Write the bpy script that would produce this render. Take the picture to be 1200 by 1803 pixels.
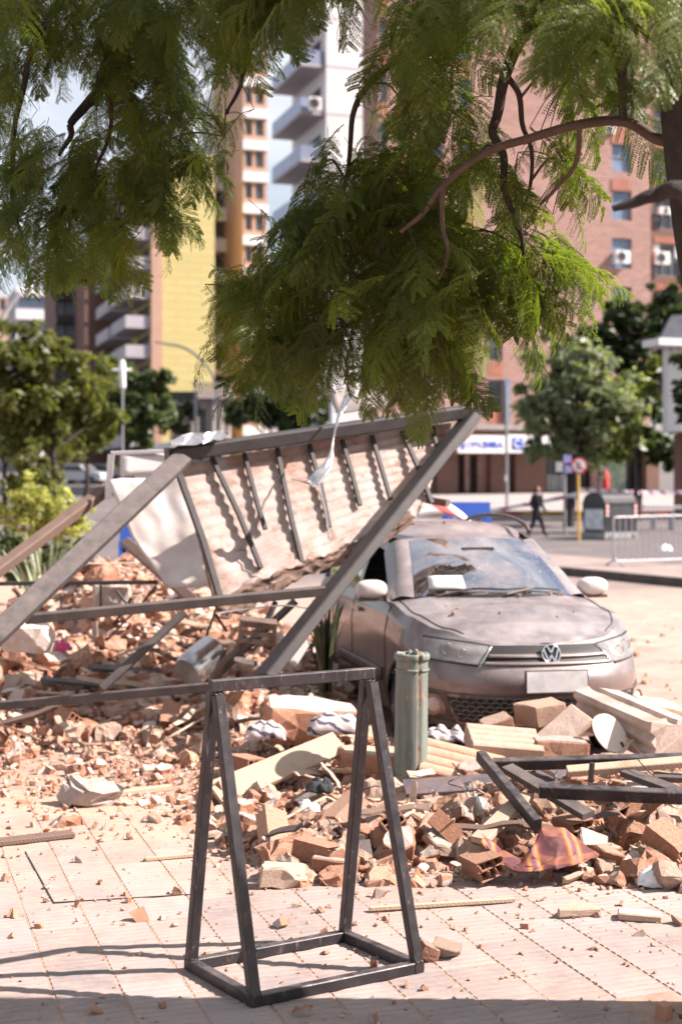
import bpy, bmesh, math, random
import numpy as np
from mathutils import Vector, Matrix, Euler, noise

for _o in list(bpy.data.objects):
    bpy.data.objects.remove(_o)
SC = bpy.context.scene
COL = SC.collection
RND = random.Random(11)
RAD = math.radians

# ------------------------------------------------------------------ camera, sky, sun, exposure
F, CX, HY, H = 2504.0, 600.0, 862.0, 1.7      # focal length, horizon in photo pixels; eye height
cam = bpy.data.cameras.new('camera')
cam.lens, cam.sensor_width = 50.0, 36.0
cam.shift_y = -39.5 / 1803
cam.clip_start, cam.clip_end = 0.05, 3000
cam.dof.use_dof = True
cam.dof.focus_distance = 5.6
cam.dof.aperture_fstop = 2.5
camo = bpy.data.objects.new('camera', cam)
camo.location = (0, 0, H)
camo.rotation_euler = (RAD(90), 0, 0)
COL.objects.link(camo)
SC.camera = camo

SUN_AZ, SUN_EL = RAD(-4), RAD(43)            # azimuth measured from +X towards +Y
world = bpy.data.worlds.new('World')
SC.world = world
world.use_nodes = True
wn = world.node_tree
sky = wn.nodes.new('ShaderNodeTexSky')
sky.sky_type = 'NISHITA'
sky.sun_disc = False
sky.sun_elevation = SUN_EL
sky.sun_rotation = RAD(90) - SUN_AZ
sky.air_density, sky.dust_density, sky.ozone_density = 1.0, 1.6, 1.0
# thin broken cloud over the whole sky
_tc = wn.nodes.new('ShaderNodeTexCoord')
_mp = wn.nodes.new('ShaderNodeMapping'); _mp.inputs['Scale'].default_value = (1.0, 1.0, 2.6)
_nz = wn.nodes.new('ShaderNodeTexNoise'); _nz.inputs['Scale'].default_value = 2.3; _nz.inputs['Detail'].default_value = 7; _nz.inputs['Roughness'].default_value = 0.58
_rp = wn.nodes.new('ShaderNodeValToRGB'); _rp.color_ramp.elements[0].position = 0.36; _rp.color_ramp.elements[1].position = 0.66
_rp.color_ramp.elements[0].color = (0.12, 0.12, 0.12, 1); _rp.color_ramp.elements[1].color = (0.85, 0.85, 0.85, 1)
_mx = wn.nodes.new('ShaderNodeMix'); _mx.data_type = 'RGBA'; _mx.inputs[7].default_value = (7.6, 7.7, 8.1, 1)
wn.links.new(_tc.outputs['Generated'], _mp.inputs[0]); wn.links.new(_mp.outputs[0], _nz.inputs['Vector']); wn.links.new(_nz.outputs['Fac'], _rp.inputs[0])
wn.links.new(_rp.outputs[0], _mx.inputs[0]); wn.links.new(sky.outputs[0], _mx.inputs[6]); wn.links.new(_mx.outputs[2], wn.nodes['Background'].inputs[0])
wn.nodes['Background'].inputs[1].default_value = 0.055
sun = bpy.data.lights.new('sun', 'SUN')
sun.energy, sun.angle, sun.color = 5.0, RAD(0.53), (1.0, 0.89, 0.825)
suno = bpy.data.objects.new('sun', sun)
sdir = Vector((math.cos(SUN_EL) * math.cos(SUN_AZ), math.cos(SUN_EL) * math.sin(SUN_AZ), math.sin(SUN_EL)))
suno.rotation_euler = sdir.to_track_quat('Z', 'Y').to_euler()
suno.location = (30, 0, 40)
COL.objects.link(suno)
vs = SC.view_settings
vs.view_transform, vs.look, vs.exposure, vs.gamma = 'Standard', 'None', 1.44, 1.0
SC.cycles.max_bounces = 8
SC.cycles.transparent_max_bounces = 12
SC.cycles.use_denoising = True

# ------------------------------------------------------------------ helpers
def P(px, py, d):
    """point at depth d that the photograph shows at pixel px, py"""
    return Vector(((px - CX) / F * d, d, H - (py - HY) / F * d))

def G(px, py, z=0.0):
    d = (H - z) * F / (py - HY)
    return Vector(((px - CX) / F * d, d, z))

def smooth(a, b, x):
    t = min(1, max(0, (x - a) / (b - a)))
    return t * t * (3 - 2 * t)

ROAD = -0.10
def tz(y):
    """height of the road: level near by, climbing away from the camera"""
    k = y - 44
    return ROAD + (0.036 * (math.sqrt(k * k + 25) + k) / 2 if y > 0 else 0)

def tag(o, label=None, cat=None, group=None, kind=None):
    if label: o['label'] = label
    if cat: o['category'] = cat
    if group: o['group'] = group
    if kind: o['kind'] = kind
    return o

def empty(name, loc, label, cat, group=None, rz=0):
    o = bpy.data.objects.new(name, None)
    o.empty_display_size = 0.1
    o.location = loc
    o.rotation_euler = (0, 0, rz)
    COL.objects.link(o)
    return tag(o, label, cat, group)

def obj(name, me, parent=None):
    o = bpy.data.objects.new(name, me)
    COL.objects.link(o)
    if parent is not None:
        o.parent = parent
        pm = Matrix.LocRotScale(parent.location, parent.rotation_euler, parent.scale)
        if parent.parent is not None:
            g = parent.parent
            pm = Matrix.LocRotScale(g.location, g.rotation_euler, g.scale) @ PINV.get(parent.name, Matrix()) @ pm
        m = pm.inverted()
        o.matrix_parent_inverse = m
        PINV[o.name] = m
    return o
PINV = {}

def frame_from(d, up=Vector((0, 0, 1))):
    d = d.normalized()
    s = d.cross(up)
    if s.length < 1e-4: s = d.cross(Vector((1, 0, 0)))
    s.normalize()
    return d, s, s.cross(d).normalized()

class MB:
    def __init__(self): self.v, self.f, self.m, self.s = [], [], [], []
    def add(self, verts, faces, mi=0, sm=False):
        b = len(self.v)
        self.v += [tuple(x) for x in verts]
        for f in faces:
            self.f.append(tuple(b + i for i in f)); self.m.append(mi); self.s.append(sm)
        return self
    def box(self, c, s, rot=None, mi=0):
        c = Vector(c)
        vs_ = [Vector((x * s[0] / 2, y * s[1] / 2, z * s[2] / 2)) for x in (-1, 1) for y in (-1, 1) for z in (-1, 1)]
        if rot is not None: vs_ = [rot @ v for v in vs_]
        return self.add([c + v for v in vs_], [(0, 1, 3, 2), (4, 6, 7, 5), (0, 4, 5, 1), (2, 3, 7, 6), (0, 2, 6, 4), (1, 5, 7, 3)], mi)
    def beam(self, a, b, w, h, up=Vector((0, 0, 1)), mi=0, bev=0.12):
        """rectangular tube with chamfered long edges: w across, h along up"""
        a, b = Vector(a), Vector(b)
        d, s, u = frame_from(b - a, Vector(up))
        k = bev * min(w, h)
        pr = [(-w/2 + k, -h/2), (w/2 - k, -h/2), (w/2, -h/2 + k), (w/2, h/2 - k), (w/2 - k, h/2), (-w/2 + k, h/2), (-w/2, h/2 - k), (-w/2, -h/2 + k)]
        vs_ = [p + s * x + u * y for p in (a, b) for x, y in pr]
        n = 8
        fs = [(i, (i + 1) % n, n + (i + 1) % n, n + i) for i in range(n)] + [tuple(range(n))[::-1], tuple(range(n, 2 * n))]
        return self.add(vs_, fs, mi)
    def tube(self, pts, rad, n=8, mi=0, caps=True, sm=True):
        pts = [Vector(p) for p in pts]
        if not hasattr(rad, '__len__'): rad = [rad] * len(pts)
        vs_, fs = [], []
        up = Vector((0.13, 0.21, 1))
        for i, p in enumerate(pts):
            d = pts[min(i + 1, len(pts) - 1)] - pts[max(i - 1, 0)]
            d, s, u = frame_from(d, up)
            vs_ += [p + (s * math.cos(2 * math.pi * k / n) + u * math.sin(2 * math.pi * k / n)) * rad[i] for k in range(n)]
        for i in range(len(pts) - 1):
            for k in range(n):
                fs.append((i * n + k, i * n + (k + 1) % n, (i + 1) * n + (k + 1) % n, (i + 1) * n + k))
        self.add(vs_, fs, mi, sm)
        if caps:
            b = len(pts) - 1
            self.add(vs_[:n], [tuple(range(n))[::-1]], mi)
            self.add(vs_[b * n:], [tuple(range(n))], mi)
        return self
    def grid(self, fn, nu, nv, mi=0, sm=True, flip=False):
        vs_ = [fn(i / nu, j / nv) for i in range(nu + 1) for j in range(nv + 1)]
        fs = []
        for i in range(nu):
            for j in range(nv):
                q = (i * (nv + 1) + j, (i + 1) * (nv + 1) + j, (i + 1) * (nv + 1) + j + 1, i * (nv + 1) + j + 1)
                fs.append(q[::-1] if flip else q)
        return self.add(vs_, fs, mi, sm)
    def prism(self, poly, a, b, mi=0):
        """poly: list of 3D points, extruded by vector b-a"""
        o = Vector(b) - Vector(a)
        n = len(poly)
        vs_ = [Vector(p) for p in poly] + [Vector(p) + o for p in poly]
        return self.add(vs_, [tuple(range(n))[::-1], tuple(range(n, 2 * n))] + [(i, (i + 1) % n, n + (i + 1) % n, n + i) for i in range(n)], mi)
    def mesh(self, name, mats):
        me = bpy.data.meshes.new(name)
        me.from_pydata(self.v, [], self.f)
        for m in (mats if isinstance(mats, (list, tuple)) else [mats]): me.materials.append(m)
        me.polygons.foreach_set('material_index', self.m)
        me.polygons.foreach_set('use_smooth', self.s)
        me.update()
        return me
    def build(self, name, mats, parent=None, label=None, cat=None, group=None, kind=None):
        o = obj(name, self.mesh(name, mats), parent)
        return tag(o, label, cat, group, kind)

def catmull(pts, n=6):
    pts = [Vector(p) for p in pts]
    q = [pts[0] * 2 - pts[1]] + pts + [pts[-1] * 2 - pts[-2]]
    out = []
    for i in range(1, len(q) - 2):
        a, b, c, d = q[i - 1:i + 3]
        for k in range(n):
            t = k / n
            out.append(0.5 * ((2 * b) + (c - a) * t + (2 * a - 5 * b + 4 * c - d) * t * t + (3 * b - 3 * c + d - a) * t ** 3))
    return out + [pts[-1]]

def thicken(o, t, off=0):
    m = o.modifiers.new('solid', 'SOLIDIFY'); m.thickness = t; m.offset = off
    return o

# ------------------------------------------------------------------ materials
class NT:
    def __init__(self, name):
        self.mat = bpy.data.materials.new(name); self.mat.use_nodes = True
        self.t = self.mat.node_tree; self.b = self.t.nodes['Principled BSDF']; self.out = self.t.nodes['Material Output']
        self._tc = None
    def n(self, typ, **kw):
        x = self.t.nodes.new('ShaderNode' + typ)
        for k, v in kw.items():
            if k in x.inputs.keys(): x.inputs[k].default_value = v
            else: setattr(x, k, v)
        return x
    def l(self, a, b): self.t.links.new(a, b)
    def tc(self, which='Object'):
        if self._tc is None: self._tc = self.n('TexCoord')
        return self._tc.outputs[which]
    def noise(self, scale, detail=5, rough=0.55, coord='Object', vec=None, dist=0.0):
        x = self.n('TexNoise'); x.inputs['Scale'].default_value = scale; x.inputs['Detail'].default_value = detail
        x.inputs['Roughness'].default_value = rough; x.inputs['Distortion'].default_value = dist
        self.l(vec if vec is not None else (self.pos() if coord == 'World' else self.tc(coord)), x.inputs['Vector'])
        return x.outputs['Fac']
    def pos(self):
        if not hasattr(self, '_g'): self._g = self.n('NewGeometry')
        return self._g.outputs['Position']
    def normal(self): self.pos(); return self._g.outputs['Normal']
    def ramp(self, fac, *stops):
        r = self.n('ValToRGB'); e = r.color_ramp.elements
        while len(e) < len(stops): e.new(0.5)
        for x, (p, c) in zip(e, stops):
            x.position = p; x.color = (*c, 1) if hasattr(c, '__len__') else (c, c, c, 1)
        self.l(fac, r.inputs[0]); return r.outputs[0]
    def mix(self, fac, a, b, mode='MIX'):
        x = self.n('Mix', data_type='RGBA', blend_type=mode)
        for s, v in ((0, fac), (6, a), (7, b)):
            if hasattr(v, 'links'): self.l(v, x.inputs[s])
            elif hasattr(v, '__len__'): x.inputs[s].default_value = (*v, 1)
            else: x.inputs[s].default_value = v
        return x.outputs[2]
    def math(self, op, a, b=0.5, clamp=False):
        x = self.n('Math', operation=op, use_clamp=clamp)
        for s, v in ((0, a), (1, b)):
            if hasattr(v, 'links'): self.l(v, x.inputs[s])
            else: x.inputs[s].default_value = v
        return x.outputs[0]
    def rand(self): return self.n('ObjectInfo').outputs['Random']
    def sep(self, v):
        x = self.n('SeparateXYZ'); self.l(v, x.inputs[0]); return x.outputs
    def bump(self, h, strength=0.3, dist=0.02):
        x = self.n('Bump'); x.inputs['Strength'].default_value = strength; x.inputs['Distance'].default_value = dist
        self.l(h, x.inputs['Height']); self.l(x.outputs[0], self.b.inputs['Normal'])
    def set(self, col=None, rough=None, metal=None, **kw):
        for k, v in (('Base Color', col), ('Roughness', rough), ('Metallic', metal)):
            if v is None: continue
            if hasattr(v, 'links'): self.l(v, self.b.inputs[k])
            elif hasattr(v, '__len__'): self.b.inputs[k].default_value = (*v, 1)
            else: self.b.inputs[k].default_value = v
        for k, v in kw.items(): self.b.inputs[k.replace('_', ' ')].default_value = v
        return self.mat

DUST = (0.36, 0.225, 0.16)
def surf(name, c1, c2, scale=6, rough=0.7, bump=0.2, bscale=40, metal=0.0, dust=0.0, rnd=0.0, dcol=DUST, bdist=0.01, **kw):
    m = NT(name)
    c = m.ramp(m.noise(scale, 6), (0.3, c1), (0.7, c2))
    if rnd:
        c = m.mix(1.0, c, m.ramp(m.rand(), (0.0, 1 - rnd), (1.0, 1 + rnd * 0.6)), 'MULTIPLY')
    if dust:
        up = m.math('MULTIPLY_ADD', m.sep(m.normal())[2], 0.5); m.t.nodes[-1].inputs[2].default_value = 0.5
        k = m.math('MULTIPLY', m.ramp(m.noise(scale * 1.7, 6, 0.7), (0.35, 0.0), (0.62, 1.0)), m.ramp(up, (0.35, 0.25), (0.95, 1.0)))
        c = m.mix(m.math('MULTIPLY', k, dust), c, dcol)
    if bump: m.bump(m.noise(bscale, 5, 0.65), bump, bdist)
    return m.set(c, rough, metal, **kw)

M = {}
M['steel'] = surf('dark painted steel', (0.016, 0.014, 0.015), (0.034, 0.029, 0.030), 9, 0.5, 0.15, 60, 0.0, dust=0.06, dcol=(0.16, 0.12, 0.105))
def m_frame():
    m = NT('scuffed black steel tube')
    c = m.ramp(m.noise(7, 6), (0.3, (0.020, 0.017, 0.019)), (0.7, (0.042, 0.036, 0.040)))
    sc = m.n('Mapping'); sc.inputs['Scale'].default_value = (60, 60, 9); m.l(m.tc('Object'), sc.inputs[0])
    c = m.mix(m.ramp(m.noise(1.0, 5, 0.7, vec=sc.outputs[0]), (0.60, 0.0), (0.66, 0.7)), c, (0.16, 0.14, 0.14))
    c = m.mix(m.ramp(m.noise(16, 7, 0.75), (0.60, 0.0), (0.68, 0.8)), c, (0.12, 0.065, 0.045))
    c = m.mix(m.math('MULTIPLY', m.ramp(m.noise(11, 6, 0.7), (0.4, 0.0), (0.7, 0.5)), m.ramp(m.sep(m.normal())[2], (0.3, 0.0), (0.9, 1.0))), c, (0.30, 0.25, 0.23))
    m.bump(m.noise(70, 6, 0.7), 0.2, 0.003)
    return m.set(c, m.ramp(m.noise(20, 5), (0.3, 0.3), (0.7, 0.55)), 0.25)
M['frame'] = None
M['barshade'] = surf('bar steel with painted shade', (0.012, 0.010, 0.011), (0.024, 0.020, 0.021), 9, 0.6, 0.15, 60, 0.0, dust=0.05)  # darker than the other steel: shaded sides of the bars put into the colour
M['greysteel'] = surf('dusty grey steel', (0.045, 0.038, 0.039), (0.085, 0.072, 0.072), 8, 0.62, 0.15, 50, 0.0, dust=0.28, dcol=(0.26, 0.19, 0.16))
M['galv'] = surf('bent galvanised sheet', (0.42, 0.40, 0.40), (0.66, 0.63, 0.62), 10, 0.22, 0.25, 18, 0.85)
M['sheetgrey'] = surf('grey roofing sheet', (0.14, 0.125, 0.125), (0.22, 0.20, 0.195), 5, 0.5, 0.1, 30, 0.2, dust=0.15)
M['wood'] = None
def woodmat(name, c1, c2, c3=(0.12, 0.05, 0.025)):
    m = NT(name)
    mp = m.n('Mapping'); mp.inputs['Scale'].default_value = (3, 3, 3); m.l(m.tc('Object'), mp.inputs[0])
    w = m.n('TexWave', wave_type='BANDS', bands_direction='DIAGONAL'); w.inputs['Scale'].default_value = 9; w.inputs['Distortion'].default_value = 7; w.inputs['Detail'].default_value = 3
    m.l(mp.outputs[0], w.inputs[0])
    c = m.ramp(w.outputs['Fac'], (0.2, c1), (0.8, c2))
    c = m.mix(m.ramp(m.noise(4, 6, 0.7), (0.55, 0.0), (0.7, 0.7)), c, c3)
    m.bump(w.outputs['Fac'], 0.15, 0.004)
    return m.set(c, 0.75)
M['wood'] = woodmat('pale pine', (0.40, 0.285, 0.205), (0.46, 0.34, 0.255), (0.30, 0.17, 0.10))
M['woodbrown'] = woodmat('brown weathered wood', (0.115, 0.072, 0.055), (0.17, 0.11, 0.085), (0.07, 0.04, 0.03))
M['white'] = surf('white paint', (0.70, 0.68, 0.67), (0.80, 0.79, 0.78), 3, 0.55, 0.05)
M['black'] = surf('black plastic', (0.018, 0.018, 0.019), (0.03, 0.03, 0.03), 5, 0.5, 0.05)
M['plastic_white'] = surf('white plastic film', (0.78, 0.78, 0.8), (0.84, 0.84, 0.86), 5, 0.35, 0.1)

def brickchunk(name, a, b, c, dusty=0.55):
    m = NT(name)
    col = m.ramp(m.noise(9, 7, 0.7), (0.25, a), (0.55, b), (0.8, c))
    col = m.mix(m.ramp(m.rand(), (0.0, 0.0), (0.6, 0.06), (1.0, 0.7)), col, (0.55, 0.40, 0.31))
    col = m.mix(1.0, col, m.ramp(m.math('FRACT', m.math('MULTIPLY', m.rand(), 7.3)), (0, 0.72), (1, 1.2)), 'MULTIPLY')
    up = m.sep(m.normal())[2]
    k = m.math('MULTIPLY', m.ramp(m.noise(14, 6, 0.7), (0.35, 0.0), (0.6, 1.0)), m.ramp(up, (0.1, 0.2), (0.8, 1.0)))
    col = m.mix(m.math('MULTIPLY', k, dusty), col, (0.56, 0.37, 0.27))
    m.bump(m.noise(16, 9, 0.8), 0.9, 0.02)
    return m.set(col, 0.92)
M['brick'] = brickchunk('broken clay brick', (0.32, 0.125, 0.068), (0.45, 0.205, 0.122), (0.56, 0.32, 0.215))
M['plaster'] = brickchunk('lime plaster crust', (0.50, 0.39, 0.335), (0.60, 0.51, 0.46), (0.68, 0.61, 0.57), 0.2)
M['mortar'] = brickchunk('mortar and stone', (0.42, 0.285, 0.21), (0.53, 0.39, 0.305), (0.62, 0.49, 0.41), 0.3)

M['frame'] = m_frame()
# ------------------------------------------------------------------ city grid directions
ANG = RAD(18.2)
U = Vector((-math.sin(ANG), math.cos(ANG), 0))      # along the avenue, away
V = Vector((math.cos(ANG), math.sin(ANG), 0))       # across it, to the right
# ------------------------------------------------------------------ ground, road, pavements
def m_ground():
    m = NT('dusty asphalt')
    asp = m.ramp(m.noise(1.2, 8, 0.7, 'World'), (0.3, (0.075, 0.066, 0.068)), (0.7, (0.115, 0.102, 0.104)))
    asp = m.mix(m.ramp(m.noise(60, 3, 0.6, 'World'), (0.4, 0.0), (0.7, 0.4)), asp, (0.15, 0.135, 0.13))
    dustc = m.ramp(m.noise(3.0, 8, 0.72, 'World'), (0.3, (0.29, 0.19, 0.145)), (0.55, (0.38, 0.275, 0.225)), (0.75, (0.44, 0.345, 0.30)))
    y = m.sep(m.pos())[1]
    near = m.ramp(m.math('DIVIDE', y, 100), (0.0, 1.0), (0.22, 1.0), (0.30, 0.12), (0.42, 0.0))
    patch = m.math('ADD', near, m.math('MULTIPLY', m.math('SUBTRACT', m.noise(0.5, 6, 0.65, 'World'), 0.5), 1.2), True)
    c = m.mix(patch, asp, dustc)
    m.bump(m.noise(30, 8, 0.7, 'World'), 0.5, 0.02)
    return m.set(c, 0.9)
def ground():
    xs = [-500, -200, -80, -40, -20, -10, -5, 0, 5, 10, 20, 40, 80, 200, 500]
    ys = [-30, -5, 0, 5, 10, 15, 20, 25, 30, 35] + list(range(38, 60, 2)) + [65, 75, 90, 120, 200, 350, 700]
    mb = MB()
    vs_ = [(x, y, tz(y)) for y in ys for x in xs]
    n = len(xs)
    mb.add(vs_, [(j * n + i, j * n + i + 1, (j + 1) * n + i + 1, (j + 1) * n + i) for j in range(len(ys) - 1) for i in range(n - 1)])
    mb.build('road', m_ground(), kind='structure')
ground()

def m_tile():
    m = NT('ribbed cement tile')
    c = m.ramp(m.noise(2.0, 6, 0.6, 'World'), (0.3, (0.225, 0.185, 0.18)), (0.7, (0.30, 0.252, 0.245)))
    c = m.mix(1.0, c, m.ramp(m.rand(), (0, 0.80), (1, 1.12)), 'MULTIPLY')
    c = m.mix(m.ramp(m.noise(26, 7, 0.72, 'World'), (0.52, 0.0), (0.64, 0.75)), c, (0.36, 0.235, 0.185))
    sy = m.sep(m.pos())[1]
    far = m.math('ADD', m.math('MULTIPLY', m.math('SUBTRACT', sy, 5.9), 0.6), m.math('MULTIPLY', m.math('SUBTRACT', m.noise(2.2, 7, 0.7, 'World'), 0.5), 2.6), True)
    c = m.mix(far, c, (0.42, 0.262, 0.185))
    c = m.mix(m.ramp(m.noise(7, 6, 0.7, 'World'), (0.5, 0.0), (0.72, 0.7)), c, (0.40, 0.29, 0.245))
    c = m.mix(m.ramp(m.noise(3.1, 8, 0.78, 'World'), (0.50, 0.0), (0.66, 0.6)), c, (0.17, 0.135, 0.125))
    c = m.mix(m.ramp(m.noise(0.9, 8, 0.72, 'World'), (0.42, 0.0), (0.66, 0.6)), c, (0.42, 0.335, 0.30))
    m.bump(m.noise(120, 5, 0.7, 'World'), 0.35, 0.003)
    return m.set(c, 0.85)
def m_bed():
    m = NT('dust and mortar bed')
    c = m.ramp(m.noise(5, 8, 0.75, 'World'), (0.3, (0.30, 0.175, 0.12)), (0.5, (0.41, 0.265, 0.20)), (0.75, (0.48, 0.35, 0.285)))
    m.bump(m.noise(22, 9, 0.78, 'World'), 0.8, 0.02)
    return m.set(c, 0.95)
M['tile'], M['bed'] = m_tile(), m_bed()

TW, TL = 0.222, 0.445
def uv_pt(u, v, z=0): return U * u + V * v + Vector((0, 0, z))
def pavement():
    mb = MB()
    # slab: kerb line 0.35 m right of the pole beyond u = 8.2, wider bay in front of the parked car
    vk = 2.75
    poly = [uv_pt(-6, -14), uv_pt(-6, 6), uv_pt(7.75, 6), uv_pt(7.75, vk), uv_pt(40, vk), uv_pt(40, -2.4), uv_pt(15, -2.4), uv_pt(15, -14)]
    poly = [p + Vector((0, 0, -0.2)) for p in poly]
    mb.prism(poly, (0, 0, 0), (0, 0, 0.1978))
    pv = mb.build('pavement', M['bed'], kind='structure')
    # one ribbed tile, shared
    t = MB()
    hw, hl, e = TW / 2 - 0.0035, TL / 2 - 0.003, 0.003
    prof = []
    n = 10
    for i in range(n):
        y0 = -hl + (2 * hl) * i / n; s = 2 * hl / n
        prof += [(y0 + 0.10 * s, -0.0035), (y0 + 0.24 * s, 0.0), (y0 + 0.80 * s, 0.0), (y0 + 0.94 * s, -0.0035)]
    prof = [(-hl, -0.03), (-hl, -0.004)] + prof + [(hl, -0.004), (hl, -0.03)]
    vs_ = [(x, y, z) for (y, z) in prof for x in (-hw, -hw + e, hw - e, hw)]
    vs_ = [(x, y, z - (0.004 if abs(x) > hw - 0.001 and z > -0.02 else 0)) for x, y, z in vs_]
    fs = [(4 * i + k, 4 * i + k + 1, 4 * i + 5 + k, 4 * i + 4 + k) for i in range(len(prof) - 1) for k in range(3)]
    t.add(vs_, fs)
    me = t.mesh('tile', M['tile'])
    rz = ANG
    cand = []
    v0 = 1.022 + TW / 2
    for j in range(-12, 14):
        for i in range(4, 26):
            u = (i + (0.5 if j % 2 else 0.0)) * TL
            v = v0 + j * TW
            p = uv_pt(u, v)
            if p.y < 4.1 or p.y > 10.2: continue
            px, py = CX + p.x / p.y * F, HY + H / p.y * F
            if not (-70 < px < 1270 and 1405 < py < 1900): continue
            if p.y > 6.9 and px > 380: continue
            if p.y > 7.2 and px > 330: continue
            if px > 1150 and 4.35 < p.y < 4.82: continue     # tree pit
            cand.append((p.y, p, u, v))
    cand.sort(key=lambda q: q[0])
    r = random.Random(5)
    for k, (_, p, u, v) in enumerate(cand[:295]):
        o = obj('tile', me)
        o.parent = pv
        o.location = (p.x, p.y, r.uniform(-0.0006, 0.0016))
        o.rotation_euler = (r.gauss(0, 0.002) * (5 if k % 17 == 0 else 1), r.gauss(0, 0.002) * (4 if k % 19 == 0 else 1), rz + r.gauss(0, 0.003))
    return pv, len(cand)
PV, ncand = pavement()
print('tiles', ncand)

# service cover let into the tiles: thin steel edging round a block of tiles
def cover():
    mb = MB()
    a = G(95, 1590); b = G(345, 1575); c = G(45, 1500)
    for p, q in ((a, b), (a, c)):
        p, q = p.copy(), q.copy(); p.z = q.z = 0.001
        mb.beam(p, q, 0.005, 0.006)
    mb.build('service_cover_edge', M['steel'], label='thin dark steel edging of a service cover in the tiled pavement', cat='cover')
cover()

# tree pit
def pit():
    m = surf('dry soil', (0.035, 0.027, 0.022), (0.10, 0.075, 0.06), 20, 0.95, 0.9, 50, bdist=0.03)
    mb = MB()
    c = Vector((1.42, 4.58, 0))
    def fn(a, b):
        x = (a - 0.5) * 0.9; y = (b - 0.5) * 0.46
        return c + V * x + U * y + Vector((0, 0, -0.006 + 0.03 * noise.noise((a * 9, b * 6, 1)) - 0.01))
    mb.grid(fn, 30, 18)
    mb.build('tree_pit_soil', m, kind='structure')
pit()

M['kerb'] = surf('kerb concrete', (0.22, 0.19, 0.18), (0.36, 0.32, 0.30), 3, 0.85, 0.3)
M['farpave'] = surf('pale concrete paving', (0.25, 0.225, 0.22), (0.33, 0.30, 0.29), 1.5, 0.85, 0.1)  # whole colour lowered to stand for the shade lying on this pavement
def strip(name, mat, a, b, width, z0, h, lift=0.0, kind='structure'):
    """a raised strip whose near edge runs a to b (x, y), following the road"""
    mb = MB()
    a, b = Vector((*a, 0)), Vector((*b, 0))
    d = (b - a).normalized(); n = Vector((-d.y, d.x, 0))
    if n.y < 0: n = -n
    N = 40
    top, bot, back = [], [], []
    for i in range(N + 1):
        p = a + (b - a) * i / N
        q = p + n * width
        bot.append((p.x, p.y, tz(p.y) - 0.05)); top.append((p.x, p.y, tz(p.y) + h)); back.append((q.x, q.y, tz(q.y) + h))
    k = N + 1
    fs = []
    for i in range(N):
        fs += [(i, i + 1, k + i + 1, k + i), (k + i, k + i + 1, 2 * k + i + 1, 2 * k + i)]
    mb.add(bot + top + back, fs)
    return mb.build(name, mat, kind=kind)
M['median'] = surf('dusty median paving', (0.20, 0.155, 0.14), (0.30, 0.235, 0.21), 2.0, 0.9, 0.3)
strip('median', M['median'], (6.6 + 3.0, 26 - 7.5), (3.0 - 3.4, 33 + 7.9), 3.0, 0, 0.16)
strip('median_kerb', surf('dark kerb stone', (0.06, 0.045, 0.04), (0.11, 0.085, 0.075), 3, 0.9, 0.3), (6.58 + 3.0, 25.985 - 7.5), (2.98 - 3.4, 32.985 + 7.9), 0.14, 0, 0.167)
# far pavement of the side street, its painted kerb
A0 = P(690, 930, 62); A1 = P(1300, 925, 64)
strip('far_pavement', M['farpave'], (A0.x - 6, 61.2), (A1.x + 20, 66.5), 22.0, 0, 0.14)
def kerb_paint():
    m = NT('kerb painted red and yellow')
    w = m.n('TexNoise'); w.inputs['Scale'].default_value = 0.23; m.l(m.pos(), w.inputs[0])
    m.set(m.ramp(w.outputs[0], (0.49, (0.30, 0.07, 0.06)), (0.5, (0.42, 0.27, 0.05))), 0.8)
    return m.mat
strip('far_kerb', kerb_paint(), (A0.x - 6, 61.15), (A1.x + 20, 66.45), 0.22, 0, 0.16)
# ------------------------------------------------------------------ rubble
def gau(x, y, cx, cy, sx, sy, a): return a * math.exp(-((x - cx) / sx) ** 2 - ((y - cy) / sy) ** 2)
def heap(x, y):
    h = gau(x, y, -2.0, 13.5, 1.35, 1.7, 0.98) + gau(x, y, -0.5, 10.9, 0.9, 1.2, 0.30) + gau(x, y, -3.0, 11.2, 1.6, 1.3, 0.30)
    h += gau(x, y, -1.7, 9.3, 1.7, 1.5, 0.055) + gau(x, y, 1.5, 7.75, 0.95, 0.5, 0.13) + gau(x, y, 0.95, 7.1, 1.1, 0.75, 0.115) + gau(x, y, 2.0, 7.0, 0.7, 0.8, 0.10)
    h += gau(x, y, -0.05, 8.7, 0.75, 1.0, 0.13) + gau(x, y, -0.1, 6.65, 0.5, 0.35, 0.07)
    h -= 0.035
    h *= 1 + 0.35 * noise.noise((x * 1.9, y * 1.9, 3.1))
    base = 0.0 if y < 9.5 or x < 0 else ROAD
    return max(h, -0.03) + base

def heap_base():
    mb = MB()
    nx, ny = 110, 130
    def fn(a, b):
        x = -6 + 9.2 * a; y = 5.4 + 11.5 * b
        h = heap(x, y)
        return (x, y, h + 0.03 * noise.noise((x * 9, y * 9, 0)) + 0.015 * noise.noise((x * 25, y * 25, 5)) - 0.012 - (0.03 if h < -0.02 else 0))
    mb.grid(fn, nx, ny)
    mb.build('rubble_dust', M['bed'], label='heaped brick dust and crumbs under the rubble', cat='dust', kind='stuff')
heap_base()

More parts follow.
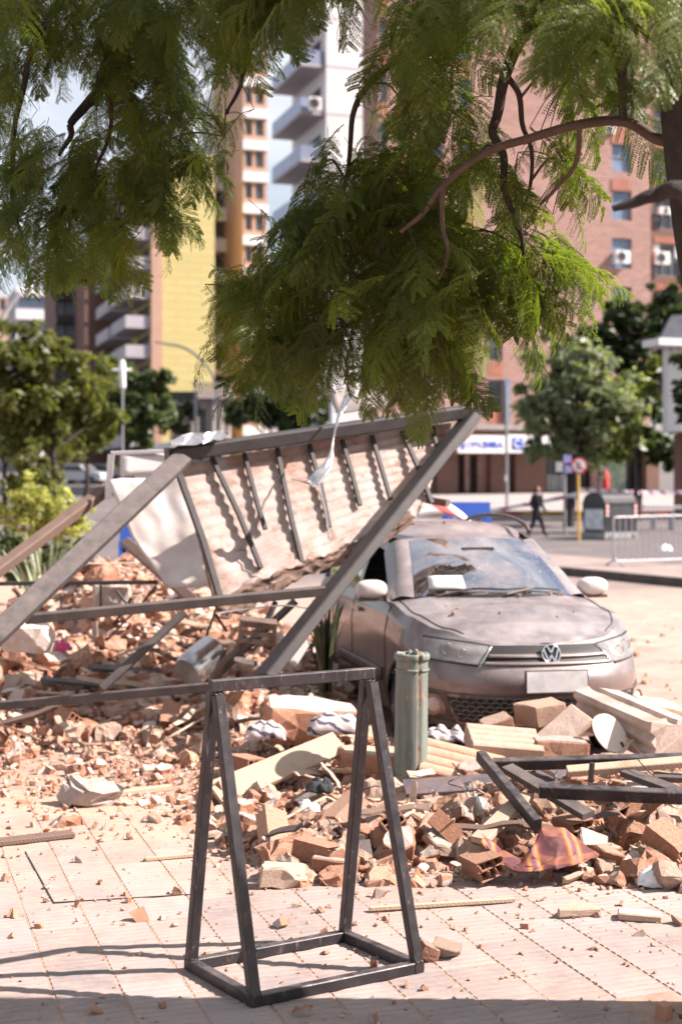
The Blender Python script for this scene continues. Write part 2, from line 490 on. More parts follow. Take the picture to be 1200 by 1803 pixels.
def chunk_mesh(name, seed, dims, cuts, mats, rough=0.075, sub=2, bev=0.03):
    r = random.Random(seed)
    bm = bmesh.new()
    bmesh.ops.create_cube(bm, size=1.0)
    for v in bm.verts: v.co = Vector((v.co.x * dims[0], v.co.y * dims[1], v.co.z * dims[2]))
    bm.faces.ensure_lookup_table()
    for f in bm.faces: f.material_index = 0
    top = max(bm.faces, key=lambda f: f.calc_center_median().z); top.material_index = 1
    for _ in range(cuts):
        n = Vector((r.gauss(0, 1), r.gauss(0, 1), r.gauss(0, 0.5))).normalized()
        sup = max(v.co.dot(n) for v in bm.verts)
        p = n * sup * r.uniform(0.42, 0.86)
        g = bm.verts[:] + bm.edges[:] + bm.faces[:]
        res = bmesh.ops.bisect_plane(bm, geom=g, plane_co=p, plane_no=n, clear_outer=True)
        ed = [e for e in res['geom_cut'] if isinstance(e, bmesh.types.BMEdge)]
        if len(ed) > 2:
            nf = bmesh.ops.edgenet_fill(bm, edges=ed)['faces']
            for f in nf: f.material_index = 0
    bmesh.ops.dissolve_limit(bm, angle_limit=0.03, verts=bm.verts[:], edges=bm.edges[:])
    if bev:
        bmesh.ops.bevel(bm, geom=[e for e in bm.edges if e.calc_face_angle(0) > 0.3], offset=bev * max(dims), segments=1, affect='EDGES', profile=0.6)
        bmesh.ops.triangulate(bm, faces=[f for f in bm.faces if len(f.verts) > 4])
    for _ in range(sub):
        long = [e for e in bm.edges if e.calc_length() > 0.30 * max(dims)]
        if long: bmesh.ops.subdivide_edges(bm, edges=long, cuts=1)
        bmesh.ops.triangulate(bm, faces=[f for f in bm.faces if len(f.verts) > 3])
    for v in bm.verts:
        v.co += Vector((noise.noise(v.co * 14 + Vector((seed, 0, 0))), noise.noise(v.co * 14 + Vector((0, seed, 0))), noise.noise(v.co * 14 + Vector((0, 0, seed))))) * rough * max(dims) + Vector((noise.noise(v.co * 5 + Vector((seed, 3, 0))), noise.noise(v.co * 5 + Vector((3, seed, 0))), noise.noise(v.co * 5 + Vector((0, 3, seed))))) * rough * 0.8
    bmesh.ops.recalc_face_normals(bm, faces=bm.faces[:])
    me = bpy.data.meshes.new(name)
    bm.to_mesh(me); bm.free()
    for m_ in mats: me.materials.append(m_)
    return me

BR = [M['brick'], M['plaster']]
kinds_ = []
for i in range(16): kinds_.append(('brick', chunk_mesh('brick_chunk', i + 1, (1.0, RND.uniform(0.55, 0.9), RND.uniform(0.4, 0.62)), RND.choice((4, 5, 6, 7)), BR if i % 2 else [M['brick'], M['brick']])))
for i in range(6): kinds_.append(('slab', chunk_mesh('tile_shard', i + 40, (1.0, RND.uniform(0.5, 0.9), RND.uniform(0.13, 0.22)), RND.choice((4, 5, 6)), [M['mortar'], M['plaster']], 0.03)))
for i in range(5): kinds_.append(('mortar', chunk_mesh('mortar_lump', i + 60, (1.0, 0.8, 0.65), 5, [M['mortar'], M['mortar']], 0.09)))
for i in range(4): kinds_.append(('round', chunk_mesh('worn_brick', i + 80, (1.0, 0.62, 0.5), 7, [M['brick'], M['mortar']], 0.05)))

LOW = [chunk_mesh('crumb', 200 + i, (1.0, RND.uniform(0.55, 0.9), RND.uniform(0.35, 0.65)), 4, BR if i % 2 else [M['mortar'], M['mortar']], 0.05, 0, 0) for i in range(10)]
LBL = {
 'near': {'brick': 'chunk of broken clay brick in the heap at the foot of the green pole', 'slab': 'flat shard of plastered tile in the heap at the foot of the green pole',
          'mortar': 'pale lump of mortar in the heap at the foot of the green pole', 'round': 'rounded worn brick in the heap at the foot of the green pole'},
 'left': {'brick': 'chunk of broken brick strewn beneath the fallen canopy beams', 'slab': 'flat tile shard strewn beneath the fallen canopy beams',
          'mortar': 'mortar lump strewn beneath the fallen canopy beams', 'round': 'rounded worn brick strewn beneath the fallen canopy beams'},
 'floor': {'brick': 'small brick fragment lying loose on the tiled pavement', 'slab': 'small flat shard lying loose on the tiled pavement',
           'mortar': 'small mortar crumb lying loose on the tiled pavement', 'round': 'small rounded brick piece lying loose on the tiled pavement'}}
NM = {'brick': 'brick_chunk', 'slab': 'tile_shard', 'mortar': 'mortar_lump', 'round': 'worn_brick'}

def where(zone, kd, loc, s):
    x, y, z = loc
    px, py = CX + x / y * F, HY + (H - z) / y * F
    what = {'brick': 'broken brick', 'slab': 'flat tile shard', 'mortar': 'pale mortar lump', 'round': 'rounded worn brick'}[kd]
    big = s > (0.12 if zone == 'near' else 0.17)
    what = ('big ' if big else 'small ') + what
    if zone == 'floor':
        return what + (' lying loose on the tiles inside the base of the stand' if 335 < px < 735 and py > 1600 else ' lying loose on the tiles left of the stand' if px < 335 else ' lying loose on the tiles right of the stand' if px > 735 else ' lying loose on the tiles between stand and heap')
    if zone == 'near':
        if px < 370: p = ' on the dusty ground left of the stand'
        elif px < 640: p = ' in the heap seen between the legs of the stand' if py > 1380 else ' around the wide plank behind the stand'
        elif px < 770: p = ' at the foot of the green pole'
        elif py < 1345: p = ' among the masonry under the car bumper'
        elif py < 1450: p = ' among the dark steel bars' if px > 850 else ' just right of the green pole'
        elif px < 850: p = ' left of the plaid cloth'
        elif px < 1060: p = ' around the plaid cloth'
        else: p = ' at the right end of the heap'
        return what + p
    if py > 1235: return what + ' in front of the long ground tube'
    if py > 1085: return what + (' between ground tube and cross rail, left of the brace' if px < 240 else ' between ground tube and cross rail, right of the brace')
    return what + ' in the heap behind the cross rail'

def scatter():
    r = random.Random(23)
    items = []   # (score, zone, kind index, loc, rot, size)
    def put(x, y, size, zone, lift, k=None):
        k = r.randrange(len(kinds_)) if k is None else k
        if kinds_[k][0] == 'slab': rot = (r.gauss(0, 0.35), r.gauss(0, 0.35), r.uniform(0, 6.28))
        else: rot = (r.uniform(-0.7, 0.7) + r.choice((0, 0, 1.57)), r.gauss(0, 0.4), r.uniform(0, 6.28))
        z = heap(x, y)
        items.append((size / y, zone, k, (x, y, z + lift), rot, size))
    def inpav(x, y):
        return True
    # near heap
    n = 0
    while n < 2700:
        x = r.uniform(-0.75, 2.6); y = r.uniform(5.95, 9.0)
        edge = 6.15 + 0.16 * noise.noise((x * 2.2, 0, 4)) - 0.15 * smooth(0.8, 1.6, x) + 0.9 * smooth(-0.15, -0.75, x)
        if y < edge: continue
        if y > 8.75 and 0.2 < x: continue
        dens = 0.35 + 0.65 * smooth(0.0, 0.08, heap(x, y))
        if x < -0.25 and y > 7.0: dens *= 0.75
        if r.random() > dens: continue
        s = min(0.20, max(0.03, r.lognormvariate(-2.45, 0.48))) * (0.62 if y > 7.7 else 1)
        put(x, y, s, 'near', s * r.uniform(0.02, 0.28)); n += 1
    n = 0
    while n < 3600:                                     # behind, under the canopy
        x = r.uniform(-5.6, 0.35); y = r.uniform(8.6, 16)
        if abs(x / y) > 0.27 and x < 0: continue
        hh = heap(x, y)
        if r.random() > 0.12 + 0.9 * smooth(0.0, 0.2, hh): continue
        if x > 0.12 and y > 9.0: continue
        s = min(0.28, max(0.045, r.lognormvariate(-2.45, 0.5)))
        put(x, y, s, 'left', s * r.uniform(0.0, 0.3)); n += 1
    n = 0
    while n < 700:                                      # dusty strip at the left
        x = r.uniform(-3.0, 0.1); y = r.uniform(7.2, 10.5)
        if abs(x / y) > 0.26: continue
        if r.random() > 0.25 + 0.75 * smooth(-1.5, -0.2, x + 0.25 * (y - 8)): continue
        s = min(0.16, max(0.02, r.lognormvariate(-3.2, 0.55)))
        put(x, y, s, 'left' if y > 8.6 else 'near', s * 0.15); n += 1
    n = 0
    while n < 1500:                                      # crumbs on the tiles
        px, py = r.uniform(-20, 1220), r.uniform(1420, 1810)
        if r.random() > 0.16 + 0.8 * smooth(1720, 1520, py) * (0.35 + 0.65 * smooth(250, 600, px)): continue
        p = G(px, py)
        s = max(0.004, min(0.07, r.lognormvariate(-4.75, 0.75)))
        items.append((s / p.y * 0.6, 'floor', r.randrange(len(kinds_)), (p.x, p.y, s * 0.18), (r.uniform(0, 3), r.uniform(0, 3), r.uniform(0, 6)), s)); n += 1
    n = 0
    while n < 1900:                                     # crushed brick over the dusty ground at the left
        x = r.uniform(-2.6, 0.0); y = r.uniform(6.9, 11.0)
        if abs(x / y) > 0.25: continue
        if r.random() > 0.15 + 0.85 * smooth(6.9, 8.2, y + 0.8 * noise.noise((x * 1.5, y * 1.5, 2))): continue
        s = max(0.006, min(0.05, r.lognormvariate(-4.0, 0.55)))
        items.append((0.0, 'road', r.randrange(len(kinds_)), (x, y, max(heap(x, y), 0.0) + s * 0.2), (r.uniform(0, 3), r.uniform(0, 3), r.uniform(0, 6)), s)); n += 1
    n = 0
    while n < 5200:                                     # fine crumbs in and around the near heap
        x = r.uniform(-1.4, 2.3); y = r.uniform(5.85, 8.9)
        if y < 6.0 + 0.25 * noise.noise((x * 2.2, 0, 4)) + 0.8 * smooth(-0.3, -1.2, x): continue
        s = max(0.006, min(0.035, r.lognormvariate(-4.2, 0.5)))
        items.append((0.0, 'road', r.randrange(len(kinds_)), (x, y, heap(x, y) + s * 0.2 + (0.05 * r.random() if heap(x, y) > 0.05 else 0)), (r.uniform(0, 3), r.uniform(0, 3), r.uniform(0, 6)), s)); n += 1
    n = 0
    while n < 260:                                      # crumbs on the roadway beyond the heap
        x = r.uniform(1.0, 5.5); y = r.uniform(9.2, 20)
        s = max(0.012, min(0.09, r.lognormvariate(-3.6, 0.6)))
        if abs(x / y) < 0.26: items.append((s / y * 0.1, 'road', r.randrange(len(kinds_)), (x, y, ROAD + s * 0.2), (r.uniform(0, 3), r.uniform(0, 3), r.uniform(0, 6)), s))
        n += 1
    items.sort(key=lambda q: -q[0])
    # only what the camera can see may be an individual
    def seen(q):
        x, y, z = q[3]
        px, py = CX + x / y * F, HY + (H - z) / y * F
        return -10 < px < 1210 and py < 1800 and q[1] != 'road'
    single, rest, cnt = [], [], {}
    for q in items:
        kd = kinds_[q[2]][0]
        lim = {'brick': 230, 'slab': 100, 'mortar': 90, 'round': 70}[kd]
        zl = (kd, q[1])
        if seen(q) and cnt.get(kd, 0) < lim and not (q[1] == 'left' and cnt.get(zl, 0) > lim * 0.45):
            cnt[kd] = cnt.get(kd, 0) + 1; cnt[zl] = cnt.get(zl, 0) + 1; single.append(q)
        else: rest.append(q)
    for _, zone, k, loc, rot, s in single:
        kd, me = kinds_[k]
        o = obj(NM[kd], me)
        o.location, o.rotation_euler, o.scale = loc, rot, (s, s, s)
        tag(o, where(zone, kd, loc, s), {'brick': 'brick', 'slab': 'shard', 'mortar': 'mortar', 'round': 'brick'}[kd], {'near': 'rubble in the heap by the pole', 'left': 'rubble under the fallen canopy', 'floor': 'loose crumbs on the pavement'}[zone])
    # the rest as one mass
    cache = {}
    Vv, Ff, Mm, off = [], [], [], 0
    cols = []
    for _, zone, k, loc, rot, s in rest:
        if s < 0.075: k = -1 - (k % 10)
        if k not in cache:
            me = kinds_[k][1] if k >= 0 else LOW[-1 - k]
            co = np.empty(len(me.vertices) * 3); me.vertices.foreach_get('co', co)
            base = {'brick': 0, 'slab': 1, 'mortar': 2, 'round': 0}[kinds_[k][0]] if k >= 0 else 0
            cache[k] = (co.reshape(-1, 3), [tuple(p.vertices) for p in me.polygons], [(0 if p.material_index == 0 else 1) if base == 0 else 2 for p in me.polygons])
        co, fs, mi = cache[k]
        R_ = np.array(Euler(rot).to_matrix())
        Vv.append(co @ R_.T * s + np.array(loc)); Ff += [tuple(i + off for i in f) for f in fs]; Mm += mi; off += len(co)
        cols += [r.random()] * len(co)
    me = bpy.data.meshes.new('rubble_mass')
    me.from_pydata(np.concatenate(Vv).tolist(), [], Ff)
    at = me.attributes.new('tone', 'FLOAT', 'POINT'); at.data.foreach_set('value', cols)
    for nm in ('brick', 'plaster', 'mortar'):
        mm = M[nm].copy()
        for nd in list(mm.node_tree.nodes):            # per-piece tone instead of per-object
            if nd.type == 'OBJECT_INFO':
                a = mm.node_tree.nodes.new('ShaderNodeAttribute'); a.attribute_name = 'tone'
                for l in list(nd.outputs['Random'].links): mm.node_tree.links.new(a.outputs['Fac'], l.to_socket)
        me.materials.append(mm)
    me.polygons.foreach_set('material_index', Mm)
    tag(obj('rubble', me), 'mass of small brick rubble filling the heaps', 'rubble', kind='stuff')
scatter()

# ------------------------------------------------------------------ black A-shaped steel stand in the foreground
def aframe():
    p1, p2, p3, p4 = G(447, 1772), G(337, 1708), G(733, 1712), G(607, 1657)
    t = 0.038
    root = empty('sign_stand', ((p1 + p4) / 2), 'empty black steel sign stand with A-shaped ends on the tiled pavement', 'stand')
    for p in (p1, p2, p3, p4): p.z = t / 2 + 0.002
    a = (p1 + p2) / 2 + Vector((-0.02, 0, 0.998)); b = (p3 + p4) / 2 + Vector((-0.04, 0, 0.998))
    bars = [('base_bar', p1, p2, 0), ('base_bar', p3, p4, 0), ('base_bar', p1, p3, 1), ('base_bar', p2, p4, 1)]
    side = (p2 - p1).normalized()
    for nm, p, q, k in bars:
        e = (q - p).normalized() * (t / 2 if k == 0 else -t / 2 - 0.0005)
        MB().beam(p - e, q + e, t, t, bev=0.08).build(nm, M['frame'], root)
    for ap, ps, w in ((a, (p1, p2), 0), (b, (p3, p4), 1)):
        for s, p in zip((1, -1), ps):
            top = ap - Vector((0, 0, 0.02)) - side * s * 0.017
            up = (b - a).normalized()
            MB().beam(p + Vector((0, 0, t * 0.45)), top, t * 0.93, t, up, bev=0.08).build('leg', M['frame'], root)
    r = random.Random(6)
    for c_, ax_ in [(p1, V), (p2, V), (p3, V), (p4, V), (a, U), (b, U)]:
        wb = MB()
        for k in range(9):
            th = 2 * math.pi * k / 9
            p = c_ + Vector((math.cos(th) * t * 0.50, math.sin(th) * t * 0.50, (t * 0.52 if c_.z < 0.5 else -t * 0.4) + r.gauss(0, 0.002)))
            wb.tube([p + Vector((-0.004, 0, 0)), p, p + Vector((0.005, 0.002, 0.001))], [0.002, r.uniform(0.0035, 0.006), 0.002], 6)
        wb.build('weld', M['greysteel'], root)
    e = (b - a).normalized() * (t * 0.52)
    MB().beam(a - e + Vector((0, 0, 0.012)), b + e + Vector((0, 0, 0.012)), t, t * 1.05, bev=0.08).build('top_bar', M['frame'], root)
aframe()

# ------------------------------------------------------------------ broken green pole
def pole():
    m = NT('weathered pale green paint')
    mp = m.n('Mapping'); mp.inputs['Scale'].default_value = (30, 30, 2.2); m.l(m.tc('Object'), mp.inputs[0])
    c = m.ramp(m.noise(1.0, 8, 0.7, vec=mp.outputs[0]), (0.3, (0.095, 0.115, 0.10)), (0.65, (0.19, 0.215, 0.185)))
    c = m.mix(m.ramp(m.noise(13, 8, 0.75), (0.55, 0.0), (0.64, 0.9)), c, (0.30, 0.21, 0.155))
    m.bump(m.noise(40, 6, 0.7), 0.4, 0.005); m.set(c, 0.65)
    rust = surf('raw rusted break', (0.10, 0.05, 0.03), (0.30, 0.19, 0.13), 25, 0.9, 0.5, 90)
    base = P(722, 1395, 7.75); base.z = -0.01
    top = P(725, 1150, 7.75)
    root = empty('broken_pole', base, 'broken pale green pole stump with a split side beside the car', 'pole')
    mb = MB()
    n, nz = 56, 30
    vs_, fs, mi = [], [], []
    for j in range(nz + 1):
        v = j / nz
        for i in range(n):
            th = 2 * math.pi * i / n
            r = 0.094 - 0.008 * v + 0.002 * noise.noise((math.cos(th) * 2, math.sin(th) * 2, v * 6))
            cr = -math.pi / 2 + 0.45 + 0.10 * noise.noise((v * 5, 1, 1))
            dth = abs((th - cr + math.pi) % (2 * math.pi) - math.pi)
            wc = 0.045 + 0.04 * max(0, v - 0.35) + 0.03 * noise.noise((v * 14, 3, 3))
            if dth < wc: r -= 0.009
            z = v * (top.z - base.z)
            if j == nz: z += 0.028 * noise.noise((math.cos(th) * 5, math.sin(th) * 5, 9)) + 0.004 * math.sin(5 * th)
            vs_.append(base + (top - base) * v * Vector((1, 1, 0)) + Vector((r * math.cos(th), r * math.sin(th), z)))
    for j in range(nz):
        for i in range(n):
            q = (j * n + i, j * n + (i + 1) % n, (j + 1) * n + (i + 1) % n, (j + 1) * n + i)
            th = 2 * math.pi * (i + 0.5) / n; v = (j + 0.5) / nz
            cr = -math.pi / 2 + 0.45 + 0.10 * noise.noise((v * 5, 1, 1))
            dth = abs((th - cr + math.pi) % (2 * math.pi) - math.pi)
            mb.add([], []); fs.append(q); mi.append(1 if dth < 0.05 + 0.04 * max(0, v - 0.35) + 0.03 * noise.noise((v * 14, 3, 3)) else 0)
    mb.v = [tuple(v) for v in vs_]; mb.f = fs; mb.m = mi; mb.s = [True] * len(fs)
    o = mb.build('shaft', [m.mat, rust], root)
    so = o.modifiers.new('solid', 'SOLIDIFY'); so.thickness = 0.012; so.offset = -1
    for z, r_ in ((0.80, 0.0905), (0.73, 0.0885)):
        c = MB()
        h = 0.035 if z > 0.75 else 0.012
        def ring(a, b):
            th = 2 * math.pi * a * 0.965 - math.pi / 2 + 0.53
            rr = r_ + 0.004 * math.sin(math.pi * b)
            ctr = base + (top - base) * Vector((1, 1, 0)) * (z / (top.z - base.z))
            return ctr + Vector((rr * math.cos(th), rr * math.sin(th), z + h * (b - 0.5)))
        c.grid(ring, 40, 4)
        thicken(c.build('collar', m.mat, root), 0.006)
pole()

# ------------------------------------------------------------------ fallen canopy
def bentbar(a, b, n, wob, seed):
    return [a.lerp(b, i / n) + Vector((noise.noise((i * .9, seed, 0)), noise.noise((i * .9, seed, 5)), noise.noise((i * .9, seed, 9)))) * wob for i in range(n + 1)]

def m_sheet():
    m = NT('dusty corrugated sheet')
    c = m.ramp(m.noise(3, 7, 0.65), (0.3, (0.29, 0.205, 0.175)), (0.6, (0.40, 0.325, 0.295)))
    c = m.mix(m.ramp(m.noise(1.7, 9, 0.72, dist=0.5), (0.47, 0.0), (0.60, 0.8)), c, (0.25, 0.13, 0.085))
    c = m.mix(m.ramp(m.noise(4.5, 9, 0.8, dist=0.4), (0.54, 0.0), (0.62, 0.8)), c, (0.17, 0.08, 0.05))
    c = m.mix(m.ramp(m.noise(1.4, 3), (0.55, 0.0), (0.65, 0.5)), c, (0.52, 0.48, 0.46))
    m.bump(m.noise(30, 6, 0.7), 0.3, 0.01)
    return m.set(c, 0.7)
M['sheet'] = m_sheet()

def canopy():
    A = P(308, 800, 10.0); B = P(842, 722, 11.0)
    root = empty('fallen_canopy', Vector((-0.2, 9.8, 0.6)), 'collapsed dark steel canopy with thin bars over a dusty corrugated sheet', 'canopy')
    d = (B - A).normalized()
    upn = Vector((0.15, -0.62, 0.77))
    MB().beam(A - d * 0.06, B + d * 0.05, 0.12, 0.10, Vector((0, -0.15, 1))).build('top_rail', M['steel'], root)
    TL_, TR_ = A + Vector((0.02, 0.06, -0.06)), P(800, 735, 11.05)
    BL_, BR_ = P(384, 1078, 9.62), P(748, 892, 10.5)
    nrm = (TR_ - TL_).cross(BL_ - TL_).normalized()
    if nrm.y > 0: nrm = -nrm
    r0 = random.Random(8)
    # bars hang from the rail
    bars = [(310, 392, 1075, 0.055), (370, 458, 1002, 0.042), (424, 466, 934, 0.038), (480, 530, 992, 0.042), (536, 578, 930, 0.040), (594, 632, 892, 0.040), (648, 686, 882, 0.040), (704, 758, 888, 0.044), (762, 772, 800, 0.036)]
    for i, (x0, x1, y1, w) in enumerate(bars):
        t = (x0 - 308) / (842 - 308)
        a = A.lerp(B, t); a.z -= 0.045; a.y -= 0.005
        dd = a.y - 0.34 * (y1 - 800) / 200
        q = P(x1, y1, 1.0) - Vector((0, 0, H)); b = Vector((0, 0, H)) + q * ((TL_ - Vector((0, 0, H))).dot(nrm) / q.dot(nrm)) + nrm * 0.018
        a = a - nrm * ((a - TL_).dot(nrm) - 0.018)
        mid = a.lerp(b, 0.5 + 0.2 * r0.random()) + nrm * r0.uniform(0.0, 0.012) + d * r0.gauss(0, 0.012)
        mb = MB().beam(a, mid, w * 0.82, w * 0.7, nrm); mb.beam(mid, b, w * 0.82, w * 0.7, nrm); mb.build('bar', M['barshade'], root)
    # the sheet behind the bars, corrugations running along the rail
    TL_, TR_ = A + Vector((0.02, 0.06, -0.06)), P(800, 735, 11.05)
    BL_, BR_ = P(384, 1078, 9.62), P(748, 892, 10.5)
    def sh(a, b):
        p = TL_.lerp(TR_, a).lerp(BL_.lerp(BR_, a), b)
        w = 0.0045 * math.sin(b * 2 * math.pi * 12)
        sag = 0.02 * math.sin(a * 5) * b + 0.05 * noise.noise((a * 4, b * 2.5, 2)) * b - 0.02 * b + 0.02 * noise.noise((a * 11, b * 6, 5)) * b * b
        if b > 0.9: sag += 0.3 * (b - 0.9)
        return p + nrm * (w + sag - 0.024) + (TL_ - BL_) * (0.06 * noise.noise((a * 9, 1, 7)) + 0.04 * noise.noise((a * 31, 1, 3))) * max(0, b - 0.75) * 4
    s = MB(); s.grid(sh, 60, 130)
    thicken(s.build('corrugated_sheet', M['sheet'], root), 0.004)
    # crumpled fabric/plaster flap at the lower edge; its dark brown paints in shade
    def fl(a, b):
        p = P(375 + 350 * a, 1062 - 158 * a - 5 * math.sin(a * 7), 9.58 + 0.83 * a).lerp(P(392 + 335 * a, 1090 - 160 * a + 6 * math.sin(a * 11), 9.55 + 0.85 * a), b)
        return p + Vector((0.03 * noise.noise((a * 22, b * 4, 5)), -0.015 * math.sin(b * 9 + a * 5) - 0.03 * noise.noise((a * 26, b * 5, 3)), 0.035 * noise.noise((a * 24, b * 5, 1))))
    s = MB(); s.grid(fl, 50, 16)
    thicken(s.build('torn_edge', surf('torn lining with shade colour', (0.07, 0.04, 0.03), (0.22, 0.14, 0.105), 9, 0.85, 0.6, 25), root), 0.004)
    # crushed cap at the left corner
    r = random.Random(4)
    s = MB()
    c0 = P(335, 790, 9.97)
    def cap(a, b):
        n = Vector((noise.noise((a * 3.3, b * 3.1, 4)), noise.noise((a * 3, b * 4, 8)), noise.noise((a * 4, b * 3, 1))))
        return c0 + d * (a - 0.35) * 0.42 + Vector((0, (b - 0.5) * 0.14, 0.03 + 0.05 * math.sin(math.pi * b))) + n * 0.05
    s.grid(cap, 10, 8, sm=False)
    thicken(s.build('crushed_cap', M['galv'], root), 0.003)
    # flat strip along the top of the rail, then the rounded metal awning behind its right end
    s = MB()
    def aw(a, b):
        th = -0.35 + 1.75 * b
        p = P(600 + 190 * a, 730 - 32 * a, 10.62 + 0.36 * a)
        return p + Vector((0.0, 0.22 * math.sin(th) + 0.05, 0.20 * (1 - math.cos(th)) + 0.05 * b)) - d * 0.10 * b
    s.grid(aw, 20, 14)
    thicken(s.build('rounded_awning', M['sheetgrey'], root), 0.004)
    # curled shiny strip
    s = MB()
    pts = catmull([P(618, 690, 10.45), P(597, 735, 10.3), P(588, 770, 10.12), P(582, 805, 10.0), P(566, 832, 9.9), P(545, 852, 9.85), P(528, 846, 9.8)], 8)
    n = len(pts) - 1
    def rib(a, b):
        p = pts[round(a * n)]
        tw = 0.6 + 2.6 * a
        w = 0.13 * (1 - 0.4 * math.sin(math.pi * a))
        return p + Vector((math.cos(tw), 0.5 * math.sin(tw), 0.5 * math.sin(tw) + 0.2)) * (b - 0.5) * w + Vector((0, 0.02 * noise.noise((a * 8, b * 3, 3)), 0.02 * noise.noise((a * 8, b * 3, 7))))
    s.grid(rib, n, 5)
    thicken(s.build('curled_strip', M['galv'], root), 0.002)
    # thin wire from the curl
    MB().tube([P(560, 850, 9.85), P(572, 900, 9.8), P(580, 950, 9.75)], 0.006, 5).build('wire', M['galv'], root)
    # big diagonal legs
    a, b = P(322, 806, 9.93), P(-60, 1168, 8.3)
    MB().beam(a, b, 0.13, 0.07, Vector((0.1, -0.85, 0.5))).build('left_leg', M['greysteel'], root)
    a, b = P(838, 722, 11.02), P(462, 1196, 8.95)
    MB().beam(a, b, 0.075, 0.155, Vector((0.75, 0.2, 0.6))).build('right_leg', M['barshade'], root)
    # bowed flat strip beyond the right leg
    s = MB()
    pts = catmull([P(850, 722, 11.2), P(828, 758, 11.15), P(798, 788, 11.1), P(768, 814, 11.0), P(742, 842, 10.95)], 8)
    n = len(pts) - 1
    s.grid(lambda a, b: pts[round(a * n)] + Vector((-0.10, 0.02, 0.08)) * (b - 0.2), n, 3)
    thicken(s.build('bowed_strip', surf('dusty tan sheet', (0.17, 0.13, 0.115), (0.25, 0.195, 0.175), 5, 0.6, 0.1), root), 0.005)
    # low rail from the left leg to the right leg
    MB().beam(P(45, 1090, 8.85), P(572, 1040, 9.28), 0.05, 0.062, Vector((0, -0.2, 1))).build('cross_rail', M['greysteel'], root)
    MB().beam(P(-40, 1028, 10.4), P(278, 1025, 10.6), 0.03, 0.03).build('thin_rail', M['steel'], root)
    return root
CAN = canopy()

